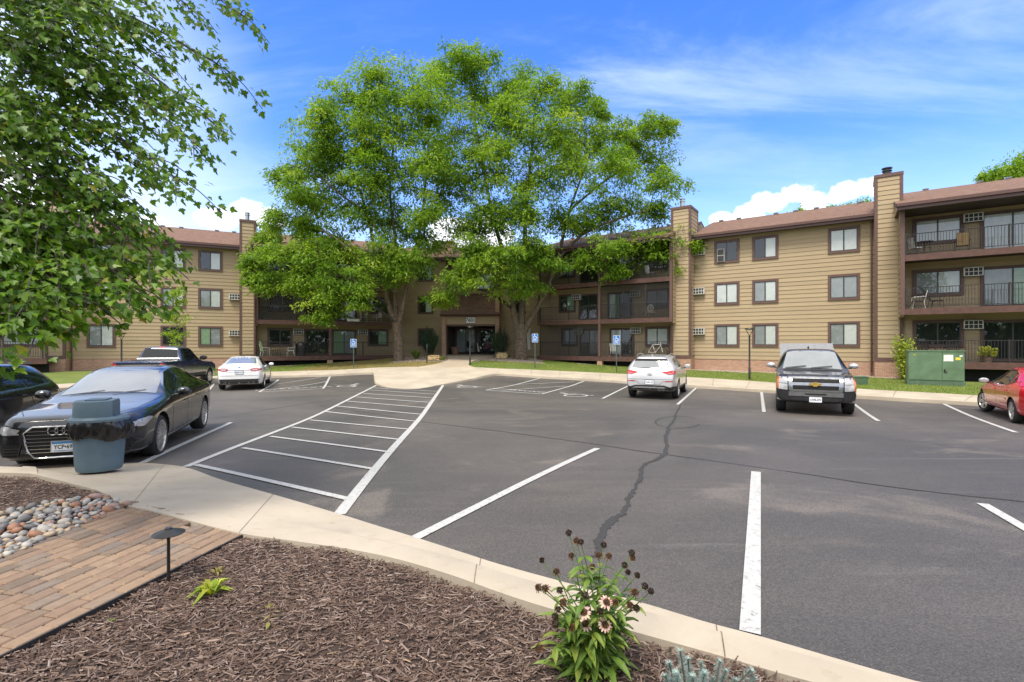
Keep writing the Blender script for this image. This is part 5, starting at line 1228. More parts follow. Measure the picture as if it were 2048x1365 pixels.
# foreground bed: hosta, weeds, dry stalk
def bedp(u, v): return gp(u, v, mz)
clump_plant('hosta_plant', bedp(423, 1192), 'bright yellow-green hosta in the mulch right of the black path light', 'plant', 34, .17, .1, 'hosta_leaf', wd=.022, lean=1.5)
clump_plant('weed', bedp(302, 1160), 'small green weed at the foot of the black path light', 'weed', 22, .09, .06, 'herb_leaf', wd=.018, lean=1.2)
clump_plant('weed', bedp(222, 1247), 'tiny green sprout in the mulch near the brick path', 'weed', 9, .045, .03, 'herb_leaf', wd=.009, lean=1.0)
clump_plant('weed', bedp(176, 1043), 'small green weed at the edge of the river stones', 'weed', 18, .07, .05, 'herb_leaf', wd=.012, lean=1.2)
clump_plant('dry_grass_tuft', bedp(435, 1150), 'withered orange tuft in the mulch behind the bright hosta', 'weed', 30, .09, .05, 'dry_blade', wd=.006, lean=1.1)
p = bedp(533, 1262); t = thing('dry_stalk', p, 'broken dry stalk with curled tan leaves standing in the mulch', 'plant')
MB().tube([(-.14, .12, .02), (0, .06, .16), (.01, 0, .0)], .003, 5).build('stem', 'stem_brown', t)
Q = [];
for i in range(7):
    d = unit(1)[0]; d[2] = -abs(d[2]) * .6; b = np.array([.005, .02 + .01 * i, .03 + .014 * i]); Q.append(leaf_quads(b[None], d[None], .075, .012)[0])
np_mesh('leaves', np.array(Q).reshape(-1, 3), 4, 'dry_blade', RNG.random(len(Q)), t)

# ------------------------------------------------------------ coneflower in the foreground
cp = bedp(1178, 1352); cp.y += .05; cf = thing('coneflower_plant', cp, 'clump of coneflowers with mostly brown seed heads and a few pink blooms in the mulch', 'plant')
rc = random.Random(5); sm_ = MB(); LV, LTt = [], []
def lance(b, d, L, W, tt):
    d = Vector(d).normalized(); s = d.cross(Vector((0, 0, 1))).normalized() * W; b = Vector(b)
    pr = [(0, .12), (.25, .85), (.5, 1), (.78, .6), (1, .02)]; P = []
    for f, w_ in pr: P.append((b + d * L * f + Vector((0, 0, -.55 * L * f * f)), s * w_))
    for (p0, s0), (p1, s1) in zip(P, P[1:]):
        up = Vector((0, 0, W * .35))
        for sg in (-1, 1): LV.append((p0, p0 + s0 * sg + up, p1 + s1 * sg + up, p1)); LTt.append(tt)
def flower(o, d, kind):
    """kind: 0 black seed cone, 1 brown cone with shrivelled petals, 2 pink bloom"""
    d = Vector(d).normalized(); x = d.orthogonal().normalized(); y = d.cross(x); Vv, Tt = [], []
    rr = .0125 * (1.05 if kind == 2 else rc.uniform(.85, 1.15)); hh = rr * (1.0 if kind == 2 else 1.35)
    for i in range(150):   # spiny dome
        th = math.acos(1 - rc.random() * 1.05) if rc.random() < 2 else 0; a = rc.uniform(0, 6.28)
        n_ = x * math.sin(th) * math.cos(a) + y * math.sin(th) * math.sin(a) + d * math.cos(th)
        p = o + x * math.sin(th) * math.cos(a) * rr + y * math.sin(th) * math.sin(a) * rr + d * math.cos(th) * hh; s = n_.orthogonal().normalized() * .0016; t2 = n_.cross(s)
        Vv += [(p - s, p - t2, p + n_ * .006), (p + s, p + t2, p + n_ * .006), (p - t2, p + s, p + n_ * .006)]; tt = min(1, max(0, (rc.gauss(.12, .1) if kind == 0 else rc.gauss(.6, .2)))); Tt += [tt] * 3
    core = MB(); core.ell(o + d * hh * .1, (rr * .85,) * 3)
    head = np_mesh('flower_head', np.array([[tuple(q) for q in f] for f in Vv]).reshape(-1, 3), 3, 'dead_flower', Tt, cf); core.build('core', 'bark_dark', head)
    if kind:
        PV, PT = [], []
        for i in range(13 if kind == 2 else rc.randint(5, 10)):
            a = i * 6.283 / (13 if kind == 2 else 9) + rc.uniform(-.15, .15); r = x * math.cos(a) + y * math.sin(a); L = rc.uniform(.020, .028) if kind == 2 else rc.uniform(.012, .022); W = .0052 if kind == 2 else .0026
            dn = d * (-.25 if kind == 2 else -1.1); s = d.cross(r).normalized() * W; b = o + r * rr * .8; m_ = b + (r + dn * .4).normalized() * L * .6; e = m_ + (r * .7 + dn * 1.1).normalized() * L * .4
            PV += [(b - s * .5, b + s * .5, m_ + s, m_ - s), (m_ - s, m_ + s, e + s * .45, e - s * .45)]; tt = rc.uniform(0, 1) if kind == 2 else rc.uniform(.4, 1); PT += [tt, tt]
        np_mesh('petals', np.array([[tuple(q) for q in f] for f in PV]).reshape(-1, 3), 4, 'petal' if kind == 2 else 'dead_flower', PT, head)
heads = [(1138, 1068, 0), (1154, 1083, 1), (1162, 1086, 0), (1143, 1113, 1), (1085, 1122, 0), (1207, 1092, 0), (1198, 1112, 1), (1217, 1114, 1), (1262, 1108, 0), (1264, 1118, 1), (1248, 1132, 0), (1255, 1146, 0), (1273, 1152, 0), (1184, 1136, 1), (1113, 1145, 1),
         (1078, 1176, 1), (1091, 1178, 1), (1120, 1182, 0), (1170, 1192, 0), (1269, 1186, 1), (1288, 1174, 0), (1300, 1184, 0), (1127, 1206, 1), (1117, 1220, 0), (1213, 1205, 2), (1230, 1205, 1), (1111, 1234, 0), (1168, 1225, 2), (1200, 1224, 0), (1259, 1212, 1), (1271, 1218, 0), (1171, 1248, 2), (1210, 1250, 2), (1112, 1249, 0), (1144, 1256, 1), (1079, 1296, 1)]
for (u, v, kd) in heads:
    D = cp.y + (rc.uniform(-.22, -.14) if kd == 2 or v > 1160 else rc.uniform(-.10, .14)); P1 = at(u, v, D) - cp; b = Vector((rc.uniform(-.07, .07), rc.uniform(-.05, .05), 0)); m_ = b.lerp(P1, .5) + Vector((-(P1.x - b.x) * .18, 0, .03)); d = Vector((P1.x - m_.x, P1.y - m_.y - .25 * abs(P1.z), (P1.z - m_.z) * 1.1 + .02))
    P = catmull([b, m_, P1], 6); sm_.tube(P, [.0038 - .0018 * i / len(P) for i in range(len(P))], 5); flower(P1, d, kd)
    for i in range(15):
        f = rc.uniform(.03, .85); q = P[int(f * (len(P) - 1))]; a = rc.uniform(0, 6.28); L = rc.uniform(.08, .15) * (1.15 - .6 * f)
        lance(q, (math.cos(a), math.sin(a), rc.uniform(.0, .7)), L, L * rc.uniform(.11, .17), min(1, max(0, rc.gauss(.45, .25))))
for i in range(130):
    a = rc.uniform(0, 6.28); lance((rc.uniform(-.13, .13), rc.uniform(-.10, .06), rc.uniform(0, .26)), (math.cos(a), math.sin(a), rc.uniform(.2, 1.3)), rc.uniform(.12, .21), rc.uniform(.015, .024), rc.gauss(.4, .2))
sm_.build('stems', 'stem', cf); np_mesh('leaves', np.array([[tuple(q) for q in f] for f in LV]).reshape(-1, 3), 4, 'herb_leaf', np.clip(LTt, 0, 1), cf)
# young blue spruce at the lower edge
bp = bedp(1395, 1405); bs = thing('blue_spruce_sapling', bp, 'low blue spruce with silvery needles at the lower edge beside the kerb', 'spruce'); tb = MB(); Q, T_ = [], []
for (u, v, bend) in ((1360, 1302, 0), (1376, 1318, .0), (1338, 1326, -.1), (1402, 1326, .05), (1440, 1322, 0), (1452, 1342, .1), (1502, 1340, 0), (1510, 1356, .1), (1330, 1352, -.2), (1352, 1345, -.1), (1410, 1345, .0), (1425, 1356, 0), (1470, 1360, .1), (1385, 1352, 0), (1480, 1372, 0), (1340, 1375, 0)):
    T2 = at(u, v, bp.y + rc.uniform(-.05, .05)) - bp; b = Vector((T2.x * .55, rc.uniform(-.03, .03), -.02)); P = catmull([b, b.lerp(T2, .5) + Vector((bend * .05, 0, .01)), T2], 8); tb.tube(P, [.006 - .004 * i / len(P) for i in range(len(P))], 5)
    for i in range(520):
        f = rc.random() ** .8; j = min(len(P) - 2, int(f * (len(P) - 1))); p = P[j].lerp(P[j + 1], rc.random()); ax = (P[j + 1] - P[j]).normalized(); r = Vector((rc.gauss(0, 1), rc.gauss(0, 1), rc.gauss(0, 1))); r = (r - ax * r.dot(ax)).normalized()
        d = (r * .85 + ax * .6).normalized(); L = rc.uniform(.022, .042) * (1.15 - .6 * f); s = d.cross(r if abs(d.dot(r)) < .95 else ax).normalized() * .0010
        Q.append((p - s, p + s, p + d * L + s * .3, p + d * L - s * .3)); T_.append(rc.random())
tb.build('stems', 'stem_brown', bs); np_mesh('needles', np.array([[tuple(q) for q in f] for f in Q]).reshape(-1, 3), 4, 'spruce_needle', T_, bs)

# woodland added behind the viewer: blocks low sky light, shows in windows and paint
n = 26000; wx = RNG.uniform(-95, 95, n); tall = 9 + 3.5 * np.sin(wx * .31) + 2.0 * np.sin(wx * .83 + 1) + 1.5 * np.sin(wx * 1.9)
wz_ = RNG.random(n) ** .8 * tall; wy = -34 - RNG.random(n) * 3 - .012 * wx ** 2 * 0 + 1.6 * np.sin(wx * .6 + wz_ * .5); d = unit(n)
V = leaf_quads(np.stack([wx, wy, wz_], 1), d, RNG.uniform(.7, 1.5, n), RNG.uniform(.25, .5, n))
wd_ = np_mesh('unseen_woodland', V.reshape(-1, 3), 4, 'maple_leaf', RNG.random(n) * .6); wd_['kind'] = 'stuff'
# ============================================================ VEHICLES
def interp(tab, x):
    xs = [p[0] for p in tab][::-1]; ys = [p[1] for p in tab][::-1]
    if xs[0] > xs[-1]: xs, ys = xs[::-1], ys[::-1]
    return float(np.interp(x, xs, ys))
class Car:
    """x forward, y to the car's left, z up, origin on the ground midway between the axles"""
    def __init__(s, name, label, cat, loc, head, paint, sp, group='cars parked in the lot'):
        s.sp = sp; s.t = thing(name, loc, label, cat, group, math.atan2(head[1], head[0]))
        s.paint = paint; s.body()
    def body(s):
        sp = s.sp; xs = sorted(set([p[0] for k in ('top', 'belt', 'wt', 'wm', 'zb') for p in sp[k]] + list(np.linspace(sp['top'][-1][0], sp['top'][0][0], 34))))
        keep = [xs[0]]
        for x in xs[1:]:
            if x - keep[-1] > .018: keep.append(x)
        xs = keep; V, Fc = [], []; n = 13
        for x in xs:
            zt, zl, wt, W, zb = (interp(sp[k], x) for k in ('top', 'belt', 'wt', 'wm', 'zb'))
            W0 = W; wb = W * sp.get('tumble', .96); zl = min(zl, zt - .03); c = sp.get('crown', .055) if zt - zl > .2 else .022; wt = min(wt, wb - .02)
            gz_ = zt - zl
            prof = [(0, zb), (W0 * .82, zb), (W0 * .955, zb + .05), (W0 * .985, zb + .3 * (zl - zb)), (W0, zb + .58 * (zl - zb)), (W0 * .992, zl - .07 if zl - zb > .3 else zb + .8 * (zl - zb)), (wb, zl),
                    (wb + (wt - wb) * .42 + (.02 if gz_ > .2 else 0), zl + (gz_ - c) * .46), (wt + .012, zt - c - .02 if gz_ > .2 else zt - c), (wt - .05, zt - c * .45), (wt * .66, zt - c * .14), (wt * .33, zt - .002), (0, zt)]
            b = len(V); V += [(x, -y, z) for y, z in prof]; V += [(x, y, z) for y, z in prof]
        m = 2 * n
        for i in range(len(xs) - 1):
            a, b = i * m, (i + 1) * m
            for j in range(n - 1):
                Fc.append([a + j, b + j, b + j + 1, a + j + 1]); Fc.append([a + n + j, a + n + j + 1, b + n + j + 1, b + n + j])
        for e, fl in ((0, 0), ((len(xs) - 1) * m, 1)):
            for j in range(n - 1):
                q = [e + j, e + j + 1, e + n + j + 1, e + n + j]; Fc.append(q if not fl else q[::-1])
        me = bpy.data.meshes.new('body'); me.from_pydata(V, [], Fc)
        bm = bmesh.new(); bm.from_mesh(me); bmesh.ops.remove_doubles(bm, verts=bm.verts, dist=.0005); bmesh.ops.dissolve_degenerate(bm, dist=.0005, edges=bm.edges); bmesh.ops.recalc_face_normals(bm, faces=bm.faces); bm.to_mesh(me); bm.free()
        me.materials.append(MT[s.paint]); me.materials.append(MT['seam'])
        o = link('body', me, s.t); ss = o.modifiers.new('s', 'SUBSURF'); ss.levels = ss.render_levels = 1
        dg = bpy.context.evaluated_depsgraph_get(); m2 = bpy.data.meshes.new_from_object(o.evaluated_get(dg)); o.modifiers.clear(); o.data = m2
        bm = bmesh.new(); bm.from_mesh(m2); s.bvh = BVHTree.FromBMesh(bm); bm.free()
        for ax, r in ((sp['ax'][0], sp['arch']), (sp['ax'][1], sp['arch'])):
            cut = MB(); cut.lathe([(0, -1.2), (r, -1.2), (r, -(interp(sp['wm'], ax) - .30))], 36, c=(ax, 0, sp['R'] + .01), axis='y'); 
            for sg in (-1, 1):
                cm = MB(); a, b = sorted((sg * (interp(sp['wm'], ax) - .32), sg * 1.2))
                cm.lathe([(0, a), (r, a), (r, b), (0, b)], 36, c=(ax, 0, sp['R'] + .015), axis='y')
                cme = cm.mesh('cut', 'seam'); bm = bmesh.new(); bm.from_mesh(cme); bmesh.ops.remove_doubles(bm, verts=bm.verts, dist=.0005); bmesh.ops.recalc_face_normals(bm, faces=bm.faces); bm.to_mesh(cme); bm.free()
                co = bpy.data.objects.new('cut', cme); COL.objects.link(co); co.parent = s.t
                md = o.modifiers.new('b', 'BOOLEAN'); md.operation = 'DIFFERENCE'; md.object = co; md.solver = 'EXACT'; md.material_mode = 'TRANSFER'
                dg = bpy.context.evaluated_depsgraph_get(); m3 = bpy.data.meshes.new_from_object(o.evaluated_get(dg)); o.modifiers.clear(); o.data = m3
                bpy.data.objects.remove(co); bpy.data.meshes.remove(cme)
        me = o.data; me.name = 'body'
        me.polygons.foreach_set('use_smooth', [True] * len(me.polygons)); bm = bmesh.new(); bm.from_mesh(me)
        for e in bm.edges:
            if len(e.link_faces) == 2 and e.calc_face_angle(0) > .75: e.smooth = False
        bm.to_mesh(me); bm.free(); s.o = o
    DIRS = {'F': (1, 0, 0), 'B': (-1, 0, 0), 'L': (0, 1, 0), 'R': (0, -1, 0), 'T': (0, 0, 1)}
    def pt(s, d, a, b, off=.004):
        """surface point seen along d ('F','B': (y, z); 'L','R': (x, z); 'T': (x, y))"""
        D = Vector(s.DIRS[d]); o = {'F': (0, a, b), 'B': (0, a, b), 'L': (a, 0, b), 'R': (a, 0, b), 'T': (a, b, 0)}[d]
        o = Vector(o) + D * 6; h = s.bvh.ray_cast(o, -D)
        if h[0] is None:
            q = s.bvh.find_nearest(o - D * 5 if d in 'LRT' else o - D * 3.6); p = q[0]
            return p + q[1] * off
        nn = h[1] if h[1].dot(D) > 0 else -h[1]
        return h[0] + (D * .6 + nn * .4) * off
    def dec(s, name, polys, d, mat, off=.006, parent=None, ml=.065):
        mb = None; me = bpy.data.meshes.new(name); bm = bmesh.new()
        for poly in polys:
            b2 = bmesh.new(); vs = [b2.verts.new((p[0], p[1], 0)) for p in poly]; b2.faces.new(vs)
            bmesh.ops.triangulate(b2, faces=b2.faces[:])
            for _ in range(6):
                lg = [e for e in b2.edges if e.calc_length() > ml]
                if not lg: break
                bmesh.ops.subdivide_edges(b2, edges=lg, cuts=1); bmesh.ops.triangulate(b2, faces=b2.faces[:])
            mp = {v: bm.verts.new(s.pt(d, v.co.x, v.co.y, off)) for v in b2.verts}
            for f in b2.faces:
                try: bm.faces.new([mp[v] for v in f.verts])
                except ValueError: pass
            b2.free()
        for f in bm.faces:
            f.normal_update(); f.smooth = True
            if f.normal.dot(Vector(s.DIRS[d])) < 0: f.normal_flip()
        bm.to_mesh(me); bm.free(); me.materials.append(MT[mat]); return link(name, me, parent or s.t)
    def rib(s, name, lines, d, mat, wd=.02, off=.006, parent=None, tube=False):
        mb = MB()
        for ln in lines:
            P = []
            for (a, b) in zip(ln, ln[1:]):
                n = max(1, int(math.dist(a, b) / .07)); P += [(a[0] + (b[0] - a[0]) * i / n, a[1] + (b[1] - a[1]) * i / n) for i in range(n)]
            P.append(ln[-1]); Q = [s.pt(d, a, b, off) for a, b in P]
            if tube: mb.tube(Q, wd / 2, 6)
            else:
                for i in range(len(P) - 1):
                    t_ = Vector((P[i + 1][0] - P[i][0], P[i + 1][1] - P[i][1])); t_ = t_.normalized() if t_.length > 1e-6 else Vector((1, 0)); nn = (-t_.y * wd / 2, t_.x * wd / 2)
                    mb.quad(s.pt(d, P[i][0] - nn[0], P[i][1] - nn[1], off), s.pt(d, P[i + 1][0] - nn[0], P[i + 1][1] - nn[1], off), s.pt(d, P[i + 1][0] + nn[0], P[i + 1][1] + nn[1], off), s.pt(d, P[i][0] + nn[0], P[i][1] + nn[1], off))
        return mb.build(name, mat, parent or s.t, smooth=1.0 if tube else False)
    def wheels(s, rim_r, w=.22, spokes=10, style='multi', steer=0, rim_mat='alloy'):
        sp = s.sp; Rr = sp['R']
        for ax in sp['ax']:
            for sg in (-1, 1):
                y = sg * (interp(sp['wm'], ax) - w / 2 - .012); ro = Matrix.Translation((ax, y, Rr)) @ Matrix.Rotation(steer if ax > 0 else 0, 4, 'Z') @ (Matrix.Rotation(math.pi, 4, 'Z') if sg < 0 else Matrix())
                tb = MB(); h = w / 2; tb.lathe([(rim_r - .01, -h + .02), (Rr - .04, -h), (Rr - .008, -h + .03), (Rr, -h + .06), (Rr, h - .06), (Rr - .008, h - .03), (Rr - .045, h), (rim_r, h - .012), (rim_r - .01, h - .03)], 40, axis='y')
                t_ = tb.build('wheel', 'rubber', s.t, ro, smooth=.8)
                rb = MB(); rb.lathe([(rim_r + .004, h - .008), (rim_r - .018, h - .012), (rim_r - .03, h - .05), (rim_r - .04, -h + .04)], 40, axis='y'); rb.lathe([(0, h - .02), (.03, h - .018), (.062, h - .03), (.07, h - .07)], 20, axis='y')
                for k in range(spokes):
                    a = 2 * math.pi * k / spokes
                    for da in ((-.1, .1) if style == 'multi' else (0,)):
                        a1, a2 = a + da * .5, a + da * 1.6; r0, r1 = .05, rim_r - .012; w0, w1 = (.014, .011) if style == 'multi' else (.04, .05)
                        p0, p1 = Vector((math.cos(a1) * r0, h - .03, math.sin(a1) * r0)), Vector((math.cos(a2) * r1, h - .022, math.sin(a2) * r1)); s_ = Vector((-math.sin(a2), 0, math.cos(a2)))
                        dn = Vector((0, -.03, 0)); V = [p0 - s_ * w0, p0 + s_ * w0, p1 + s_ * w1, p1 - s_ * w1]
                        rb.add(V + [v + dn for v in V], [[0, 3, 2, 1], [0, 1, 5, 4], [1, 2, 6, 5], [2, 3, 7, 6], [3, 0, 4, 7]])
                rb.build('rim', rim_mat, t_, smooth=.6)
                db = MB(); db.lathe([(0, h - .10), (rim_r - .035, h - .10)], 28, axis='y'); db.lathe([(0, h - .09), (rim_r * .62, h - .09), (rim_r * .62, h - .1)], 28, axis='y', mi=1); db.build('brake_disc', ['seam', 'galv'], t_)
    def mirror(s, x, y, z, mat, sc=1.0, arm='plastic_black', glass_=True):
        for sg in (-1, 1):
            mb = MB(); mb.ell((x, sg * y, z), (.075 * sc, .115 * sc, .075 * sc), n=14, k=10)
            mb.v = [(max(vx, x - .045 * sc), vy, vz) for vx, vy, vz in mb.v]
            o = mb.build('side_mirror', mat, s.t, smooth=.7); MB().tube([(x + .02, sg * (y - .2 * sc), z - .07 * sc), (x, sg * (y - .02), z - .045 * sc)], .022 * sc, 6).build('mirror_arm', arm, o)
    def handles(s, pts, mat):
        for x, z in pts:
            for d in 'LR':
                P = [s.pt(d, x - .09 + .18 * i / 5, z + .004 * math.sin(i * .6), .02) for i in range(6)]; MB().tube(P, .014, 6).build('door_handle', mat, s.t, smooth=1)
    def plate(s, d, z, txt, y=0, ink='plate_black', band=True, w=.305, h=.152, top=None):
        p = s.pt(d, y, z, .012); p2 = s.pt(d, y, z + h / 2, .012); p3 = s.pt(d, y, z - h / 2, .012)
        x = max(p.x, p2.x, p3.x) if d == 'F' else min(p.x, p2.x, p3.x); sg = 1 if d == 'F' else -1
        M_ = mtx((0, sg, 0), (0, 0, 1), (sg, 0, 0), (x + sg * .004, y, z))
        mb = MB(); mb.box(-w / 2, w / 2, -h / 2, h / 2, -.004, .002, 0)
        if band: mb.box(-w / 2 + .006, w / 2 - .006, h / 2 - .042, h / 2 - .006, .0021, .0032, 1); mb.box(-w / 2 + .03, w / 2 - .03, -h / 2 + .008, -h / 2 + .018, .0021, .0032, 1)
        o = mb.build('license_plate', ['plate', 'plate_blue'], s.t, M_)
        fb = MB(); t_ = .009
        for q in ((-w / 2 - t_, w / 2 + t_, h / 2, h / 2 + t_), (-w / 2 - t_, w / 2 + t_, -h / 2 - t_, -h / 2), (-w / 2 - t_, -w / 2, -h / 2, h / 2), (w / 2, w / 2 + t_, -h / 2, h / 2)): fb.box(q[0], q[1], q[2], q[3], -.006, .006)
        fb.build('plate_frame', 'plastic_black' if not band else 'chrome', o)
        if txt:
            tm = text_mesh('plate_text', txt, .083, ink, o, mtx((.80, 0, 0), (0, 1, 0), (0, 0, 1), (0, -.012, .0035)), .0008, .0016)
        return o
    def seams(s, L): s.rib('door_seam', L, 'L', 'seam', .009, .003); s.rib('door_seam', L, 'R', 'seam', .009, .003)
    def both(s, name, polys, mat, off=.004): return [s.dec(name, polys, d, mat, off) for d in 'LR']
def mir(poly): return [(-y, z) for y, z in poly]
def arc(cx, cz, rx, rz, a0, a1, n=10): return [(cx + rx * math.cos(R(a0 + (a1 - a0) * i / n)), cz + rz * math.sin(R(a0 + (a1 - a0) * i / n))) for i in range(n + 1)]
def gplace(front, rear, wb):
    """front / rear axle midpoints on the ground -> location, heading"""
    f, r = Vector(front), Vector(rear); h = (f - r).normalized(); c = (f + r) / 2
    return Vector((c.x, c.y, 0)), h

# ---------------- black executive sedan, front towards the viewer
hd = Vector((.335, -.942)).normalized(); lf = Vector((-hd.y, hd.x))
fw = Vector(((326 - U0) / F * 8.35, 8.35)) - lf * .93
c = fw - hd * 1.455
zc_ = .5 * (gz(fw.x, fw.y) + gz(c.x - hd.x * 1.4, c.y - hd.y * 1.4))
SED = dict(top=[(2.40, .64), (2.375, .78), (2.26, .835), (1.9, .885), (1.4, .935), (.98, .995), (.86, 1.03), (.12, 1.385), (-.1, 1.435), (-.45, 1.46), (-.85, 1.445), (-1.2, 1.38), (-1.95, 1.10), (-2.1, 1.075), (-2.42, 1.04), (-2.52, .95), (-2.55, .80)],
           belt=[(2.40, .56), (2.25, .70), (1.9, .80), (1.4, .875), (.9, .925), (-.2, .955), (-1.3, .98), (-2.0, .99), (-2.4, .96), (-2.55, .76)],
           wt=[(2.4, .55), (2.3, .68), (1.9, .76), (1.4, .79), (.98, .78), (.86, .76), (.12, .585), (-.5, .575), (-1.1, .575), (-1.25, .60), (-1.95, .70), (-2.45, .68), (-2.55, .6)],
           wm=[(2.40, .60), (2.36, .72), (2.26, .82), (2.08, .885), (1.75, .925), (1.3, .937), (-1.4, .937), (-2.0, .915), (-2.35, .84), (-2.5, .74), (-2.55, .64)],
           zb=[(2.40, .26), (2.3, .20), (1.9, .17), (-1.9, .19), (-2.3, .24), (-2.55, .34)], ax=(1.455, -1.455), arch=.385, R=.345)
A = Car('black_sedan', 'shiny black sedan facing the viewer, four interlocking rings on its grille, behind the bin', 'car', (c.x, c.y, zc_), hd, 'paint_black', SED)
A.wheels(.255, .245, 10, 'multi')
A.dec('windscreen', [[(-.68, 1.005), (-.42, 1.03), (0, 1.045), (.42, 1.03), (.68, 1.005), (.545, 1.36), (.3, 1.39), (0, 1.40), (-.3, 1.39), (-.545, 1.36)]], 'F', 'windscreen', .008)
A.dec('rear_window', [[(-.60, 1.12), (.60, 1.12), (.50, 1.385), (-.50, 1.385)]], 'B', 'car_glass')
WF_ = [(.74, .965), (.70, 1.03), (.12, 1.325), (-.06, 1.365), (-.06, .975)]; WR_ = [(-.11, .975), (-.11, 1.37), (-.5, 1.392), (-.80, 1.365), (-1.0, 1.31), (-1.02, .99)]; WQ_ = [(-1.06, .992), (-1.05, 1.295), (-1.3, 1.20), (-1.62, 1.045), (-1.64, 1.01)]
for d in 'LR':
    A.dec('side_window', [WF_], d, 'car_glass'); A.dec('side_window', [WR_], d, 'car_glass'); A.dec('side_window', [WQ_], d, 'car_glass')
    A.rib('window_trim', [[(.78, .95), (.72, 1.045), (.12, 1.345), (-.12, 1.392), (-.5, 1.412), (-.85, 1.385), (-1.3, 1.225), (-1.69, 1.03), (-1.68, .995), (-1.0, .972), (.78, .95)]], d, 'chrome', .018, .006)
A.seams([[(.86, .9), (.90, .6), (.84, .30), (.6, .24)], [(-.085, 1.38), (-.085, .9), (-.06, .5), (-.10, .25)], [(-1.02, .95), (-1.18, .7), (-1.3, .65)], [(.6, .24), (-1.0, .25)]])
A.rib('sill_trim', [[(.95, .30), (-.95, .33)]], 'L', 'chrome', .02, .008); A.rib('body_crease', [[(2.0, .74), (1.0, .80), (-1.0, .84), (-2.2, .86)]], 'L', 'paint_black', .012, .004)
A.handles([(-.42 + .53, .80), (-.62 - .2, .83)], 'chrome')
gp_ = [(-.37, .69), (.37, .69), (.47, .61), (.42, .36), (.34, .26), (-.34, .26), (-.42, .36), (-.47, .61)]
gr = A.dec('grille', [gp_], 'F', 'seam', .006)
A.rib('grille_bars', [[(-.44, z), (.44, z)] for z in (.33, .38, .43, .48, .53, .58, .63)], 'F', 'chrome', .009, .014, gr)
A.rib('grille_frame', [gp_ + [gp_[0]]], 'F', 'chrome', .026, .018, gr, tube=True)
rg = MB()
for k in range(4):
    p = [A.pt('F', -.128 + k * .0855 + .058 * math.cos(a), .635 + .058 * math.sin(a), .036) for a in np.linspace(0, 6.2832, 25)]
    xx = max(q.x for q in p); rg.tube([(xx, q.y, q.z) for q in p], .0075, 6, caps=False)
rg.build('ring_emblem', 'chrome', gr, smooth=1)
for sg in (1, -1):
    fx = (lambda P: P) if sg > 0 else mir
    h_ = A.dec('headlight', [fx([(.50, .66), (.56, .585), (.70, .575), (.80, .62), (.845, .70), (.70, .715)])], 'F', 'lens_white', .008)
    A.dec('headlight_side', [[(2.26, .62), (2.12, .61), (1.86, .715), (1.95, .74), (2.2, .715)]], 'L' if sg > 0 else 'R', 'lens_white', .008, h_)
    A.rib('headlight_led', [fx([(.52, .60), (.66, .60), (.82, .66)])], 'F', 'mirror_white', .016, .014, h_); A.rib('headlight_edge', [fx([(.50, .66), (.56, .585), (.70, .575), (.80, .62), (.845, .70), (.70, .715), (.50, .66)])], 'F', 'seam', .014, .012, h_)
    v_ = A.dec('air_intake', [fx([(.50, .45), (.54, .28), (.74, .28), (.80, .40), (.78, .47)])], 'F', 'seam', .007)
    A.rib('intake_bars', [fx([(.52, z), (.78, z)]) for z in (.32, .36, .40)] + [fx([(.50, .45), (.54, .28), (.74, .28), (.80, .40)])], 'F', 'grille_dark', .012, .012, v_)
A.rib('bumper_lip', [[(-.72, .225), (-.4, .205), (.4, .205), (.72, .225)]], 'F', 'chrome', .012, .008)
A.plate('F', .41, 'YCP•696'); A.mirror(.62, 1.03, 1.01, 'paint_black')
A.rib('bonnet_seam', [[(2.22, -.55), (1.9, -.72), (1.0, -.80)], [(2.22, .55), (1.9, .72), (1.0, .80)]], 'T', 'seam', .008, .003)
for w_ in ([(.92, -.55), (.80, -.1)], [(.92, .05), (.80, .5)]): A.rib('wiper', [w_], 'T', 'plastic_black', .018, .014)

# ---------------- black wagon / crossover beside it
pr_ = Vector(((96 - U0) / F * 10.3, 10.3)); hd2 = Vector((.28, -.96)).normalized(); lf2 = Vector((-hd2.y, hd2.x)); c = pr_ + hd2 * 1.75 - lf2 * .80
WAG = dict(top=[(2.3, .62), (2.25, .8), (1.9, .90), (1.1, 1.0), (.95, 1.04), (.15, 1.40), (-.4, 1.49), (-1.2, 1.475), (-1.75, 1.42), (-2.05, 1.2), (-2.22, .98), (-2.3, .7)],
           belt=[(2.3, .58), (1.9, .82), (1.0, .93), (-1.2, .99), (-1.9, 1.0), (-2.2, .93), (-2.3, .66)],
           wt=[(2.3, .6), (1.9, .76), (1.1, .78), (.15, .60), (-1.2, .60), (-1.75, .58), (-2.05, .62), (-2.3, .6)],
           wm=[(2.3, .66), (2.1, .86), (1.7, .91), (-1.6, .91), (-2.0, .87), (-2.22, .78), (-2.3, .66)], zb=[(2.3, .3), (1.9, .2), (-1.9, .22), (-2.3, .36)], ax=(1.38, -1.38), arch=.37, R=.335)
Wg = Car('black_wagon', 'black wagon with roof rails at the far left edge beside the black sedan', 'car', (c.x, c.y, gz(c.x, c.y)), hd2, 'paint_black', WAG)
Wg.wheels(.235, .22, 5, 'wide'); Wg.dec('windscreen', [[(-.66, 1.02), (.66, 1.02), (.55, 1.38), (-.55, 1.38)]], 'F', 'windscreen'); Wg.dec('rear_window', [[(-.56, 1.06), (.56, 1.06), (.48, 1.36), (-.48, 1.36)]], 'B', 'car_glass')
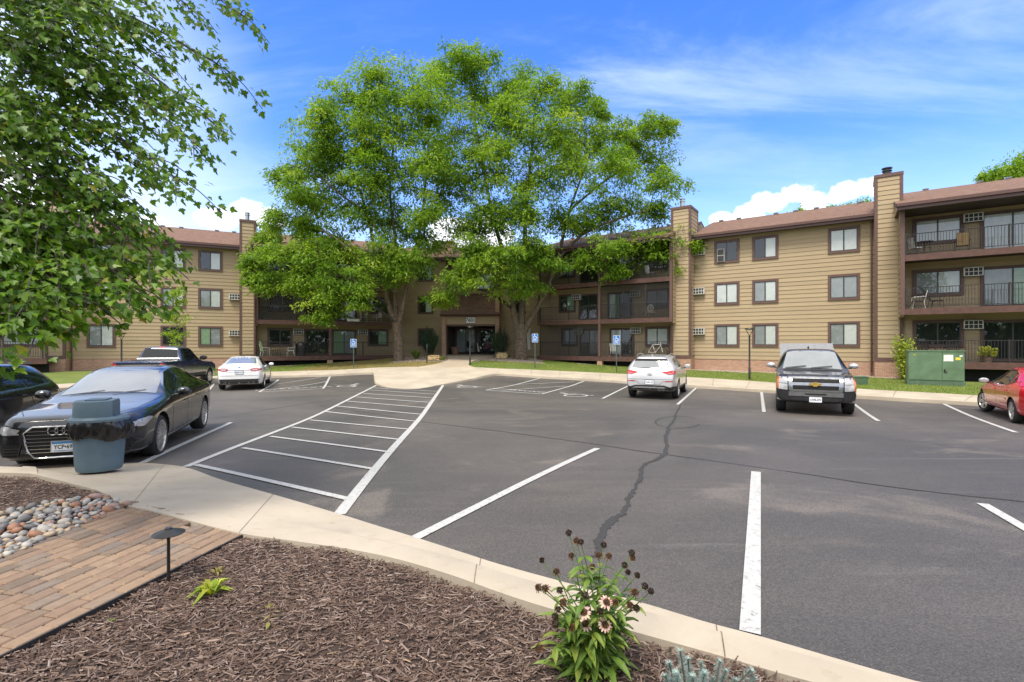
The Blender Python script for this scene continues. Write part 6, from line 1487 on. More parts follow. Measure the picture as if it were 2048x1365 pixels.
for d in 'LR':
    for q in ([(.78, .965), (.15, 1.34), (-.1, 1.385), (-.1, .99)], [(-.16, .99), (-.16, 1.39), (-.85, 1.405), (-.95, 1.02)], [(-1.0, 1.02), (-.92, 1.40), (-1.4, 1.37), (-1.7, 1.15), (-1.72, 1.07)]): Wg.dec('side_window', [q], d, 'car_glass')
    Wg.rib('window_trim', [[(.84, .95), (.15, 1.36), (-.4, 1.42), (-1.0, 1.425), (-1.42, 1.39), (-1.74, 1.16), (-1.77, 1.045), (-1.0, .995), (.84, .95)]], d, 'chrome', .02, .006)
    sg = 1 if d == 'L' else -1; MB().tube([(.1, sg * .60, 1.42), (-.1, sg * .60, 1.485), (-.6, sg * .60, 1.525), (-1.3, sg * .59, 1.51), (-1.6, sg * .58, 1.44)], .018, 6).build('roof_rail', 'chrome', Wg.t, smooth=1)
Wg.seams([[(-.13, 1.4), (-.13, .5), (-.15, .27)], [(-.97, 1.0), (-1.1, .68)]]); Wg.handles([(.05, .84), (-.8, .87)], 'paint_black'); Wg.mirror(.62, 1.0, 1.03, 'paint_black')
for sg in (1, -1):
    Wg.dec('tail_light', [(lambda P: P if sg > 0 else mir(P))([(.56, .98), (.56, .84), (.80, .82), (.80, .97)])], 'B', 'red_lens', .008); Wg.dec('headlight', [(lambda P: P if sg > 0 else mir(P))([(.5, .76), (.52, .66), (.78, .66), (.82, .76)])], 'F', 'lens_white', .008)
Wg.dec('grille', [[(-.42, .74), (.42, .74), (.36, .6), (-.36, .6)]], 'F', 'seam', .006)

# ---------------- white sedan seen from behind
hd3 = Vector((-.36, .933)).normalized(); rc_ = Vector(((479 - U0) / F * 21.9, 21.9)); c = rc_ + hd3 * 2.35
FUS = dict(top=[(2.42, .58), (2.35, .74), (2.0, .85), (1.1, .99), (.95, 1.03), (.1, 1.38), (-.4, 1.475), (-.8, 1.47), (-1.2, 1.41), (-1.95, 1.14), (-2.1, 1.115), (-2.34, 1.09), (-2.42, 1.0), (-2.45, .82), (-2.46, .66)],
           belt=[(2.42, .54), (2.1, .76), (1.0, .93), (-1.2, 1.0), (-2.0, 1.03), (-2.34, 1.0), (-2.46, .62)], wt=[(2.42, .55), (2.0, .74), (1.0, .77), (.1, .60), (-.8, .585), (-1.2, .59), (-1.95, .70), (-2.35, .69), (-2.46, .62)],
           wm=[(2.42, .62), (2.2, .82), (1.8, .91), (1.3, .926), (-1.4, .926), (-2.0, .905), (-2.3, .85), (-2.43, .77), (-2.46, .70)], zb=[(2.42, .28), (1.9, .18), (-1.9, .2), (-2.3, .26), (-2.46, .33)], ax=(1.425, -1.425), arch=.36, R=.335)
Fu = Car('white_sedan', 'white sedan seen from behind, oval blue badge on its boot, beside the navy pickup', 'car', (c.x, c.y, gz(c.x, c.y)), hd3, 'paint_white', FUS)
Fu.wheels(.235, .22, 10, 'multi')
Fu.dec('rear_window', [[(-.62, 1.15), (-.3, 1.165), (.3, 1.165), (.62, 1.15), (.52, 1.39), (.25, 1.415), (-.25, 1.415), (-.52, 1.39)]], 'B', 'windscreen'); Fu.dec('windscreen', [[(-.66, 1.02), (.66, 1.02), (.54, 1.37), (-.54, 1.37)]], 'F', 'windscreen')
for d in 'LR':
    for q in ([(.74, .975), (.12, 1.33), (-.1, 1.375), (-.1, .99)], [(-.15, .99), (-.15, 1.385), (-.75, 1.395), (-.98, 1.33), (-1.0, 1.02)], [(-1.05, 1.03), (-1.03, 1.30), (-1.45, 1.12), (-1.46, 1.06)]): Fu.dec('side_window', [q], d, 'car_glass')
def tail(c_, sg):
    P = [(.40, .905), (.50, .965), (.68, .975), (.80, .945), (.815, .90), (.76, .855), (.60, .83), (.47, .85)]; Q = [(.49, .905), (.54, .935), (.67, .94), (.74, .91), (.66, .875), (.54, .87)]
    if sg < 0: P, Q = mir(P), mir(Q)
    t_ = c_.dec('tail_light', [P], 'B', 'red_lens', .010); c_.dec('tail_light_core', [Q], 'B', 'lens_white', .014, t_)
    c_.dec('tail_light_side', [[(-2.40, .94), (-2.12, .955), (-2.2, .90), (-2.40, .87)]], 'L' if sg > 0 else 'R', 'red_lens', .008, t_)
tail(Fu, 1); tail(Fu, -1)
Fu.dec('rear_valance', [[(-.80, .50), (.80, .50), (.74, .30), (-.74, .30)]], 'B', 'plastic_black', .008); Fu.rib('boot_trim', [[(-.42, .895), (.42, .895)]], 'B', 'chrome', .03, .012); Fu.rib('boot_seam', [[(-.60, 1.05), (-.50, .80), (.50, .80), (.60, 1.05)], [(-.88, .64), (.88, .64)]], 'B', 'seam', .008, .004)
Fu.plate('B', .80, 'GHW 317', ink='plate_ink', band=False)
e_ = MB(); p = Fu.pt('B', 0, 1.0, .012); e_.ell(p, (.008, .055, .024), n=16, k=8); e_.build('oval_badge', 'sign_blue', Fu.t, smooth=2.0)
for y in (-.55, .55): MB().lathe([(.03, -.03), (.045, -.03), (.045, .05), (.03, .05)], 14).build('tail_pipe', 'chrome', Fu.t, Matrix.Translation((-2.44, y, .33)) @ Matrix.Rotation(R(90), 4, 'Y'))
Fu.seams([[(-.125, 1.38), (-.12, .5), (-.15, .26)], [(-1.02, 1.0), (-1.15, .7)]]); Fu.handles([(.06, .86), (-.82, .89)], 'paint_white'); Fu.mirror(.66, 1.02, 1.04, 'paint_white'); Fu.rib('aerial', [[(-.95, 0), (-1.05, 0)]], 'T', 'plastic_black', .05, .03)

# ---------------- silver crossover seen from behind
hd4 = Vector((.42, .907)).normalized(); ra = Vector((5.42, 19.1)); c = ra + hd4 * 1.335
TUC = dict(top=[(2.16, .66), (2.08, .88), (1.7, 1.0), (1.05, 1.10), (.9, 1.14), (.2, 1.50), (-.3, 1.61), (-.9, 1.625), (-1.55, 1.585), (-1.92, 1.545), (-1.98, 1.50), (-2.18, 1.12), (-2.26, 1.02), (-2.30, .86), (-2.31, .62)],
           belt=[(2.16, .62), (1.8, .90), (1.0, 1.02), (-1.2, 1.10), (-1.9, 1.14), (-2.2, 1.02), (-2.31, .6)], wt=[(2.16, .6), (1.7, .76), (1.0, .78), (.2, .63), (-.9, .61), (-1.55, .60), (-1.95, .57), (-2.2, .70), (-2.31, .66)],
           wm=[(2.16, .66), (1.95, .84), (1.5, .915), (1.2, .925), (-1.4, .925), (-1.9, .905), (-2.15, .86), (-2.27, .80), (-2.31, .73)], zb=[(2.16, .34), (1.8, .24), (-1.8, .26), (-2.1, .32), (-2.31, .40)], ax=(1.335, -1.335), arch=.395, R=.36)
Tu = Car('silver_crossover', 'silver crossover seen from behind with red tail lights, parked right of a blue parking sign', 'car', (c.x, c.y, gz(c.x, c.y)), hd4, 'paint_silver', TUC)
Tu.wheels(.245, .23, 5, 'wide')
Tu.dec('rear_window', [[(-.66, 1.17), (-.35, 1.115), (.35, 1.115), (.66, 1.17), (.62, 1.28), (.53, 1.485), (-.53, 1.485), (-.62, 1.28)]], 'B', 'windscreen'); Tu.dec('spoiler_shade', [[(-.56, 1.485), (-.60, 1.40), (.60, 1.40), (.56, 1.485)]], 'B', 'seam', .008); Tu.dec('windscreen', [[(-.68, 1.12), (.68, 1.12), (.57, 1.49), (-.57, 1.49)]], 'F', 'windscreen')
for d in 'LR':
    for q in ([(.72, 1.06), (.2, 1.42), (-.05, 1.49), (-.05, 1.08)], [(-.1, 1.08), (-.1, 1.495), (-.85, 1.51), (-1.0, 1.15)], [(-1.05, 1.17), (-.93, 1.50), (-1.4, 1.45), (-1.62, 1.28)]): Tu.dec('side_window', [q], d, 'car_glass')
    sg = 1 if d == 'L' else -1; MB().tube([(.15, sg * .60, 1.52), (-.1, sg * .60, 1.605), (-.8, sg * .60, 1.66), (-1.4, sg * .585, 1.64), (-1.65, sg * .57, 1.57)], .018, 6).build('roof_rail', 'galv', Tu.t, smooth=1)
    Tu.dec('wheel_arch_cladding', [[(-2.2, .45), (-1.9, .50), (-1.62, .45), (-1.6, .3), (-2.2, .36)]], d, 'plastic_black', .006); Tu.dec('sill_cladding', [[(.95, .42), (.95, .28), (-.95, .28), (-.95, .42)]], d, 'plastic_black', .006)
for sg in (1, -1):
    f_ = (lambda P: P) if sg > 0 else mir
    t_ = Tu.dec('tail_light', [f_([(.40, 1.0), (.56, 1.04), (.80, 1.075), (.845, 1.0), (.83, .93), (.66, .915), (.58, .945)])], 'B', 'red_lens', .010); Tu.dec('tail_light_side', [[(-2.28, 1.03), (-1.98, 1.06), (-2.08, .97), (-2.27, .92)]], 'L' if sg > 0 else 'R', 'red_lens', .008, t_); Tu.dec('tail_light_core', [f_([(.60, .965), (.66, .94), (.80, .95), (.74, .98)])], 'B', 'pink_lens', .015, t_)
    Tu.dec('reflector', [f_([(.52, .685), (.80, .70), (.80, .665), (.54, .655)])], 'B', 'red_lens', .010)
Tu.dec('rear_valance', [[(-.86, .50), (-.7, .47), (-.5, .53), (.5, .53), (.7, .47), (.86, .50), (.80, .37), (-.80, .37)]], 'B', 'plastic_black', .008); Tu.rib('skid_trim', [[(-.66, .39), (-.5, .45), (.5, .45), (.66, .39)]], 'B', 'galv', .045, .014); Tu.rib('tailgate_seam', [[(-.86, .74), (.86, .74)], [(-.5, .70), (-.36, .56), (.36, .56), (.5, .70)]], 'B', 'seam', .009, .004)
Tu.plate('B', .64, 'LWB 142', ink='plate_ink', band=False)
eb = MB(); eb.tube([(min(Tu.pt('B', .085 * math.cos(a), .925 + .04 * math.sin(a), .012).x, 0), .085 * math.cos(a), .925 + .04 * math.sin(a)) for a in np.linspace(0, 6.283, 21)], .007, 5, caps=False)
for y0, y1 in ((-.035, -.02), (.02, .035)): eb.tube([Tu.pt('B', y0, .895, .013), Tu.pt('B', y1, .955, .013)], .008, 5)
eb.tube([Tu.pt('B', -.028, .92, .014), Tu.pt('B', .028, .93, .014)], .007, 5); eb.build('oval_emblem', 'chrome', Tu.t, smooth=1)
for y in (-.48, -.34): MB().lathe([(.035, -.03), (.048, -.03), (.048, .05), (.035, .05)], 14).build('tail_pipe', 'chrome', Tu.t, Matrix.Translation((-2.28, y, .385)) @ Matrix.Rotation(R(90), 4, 'Y'))
MB().add([(-1.5, -.01, 1.60), (-1.72, -.012, 1.58), (-1.70, 0, 1.68), (-1.72, .012, 1.58), (-1.5, .01, 1.60)], [[0, 1, 2], [2, 3, 4], [0, 2, 4], [1, 3, 2]]).build('roof_fin', 'paint_silver', Tu.t); Tu.rib('rear_wiper', [[(-.05, 1.13), (.1, 1.15), (.34, 1.14)]], 'B', 'plastic_black', .025, .018)
Tu.seams([[(-.075, 1.5), (-.07, .5), (-.1, .3)], [(-1.0, 1.12), (-1.1, .8)]]); Tu.handles([(.08, .97), (-.86, 1.02)], 'paint_silver'); Tu.mirror(.62, 1.03, 1.13, 'paint_silver', 1.1)

# ---------------- pickups
def pickup(zr, hood, cabx, hw=1.0):
    """cabx: (windscreen base, windscreen top, rear window top, rear window base, bed end)"""
    a, b, c_, d, e = cabx
    return dict(top=[(2.80, .75), (2.76, .98), (2.66, hood - .06), (2.3, hood), (a, hood + .06), (a - .02, hood + .08), (b, zr - .06), (b - .3, zr), (c_ + .1, zr), (c_, zr - .04), (d, 1.36), (d - .03, 1.345), (e + .04, 1.335), (e, 1.30)],
                belt=[(2.80, .7), (2.66, .96), (2.3, hood - .10), (a, 1.22), (d, 1.26), (d - .02, 1.29), (e, 1.26)], wt=[(2.8, .78), (2.6, .84), (2.2, .88), (a, .86), (b, .70), (c_, .70), (d, .84), (d - .03, .93), (e, .92)],
                wm=[(2.80, .86), (2.74, .94), (2.6, .985), (2.2, hw), (e + .1, hw), (e, hw - .04)], zb=[(2.80, .40), (2.5, .33), (1, .42), (-2, .45), (e, .5)], ax=(1.83, -1.83), arch=.44, R=.40, tumble=.985)
SIL = pickup(1.87, 1.15, (1.05, .32, -1.25, -1.48, -2.95))
hdS = Vector((-.47, -.883)).normalized(); fa = Vector((8.98, 14.9)); c = fa - hdS * 1.83
S_ = Car('black_pickup', 'black pickup facing the viewer with gold cross emblem and raised bed lid', 'pickup truck', (c.x, c.y, gz(c.x, c.y)), hdS, 'paint_black', SIL)
S_.wheels(.25, .27, 6, 'wide')
S_.dec('windscreen', [[(-.80, 1.245), (-.4, 1.275), (.4, 1.275), (.80, 1.245), (.66, 1.79), (.3, 1.81), (-.3, 1.81), (-.66, 1.79)]], 'F', 'windscreen', .005)
for d in 'LR':
    for q in ([(.80, 1.28), (.36, 1.70), (.18, 1.76), (-.22, 1.76), (-.22, 1.28)], [(-.30, 1.28), (-.30, 1.76), (-1.12, 1.76), (-1.25, 1.30)]): S_.dec('side_window', [q], d, 'car_glass')
S_.dec('rear_window', [[(-.70, 1.40), (.70, 1.40), (.62, 1.78), (-.62, 1.78)]], 'B', 'car_glass')
gl_ = S_.dec('grille', [[(-.62, 1.05), (.62, 1.05), (.60, .72), (-.60, .72)]], 'F', 'seam', .008)
S_.dec('grille_surround', [[(-.66, 1.09), (.66, 1.09), (.66, 1.035), (-.66, 1.035)], [(-.66, .735), (.66, .735), (.62, .675), (-.62, .675)], [(-.66, 1.035), (-.575, 1.035), (-.55, .735), (-.66, .735)], [(.66, 1.035), (.575, 1.035), (.55, .735), (.66, .735)], [(-.575, .93), (.575, .93), (.575, .845), (-.575, .845)]], 'F', 'chrome_dull', .022, gl_)
eb = MB(); xx = S_.pt('F', 0, .885, .04).x
pl_ = [(-.15, .03), (-.05, .03), (-.045, .065), (.055, .065), (.05, .03), (.15, .03), (.135, -.03), (.045, -.03), (.04, -.065), (-.06, -.065), (-.055, -.03), (-.165, -.03)]
n = len(pl_); eb.add([(xx + .012, y, .888 + z) for y, z in pl_] + [(xx - .012, y, .888 + z) for y, z in pl_], [list(range(n))] + [[i, i + n, (i + 1) % n + n, (i + 1) % n] for i in range(n)]); eb.build('cross_emblem', 'gold', gl_)
for sg in (1, -1):
    f_ = (lambda P: P) if sg > 0 else mir; sd = 'L' if sg > 0 else 'R'
    h_ = S_.dec('headlight', [f_([(.69, 1.07), (.90, 1.08), (.905, .73), (.69, .71)])], 'F', 'lens_white', .010); S_.dec('turn_signal', [f_([(.90, 1.08), (.965, 1.05), (.965, .76), (.905, .73)])], 'F', 'amber', .010, h_); S_.dec('turn_signal_side', [[(2.70, 1.04), (2.48, 1.03), (2.50, .78), (2.72, .76)]], sd, 'amber', .008, h_)
    S_.rib('headlight_divider', [f_([(.69, .89), (.90, .90)])], 'F', 'plastic_black', .012, .014, h_)
    S_.dec('fog_light', [f_([(.70, .56), (.84, .56), (.84, .48), (.70, .48)])], 'F', 'lens_white', .014)
S_.dec('bumper', [[(-.66, .67), (.66, .67), (.66, .545), (-.66, .545)]], 'F', 'chrome_dull', .03); S_.dec('bumper_slot', [[(-.27, .625), (.27, .625), (.25, .585), (-.25, .585)]], 'F', 'seam', .036); 
for sg in (1, -1): S_.dec('bumper_cap', [[(sg * y, z) for y, z in ((.66, .68), (.95, .66), (.95, .38), (.66, .42))]], 'F', 'paint_black', .028)
S_.dec('air_dam', [[(-.66, .52), (.66, .52), (.6, .36), (-.6, .36)]], 'F', 'plastic_black', .012); S_.plate('F', .46, 'LWB-479', ink='plate_ink', band=False)
S_.mirror(.66, 1.13, 1.34, 'mirror_white', 1.2); S_.seams([[(.92, 1.2), (.92, .6), (.8, .45)], [(-.26, 1.7), (-.26, .5)], [(-1.28, 1.3), (-1.28, .5)], [(-1.48, 1.34), (-1.48, .5)]]); S_.handles([(-.12, 1.1), (-1.12, 1.1)], 'paint_black')
S_.rib('bonnet_crease', [[(2.6, -.5), (1.2, -.62)], [(2.6, .5), (1.2, .62)]], 'T', 'seam', .012, .004);pass
for w_ in ([(1.0, -.72), (.92, -.15)], [(1.0, -.02), (.92, .55)]): S_.rib('wiper', [w_], 'T', 'plastic_black', .03, .03)

S_.dec('cowl', [[(1.14, -.78), (1.14, .78), (1.0, .78), (1.0, -.78)]], 'T', 'plastic_black', .006)
lid = MB(); lid.box(0, 1.5, -.86, .86, 0, .05); lid.build('bed_lid', 'lid_grey', S_.t, Matrix.Translation((-1.45, 0, 1.42)) @ Matrix.Rotation(R(180 + 25), 4, 'Y')); MB().ell((-1.0, .0, 1.9), (.03, .03, .05)).build('roof_aerial', 'plastic_black', S_.t)
NAV = pickup(1.95, 1.2, (1.0, .25, -.98, -1.22, -2.98), 1.0)
hdN = Vector((-.20, .98)).normalized(); lfN = Vector((-hdN.y, hdN.x)); fr_ = Vector(((416 - U0) / F * 25.6, 25.6)); c = fr_ + lfN * .9 - hdN * 1.83
N_ = Car('navy_pickup', 'dark navy pickup seen from behind with black bed cover, behind the black sedan', 'pickup truck', (c.x, c.y, gz(c.x, c.y) - .02), hdN, 'paint_navy', NAV)
N_.wheels(.25, .27, 6, 'wide')
N_.dec('rear_window', [[(-.74, 1.42), (.74, 1.42), (.64, 1.87), (-.64, 1.87)]], 'B', 'car_glass'); N_.dec('brake_light', [[(-.11, 1.925), (.11, 1.925), (.11, 1.885), (-.11, 1.885)]], 'B', 'red_lens', .012)
N_.rib('bed_cover_roll', [[(-1.30, -.82), (-1.30, .82)]], 'T', 'galv', .09, .05, tube=True); N_.dec('bed_cover', [[(-1.26, -.86), (-1.26, .86), (-2.9, .86), (-2.9, -.86)]], 'T', 'plastic_black', .012)
for d in 'LR':
    for q in ([(.76, 1.32), (.30, 1.74), (.1, 1.82), (-.28, 1.83), (-.28, 1.32)], [(-.36, 1.32), (-.36, 1.83), (-.86, 1.82), (-1.0, 1.36)]): N_.dec('side_window', [q], d, 'car_glass')
    N_.dec('lower_cladding', [[(1.35, .70), (1.35, .45), (-1.35, .47), (-1.35, .70)]], d, 'grille_dark', .005); MB().tube([(1.2, (1.04 if d == 'L' else -1.04), .40), (-1.2, (1.04 if d == 'L' else -1.04), .40)], .05, 8).build('step_bar', 'plastic_black', N_.t, smooth=1)
N_.dec('windscreen', [[(-.78, 1.3), (.78, 1.3), (.64, 1.86), (-.64, 1.86)]], 'F', 'windscreen')
for sg in (1, -1): N_.dec('tail_light', [(lambda P: P if sg > 0 else mir(P))([(.80, 1.24), (.95, 1.24), (.95, .86), (.80, .86)])], 'B', 'red_lens', .010)
N_.dec('rear_bumper', [[(-.93, .70), (.93, .70), (.93, .54), (-.93, .54)]], 'B', 'chrome', .03); N_.rib('tailgate_seam', [[(-.79, 1.27), (-.79, .74), (.79, .74), (.79, 1.27)]], 'B', 'seam', .012, .004); N_.mirror(.62, 1.13, 1.40, 'plastic_black', 1.5)
N_.seams([[(.9, 1.2), (.9, .6)], [(-.32, 1.8), (-.32, .5)], [(-1.05, 1.3), (-1.05, .5)], [(-1.22, 1.34), (-1.22, .5)]]); N_.handles([(-.15, 1.12)], 'paint_navy')

# ---------------- red sedan at the right edge
fr_ = gp(1963, 821); rr_ = gp(2043, 850); hdR = Vector((fr_.x - rr_.x, fr_.y - rr_.y)).normalized(); lfR = Vector((-hdR.y, hdR.x)); c = (Vector((fr_.x, fr_.y)) + Vector((rr_.x, rr_.y))) / 2 - lfR * .78
RED = dict(top=[(2.28, .55), (2.22, .68), (1.9, .77), (1.1, .90), (.98, .94), (.25, 1.30), (-.2, 1.40), (-.7, 1.40), (-1.05, 1.34), (-1.7, 1.03), (-1.85, 1.0), (-2.2, .97), (-2.32, .86), (-2.35, .66)],
           belt=[(2.28, .5), (1.9, .70), (1.0, .85), (-1.0, .92), (-1.9, .93), (-2.25, .88), (-2.35, .62)], wt=[(2.28, .5), (1.9, .68), (1.0, .72), (.25, .55), (-.7, .545), (-1.05, .55), (-1.7, .66), (-2.35, .58)],
           wm=[(2.28, .56), (2.1, .76), (1.7, .85), (1.2, .88), (-1.3, .88), (-1.9, .85), (-2.25, .74), (-2.35, .62)], zb=[(2.28, .26), (1.8, .19), (-1.8, .21), (-2.35, .32)], ax=(1.36, -1.36), arch=.345, R=.315)
Rd = Car('red_sedan', 'red sedan partly cut off by the right edge, front wheels turned, beside the green cabinet', 'car', (c.x, c.y, gz(c.x, c.y)), hdR, 'paint_red', RED)
Rd.wheels(.215, .20, 5, 'wide', steer=R(14))
Rd.dec('windscreen', [[(-.6, .95), (.6, .95), (.5, 1.29), (-.5, 1.29)]], 'F', 'windscreen'); Rd.dec('rear_window', [[(-.56, 1.06), (.56, 1.06), (.48, 1.33), (-.48, 1.33)]], 'B', 'car_glass')
for d in 'LR':
    for q in ([(.72, .90), (.25, 1.24), (.02, 1.305), (.0, .91)], [(-.09, .91), (-.07, 1.315), (-.6, 1.325), (-.92, 1.24), (-1.02, .95)], [(-1.08, .96), (-1.0, 1.21), (-1.3, 1.03)]): Rd.dec('side_window', [q], d, 'car_glass')
    Rd.rib('side_moulding', [[(.9, .55), (-.95, .58)]], d, 'paint_red', .05, .012)
Rd.seams([[(.85, .86), (.88, .5), (.8, .25)], [(-.045, 1.3), (-.04, .5), (-.06, .24)], [(-1.05, .92), (-1.15, .62)], [(.8, .25), (-.95, .25)]]); Rd.handles([(.1, .78), (-.88, .80)], 'paint_red'); Rd.mirror(.66, .96, .96, 'mirror_white', 1.0)
for sg in (1, -1):
    f_ = (lambda P: P) if sg > 0 else mir
    h_ = Rd.dec('headlight', [f_([(.36, .66), (.40, .58), (.66, .60), (.68, .68)])], 'F', 'lens_white', .008); Rd.dec('headlight_side', [[(2.16, .60), (1.92, .64), (1.9, .70), (2.14, .68)]], 'L' if sg > 0 else 'R', 'lens_white', .008, h_); Rd.dec('tail_light', [f_([(.40, .88), (.40, .76), (.72, .76), (.72, .88)])], 'B', 'red_lens', .008)
Rd.dec('grille', [[(-.3, .6), (.3, .6), (.28, .52), (-.28, .52)]], 'F', 'seam', .006)
# ============================================================ STREET FURNITURE
# oval bin with domed lid and overhanging liner
bz = .075; bp_ = gp(199, 948, lambda x, y: bz); bp_ *= (bp_.y + .24) / bp_.y
bn = thing('trash_can', (bp_.x, bp_.y, bz), 'blue-grey oval trash can with black liner on the concrete apron', 'trash can', None, R(24))
SX, SY = .305, .255
def oval(prof, n=40): return MB().lathe(prof, n, sx=SX, sy=SY)
oval([(0, .0), (.80, .0), (.83, .02), (.86, .1), (.97, .60), (1.0, .70), (0, .70)]).build('bin_body', 'bin', bn, smooth=.5)
lid_ = oval([(1.06, .655), (1.09, .66), (1.09, .69), (1.04, .705), (.99, .72), (.0, .73)]).build('lid', 'bin_lid', bn, smooth=.5)
dm = MB(); N_a = 40; prof = [(.91, .715), (.905, .80), (.885, .905), (.86, .925), (.80, .935)]
for r, h in prof:
    for j in range(N_a):
        a = 2 * math.pi * j / N_a; x, y = r * math.cos(a) * SX, r * math.sin(a) * SY; x = min(x, .19); dm.v.append((x - .005, y, h))
for i in range(len(prof) - 1):
    for j in range(N_a): dm.f.append([i * N_a + j, i * N_a + (j + 1) % N_a, (i + 1) * N_a + (j + 1) % N_a, (i + 1) * N_a + j]); dm.m.append(0)
b = (len(prof) - 1) * N_a; dm.f.append([b + j for j in range(N_a)]); dm.m.append(0); dm.build('lid_dome', 'bin_lid', lid_, smooth=.5)
MB().box(.186, .189, -.15, .15, .73, .88).box(-.12, .10, -.14, .14, .934, .95).build('flap', 'bin', lid_)
bgm = MB(); n = 110; rowsb = [(1.03, .672), (1.075, .665), (1.09, .63), (1.085, .59), (1.075, .55), (1.06, .51), (1.045, .47), (1.03, .435), (1.0, .425)]
rb_ = random.Random(4); ph = [rb_.uniform(0, 6.28) for _ in range(12)]
for k, (r, h) in enumerate(rowsb):
    for j in range(n):
        a = 2 * math.pi * j / n; e = min(1, k / 3)
        cr = .026 * math.sin(7 * a + ph[0] + 1.3 * math.sin(k * .9 + ph[1])) + .020 * math.sin(17 * a + ph[2] + k * .7) + .014 * math.sin(31 * a - k * 1.1 + ph[3]) + rb_.gauss(0, .007); bul = .12 * max(0, math.cos(a + .15)) ** 3 * math.sin(math.pi * min(1, k / 7))
        rr = r + e * (cr + .02 + bul); bgm.v.append((rr * math.cos(a) * SX, rr * math.sin(a) * SY, h - e * (.028 * math.sin(2 * a + 2.4) + .018 * math.sin(5 * a + ph[4])) * (k / 8) + rb_.gauss(0, .003)))
for k in range(len(rowsb) - 1):
    for j in range(n): bgm.f.append([k * n + j, (k + 1) * n + j, (k + 1) * n + (j + 1) % n, k * n + (j + 1) % n]); bgm.m.append(0)
bgm.build('liner', 'bag', bn, smooth=.9)
# path light
p = bedp(337, 1166); ph_ = (1166 - 1066) / F * p.y; pl_ = thing('path_light', p, 'black mushroom-shaped path light in the mulch beside the brick path', 'path light')
MB().lathe([(.011, -.02), (.010, ph_ - .05), (.014, ph_ - .03), (.014, ph_ - .005)], 10).build('stem', 'lamp_black', pl_, smooth=1)
MB().lathe([(.016, ph_ - .012), (.098, ph_ - .006), (.100, ph_ - .002), (.055, ph_ + .016), (.024, ph_ + .026), (.022, ph_ + .036), (0, ph_ + .038)], 28).build('hat', 'lamp_black', pl_, smooth=.8)
# post-top lamps with a flat disc on a forked stem
def lamp(p, h, label):
    t = thing('lamp_post', p, label, 'street lamp', 'black forked lamp posts')
    MB().lathe([(.055, -.05), (.055, .6), (.042, .62), (.042, h - .42)], 12).build('post', 'lamp_black', t, smooth=.8)
    fb = MB()
    for sg in (-1, 1): fb.tube([(0, 0, h - .45), (sg * .03, 0, h - .36), (sg * .14, 0, h - .20), (sg * .15, 0, h - .10)], .016, 6)
    fb.build('fork', 'lamp_black', t, smooth=1); MB().lathe([(0, h - .10), (.22, h - .09), (.235, h - .06), (.22, h - .03), (.05, h), (0, h)], 22).build('lamp_head', 'lamp_black', t, smooth=.8); MB().lathe([(0, h - .13), (.09, h - .12), (.1, h - .1)], 14).build('lens', 'lens_white', t)
p = gl(1499, 760); lamp(p, (760 - 656) / F * p.y, 'black forked lamp post on the grass left of the black pickup')
p = at(243, 742, 27.5); p.z = lawn_z(p.x, p.y); lamp(p, EYE + (V0 - 665) / F * 27.5 - p.z, 'black forked lamp post against the left wing behind the navy pickup')
p = gp(940, 730, hz); lamp(p, (730 - 652) / F * p.y, 'black forked lamp post at the walkway in front of the entrance')
p = gl(854, 727); t = thing('bollard_light', p, 'slim dark bollard light beside the left juniper', 'bollard'); MB().lathe([(.035, -.05), (.035, 1.25), (0, 1.26)], 10).build('post', 'lamp_black', t, smooth=.8); MB().lathe([(.045, 0), (.05, .05), (.05, .3), (.02, .33), (0, .33)], 12, c=(0, 0, .95)).build('cap', 'lamp_black', t, smooth=.8)
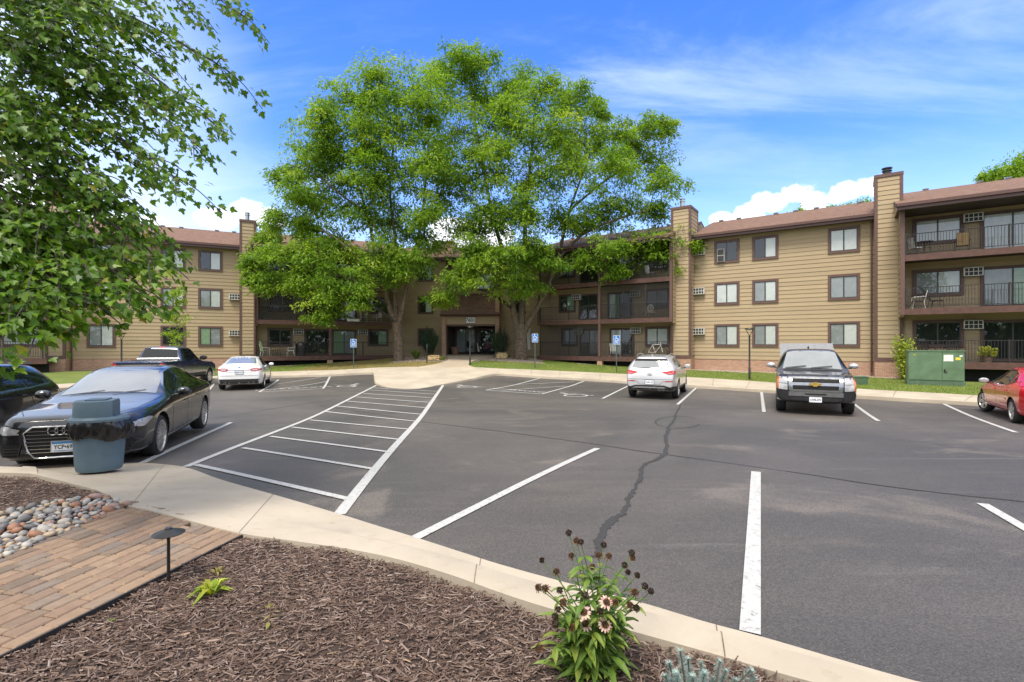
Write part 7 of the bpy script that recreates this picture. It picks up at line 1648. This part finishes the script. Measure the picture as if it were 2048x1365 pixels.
# accessible-parking signs
def sign(u, v, vt, D, label):
    p = Vector(((u - U0) / F * D, D, 0)); p.z = lawn_z(p.x, p.y); h = EYE + (V0 - vt) / F * D - p.z
    t = thing('parking_sign', p, label, 'sign', 'blue accessible parking signs', -math.atan2(p.x, p.y) * .8); MB().box(-.03, .03, 0, .02, -.1, h - .05).box(-.03, -.02, .02, .045, -.1, h - .05).box(.02, .03, .02, .045, -.1, h - .05).build('post', 'post_green', t)
    W, H = .19, .27; z0 = h - 2 * H; pn = MB(); rr = .03; pts = []
    for cx, cz, a0 in ((W - rr, H - rr, 0), (-W + rr, H - rr, 90), (-W + rr, -H + rr, 180), (W - rr, -H + rr, 270)):
        pts += [(cx + rr * math.cos(R(a0 + a)), cz + rr * math.sin(R(a0 + a))) for a in (0, 30, 60, 90)]
    k = len(pts); zc = h - H
    pn.add([(x, -.012, zc + z) for x, z in pts] + [(x, -.004, zc + z) for x, z in pts], [list(range(k)), list(range(k, 2 * k))[::-1]] + [[i, i + k, (i + 1) % k + k, (i + 1) % k] for i in range(k)]); pl = pn.build('sign_plate', 'sign_white', t)
    fb = MB(); fb.add([(x * .93, -.014, zc + z * .95) for x, z in pts], [list(range(k))]); fb.build('sign_face', 'sign_blue', pl)
    sm2 = MB()
    def st(pp, w_): 
        for (x0, y0), (x1, y1) in zip(pp, pp[1:]):
            d = Vector((x1 - x0, y1 - y0)).normalized() * w_ / 2; sm2.quad((x0 - d.y, -.016, zc + y0 + d.x), (x0 + d.y, -.016, zc + y0 - d.x), (x1 + d.y, -.016, zc + y1 - d.x), (x1 - d.y, -.016, zc + y1 + d.x))
    s_ = .26; o_ = (.0, .085)
    st([(o_[0] + x * s_, o_[1] + y * s_) for x, y in ((-.1, .48), (-.05, .05), (.28, .03), (.40, -.36), (.52, -.3))], .028); st([(o_[0] + (-.02 + .36 * math.cos(a)) * s_, o_[1] + (-.15 + .36 * math.sin(a)) * s_) for a in np.linspace(R(118), R(345), 12)], .024)
    sm2.lathe([(0, 0), (.026, 0)], 12, c=(o_[0] - .03, 0, 0)) if False else None
    sm2.add([(o_[0] - .03 + .026 * math.cos(a), -.016, zc + o_[1] + .155 + .026 * math.sin(a)) for a in np.linspace(0, 6.28, 13)[:-1]], [list(range(12))])
    sm2.build('wheelchair_symbol', 'sign_white', pl)
    for body, sz, dz in (('RESERVED', .055, -.085), ('PARKING', .055, -.145), ('PERMIT REQUIRED', .034, -.195)): text_mesh('sign_text', body, sz, 'sign_white', pl, mtx((1, 0, 0), (0, 0, 1), (0, -1, 0), (0, -.0165, zc + dz)), .0005, .001)
sign(707, 735, 678.5, gl(707, 735).y, 'blue accessible parking sign on a green post in the dry grass on the left')
sign(1070, 737, 668, gl(1070, 737).y, 'blue accessible parking sign right beside the big tree trunk')
sign(1233, 746, 671.5, gl(1233, 746).y, 'blue accessible parking sign left of the silver crossover')
# green utility cabinet and low vent box
p = gl(1883, 773); D = p.y; w_, h_ = 113 / F * D / 2 / 1.28, 60 / F * D; t = thing('utility_cabinet', (p.x, p.y + .3, p.z), 'large green metal utility cabinet on the grass in front of the right balconies', 'cabinet', None, R(-33))
MB().box(-w_ - .03, w_ + .03, -.03, .95, -.2, .2).build('base', 'green_dark', t)
cb_ = MB(); cb_.box(-w_, w_, 0, .9, .201, .2 + h_); cb_.box(-w_ - .03, w_ + .03, -.04, .93, .2 + h_ + .001, .25 + h_); cb_.build('housing', 'green_box', t)
for a, b_ in ((-w_ + .03, .2), (.225, w_ - .03)):
    d_ = MB().box(a, b_, -.03, -.001, .25, .17 + h_).build('door', 'green_box', t)
    if a > 0: MB().box(a + .05, a + .1, -.07, -.031, .62, .74).box(a + .06, a + .16, -.06, -.031, .6, .63).build('handle', 'rail', d_); MB().box(a + .04, a + .36, -.034, -.0305, h_ - .22, h_ + .06).build('sticker', 'sticker', d_); MB().box(a + .43, a + .60, -.034, -.0305, h_ - .16, h_ - .05).build('warning_sticker', 'yellow', d_); MB().box(b_ - .14, b_ - .04, -.034, -.0305, h_ - .02, h_ + .05).build('small_sticker', 'sticker', d_)
    else: text_mesh('marking', 'A7', .1, 'yellow', d_, mtx((1, 0, 0), (0, 0, 1), (0, -1, 0), (a + .2, -.032, h_ + .05)))
p = gl(1719, 770); t = thing('utility_box', p, 'low ribbed green utility box on the grass behind the black pickup', 'utility box', None, R(-10)); mb = MB(); mb.box(-.34, .34, 0, .5, -.05, .33)
for k in range(6): mb.box(-.35, .35, -.02, .52, .02 + k * .052, .05 + k * .052)
mb.build('ribbed_housing', 'green_box', t); MB().box(-.37, .37, -.04, .54, .331, .37).build('lid', 'green_dark', t)
# fallen leaves on the apron
for u, v in ((345, 975), (585, 1008)):
    q = gp(u, v, lambda x, y: gz(x, y) + .05)
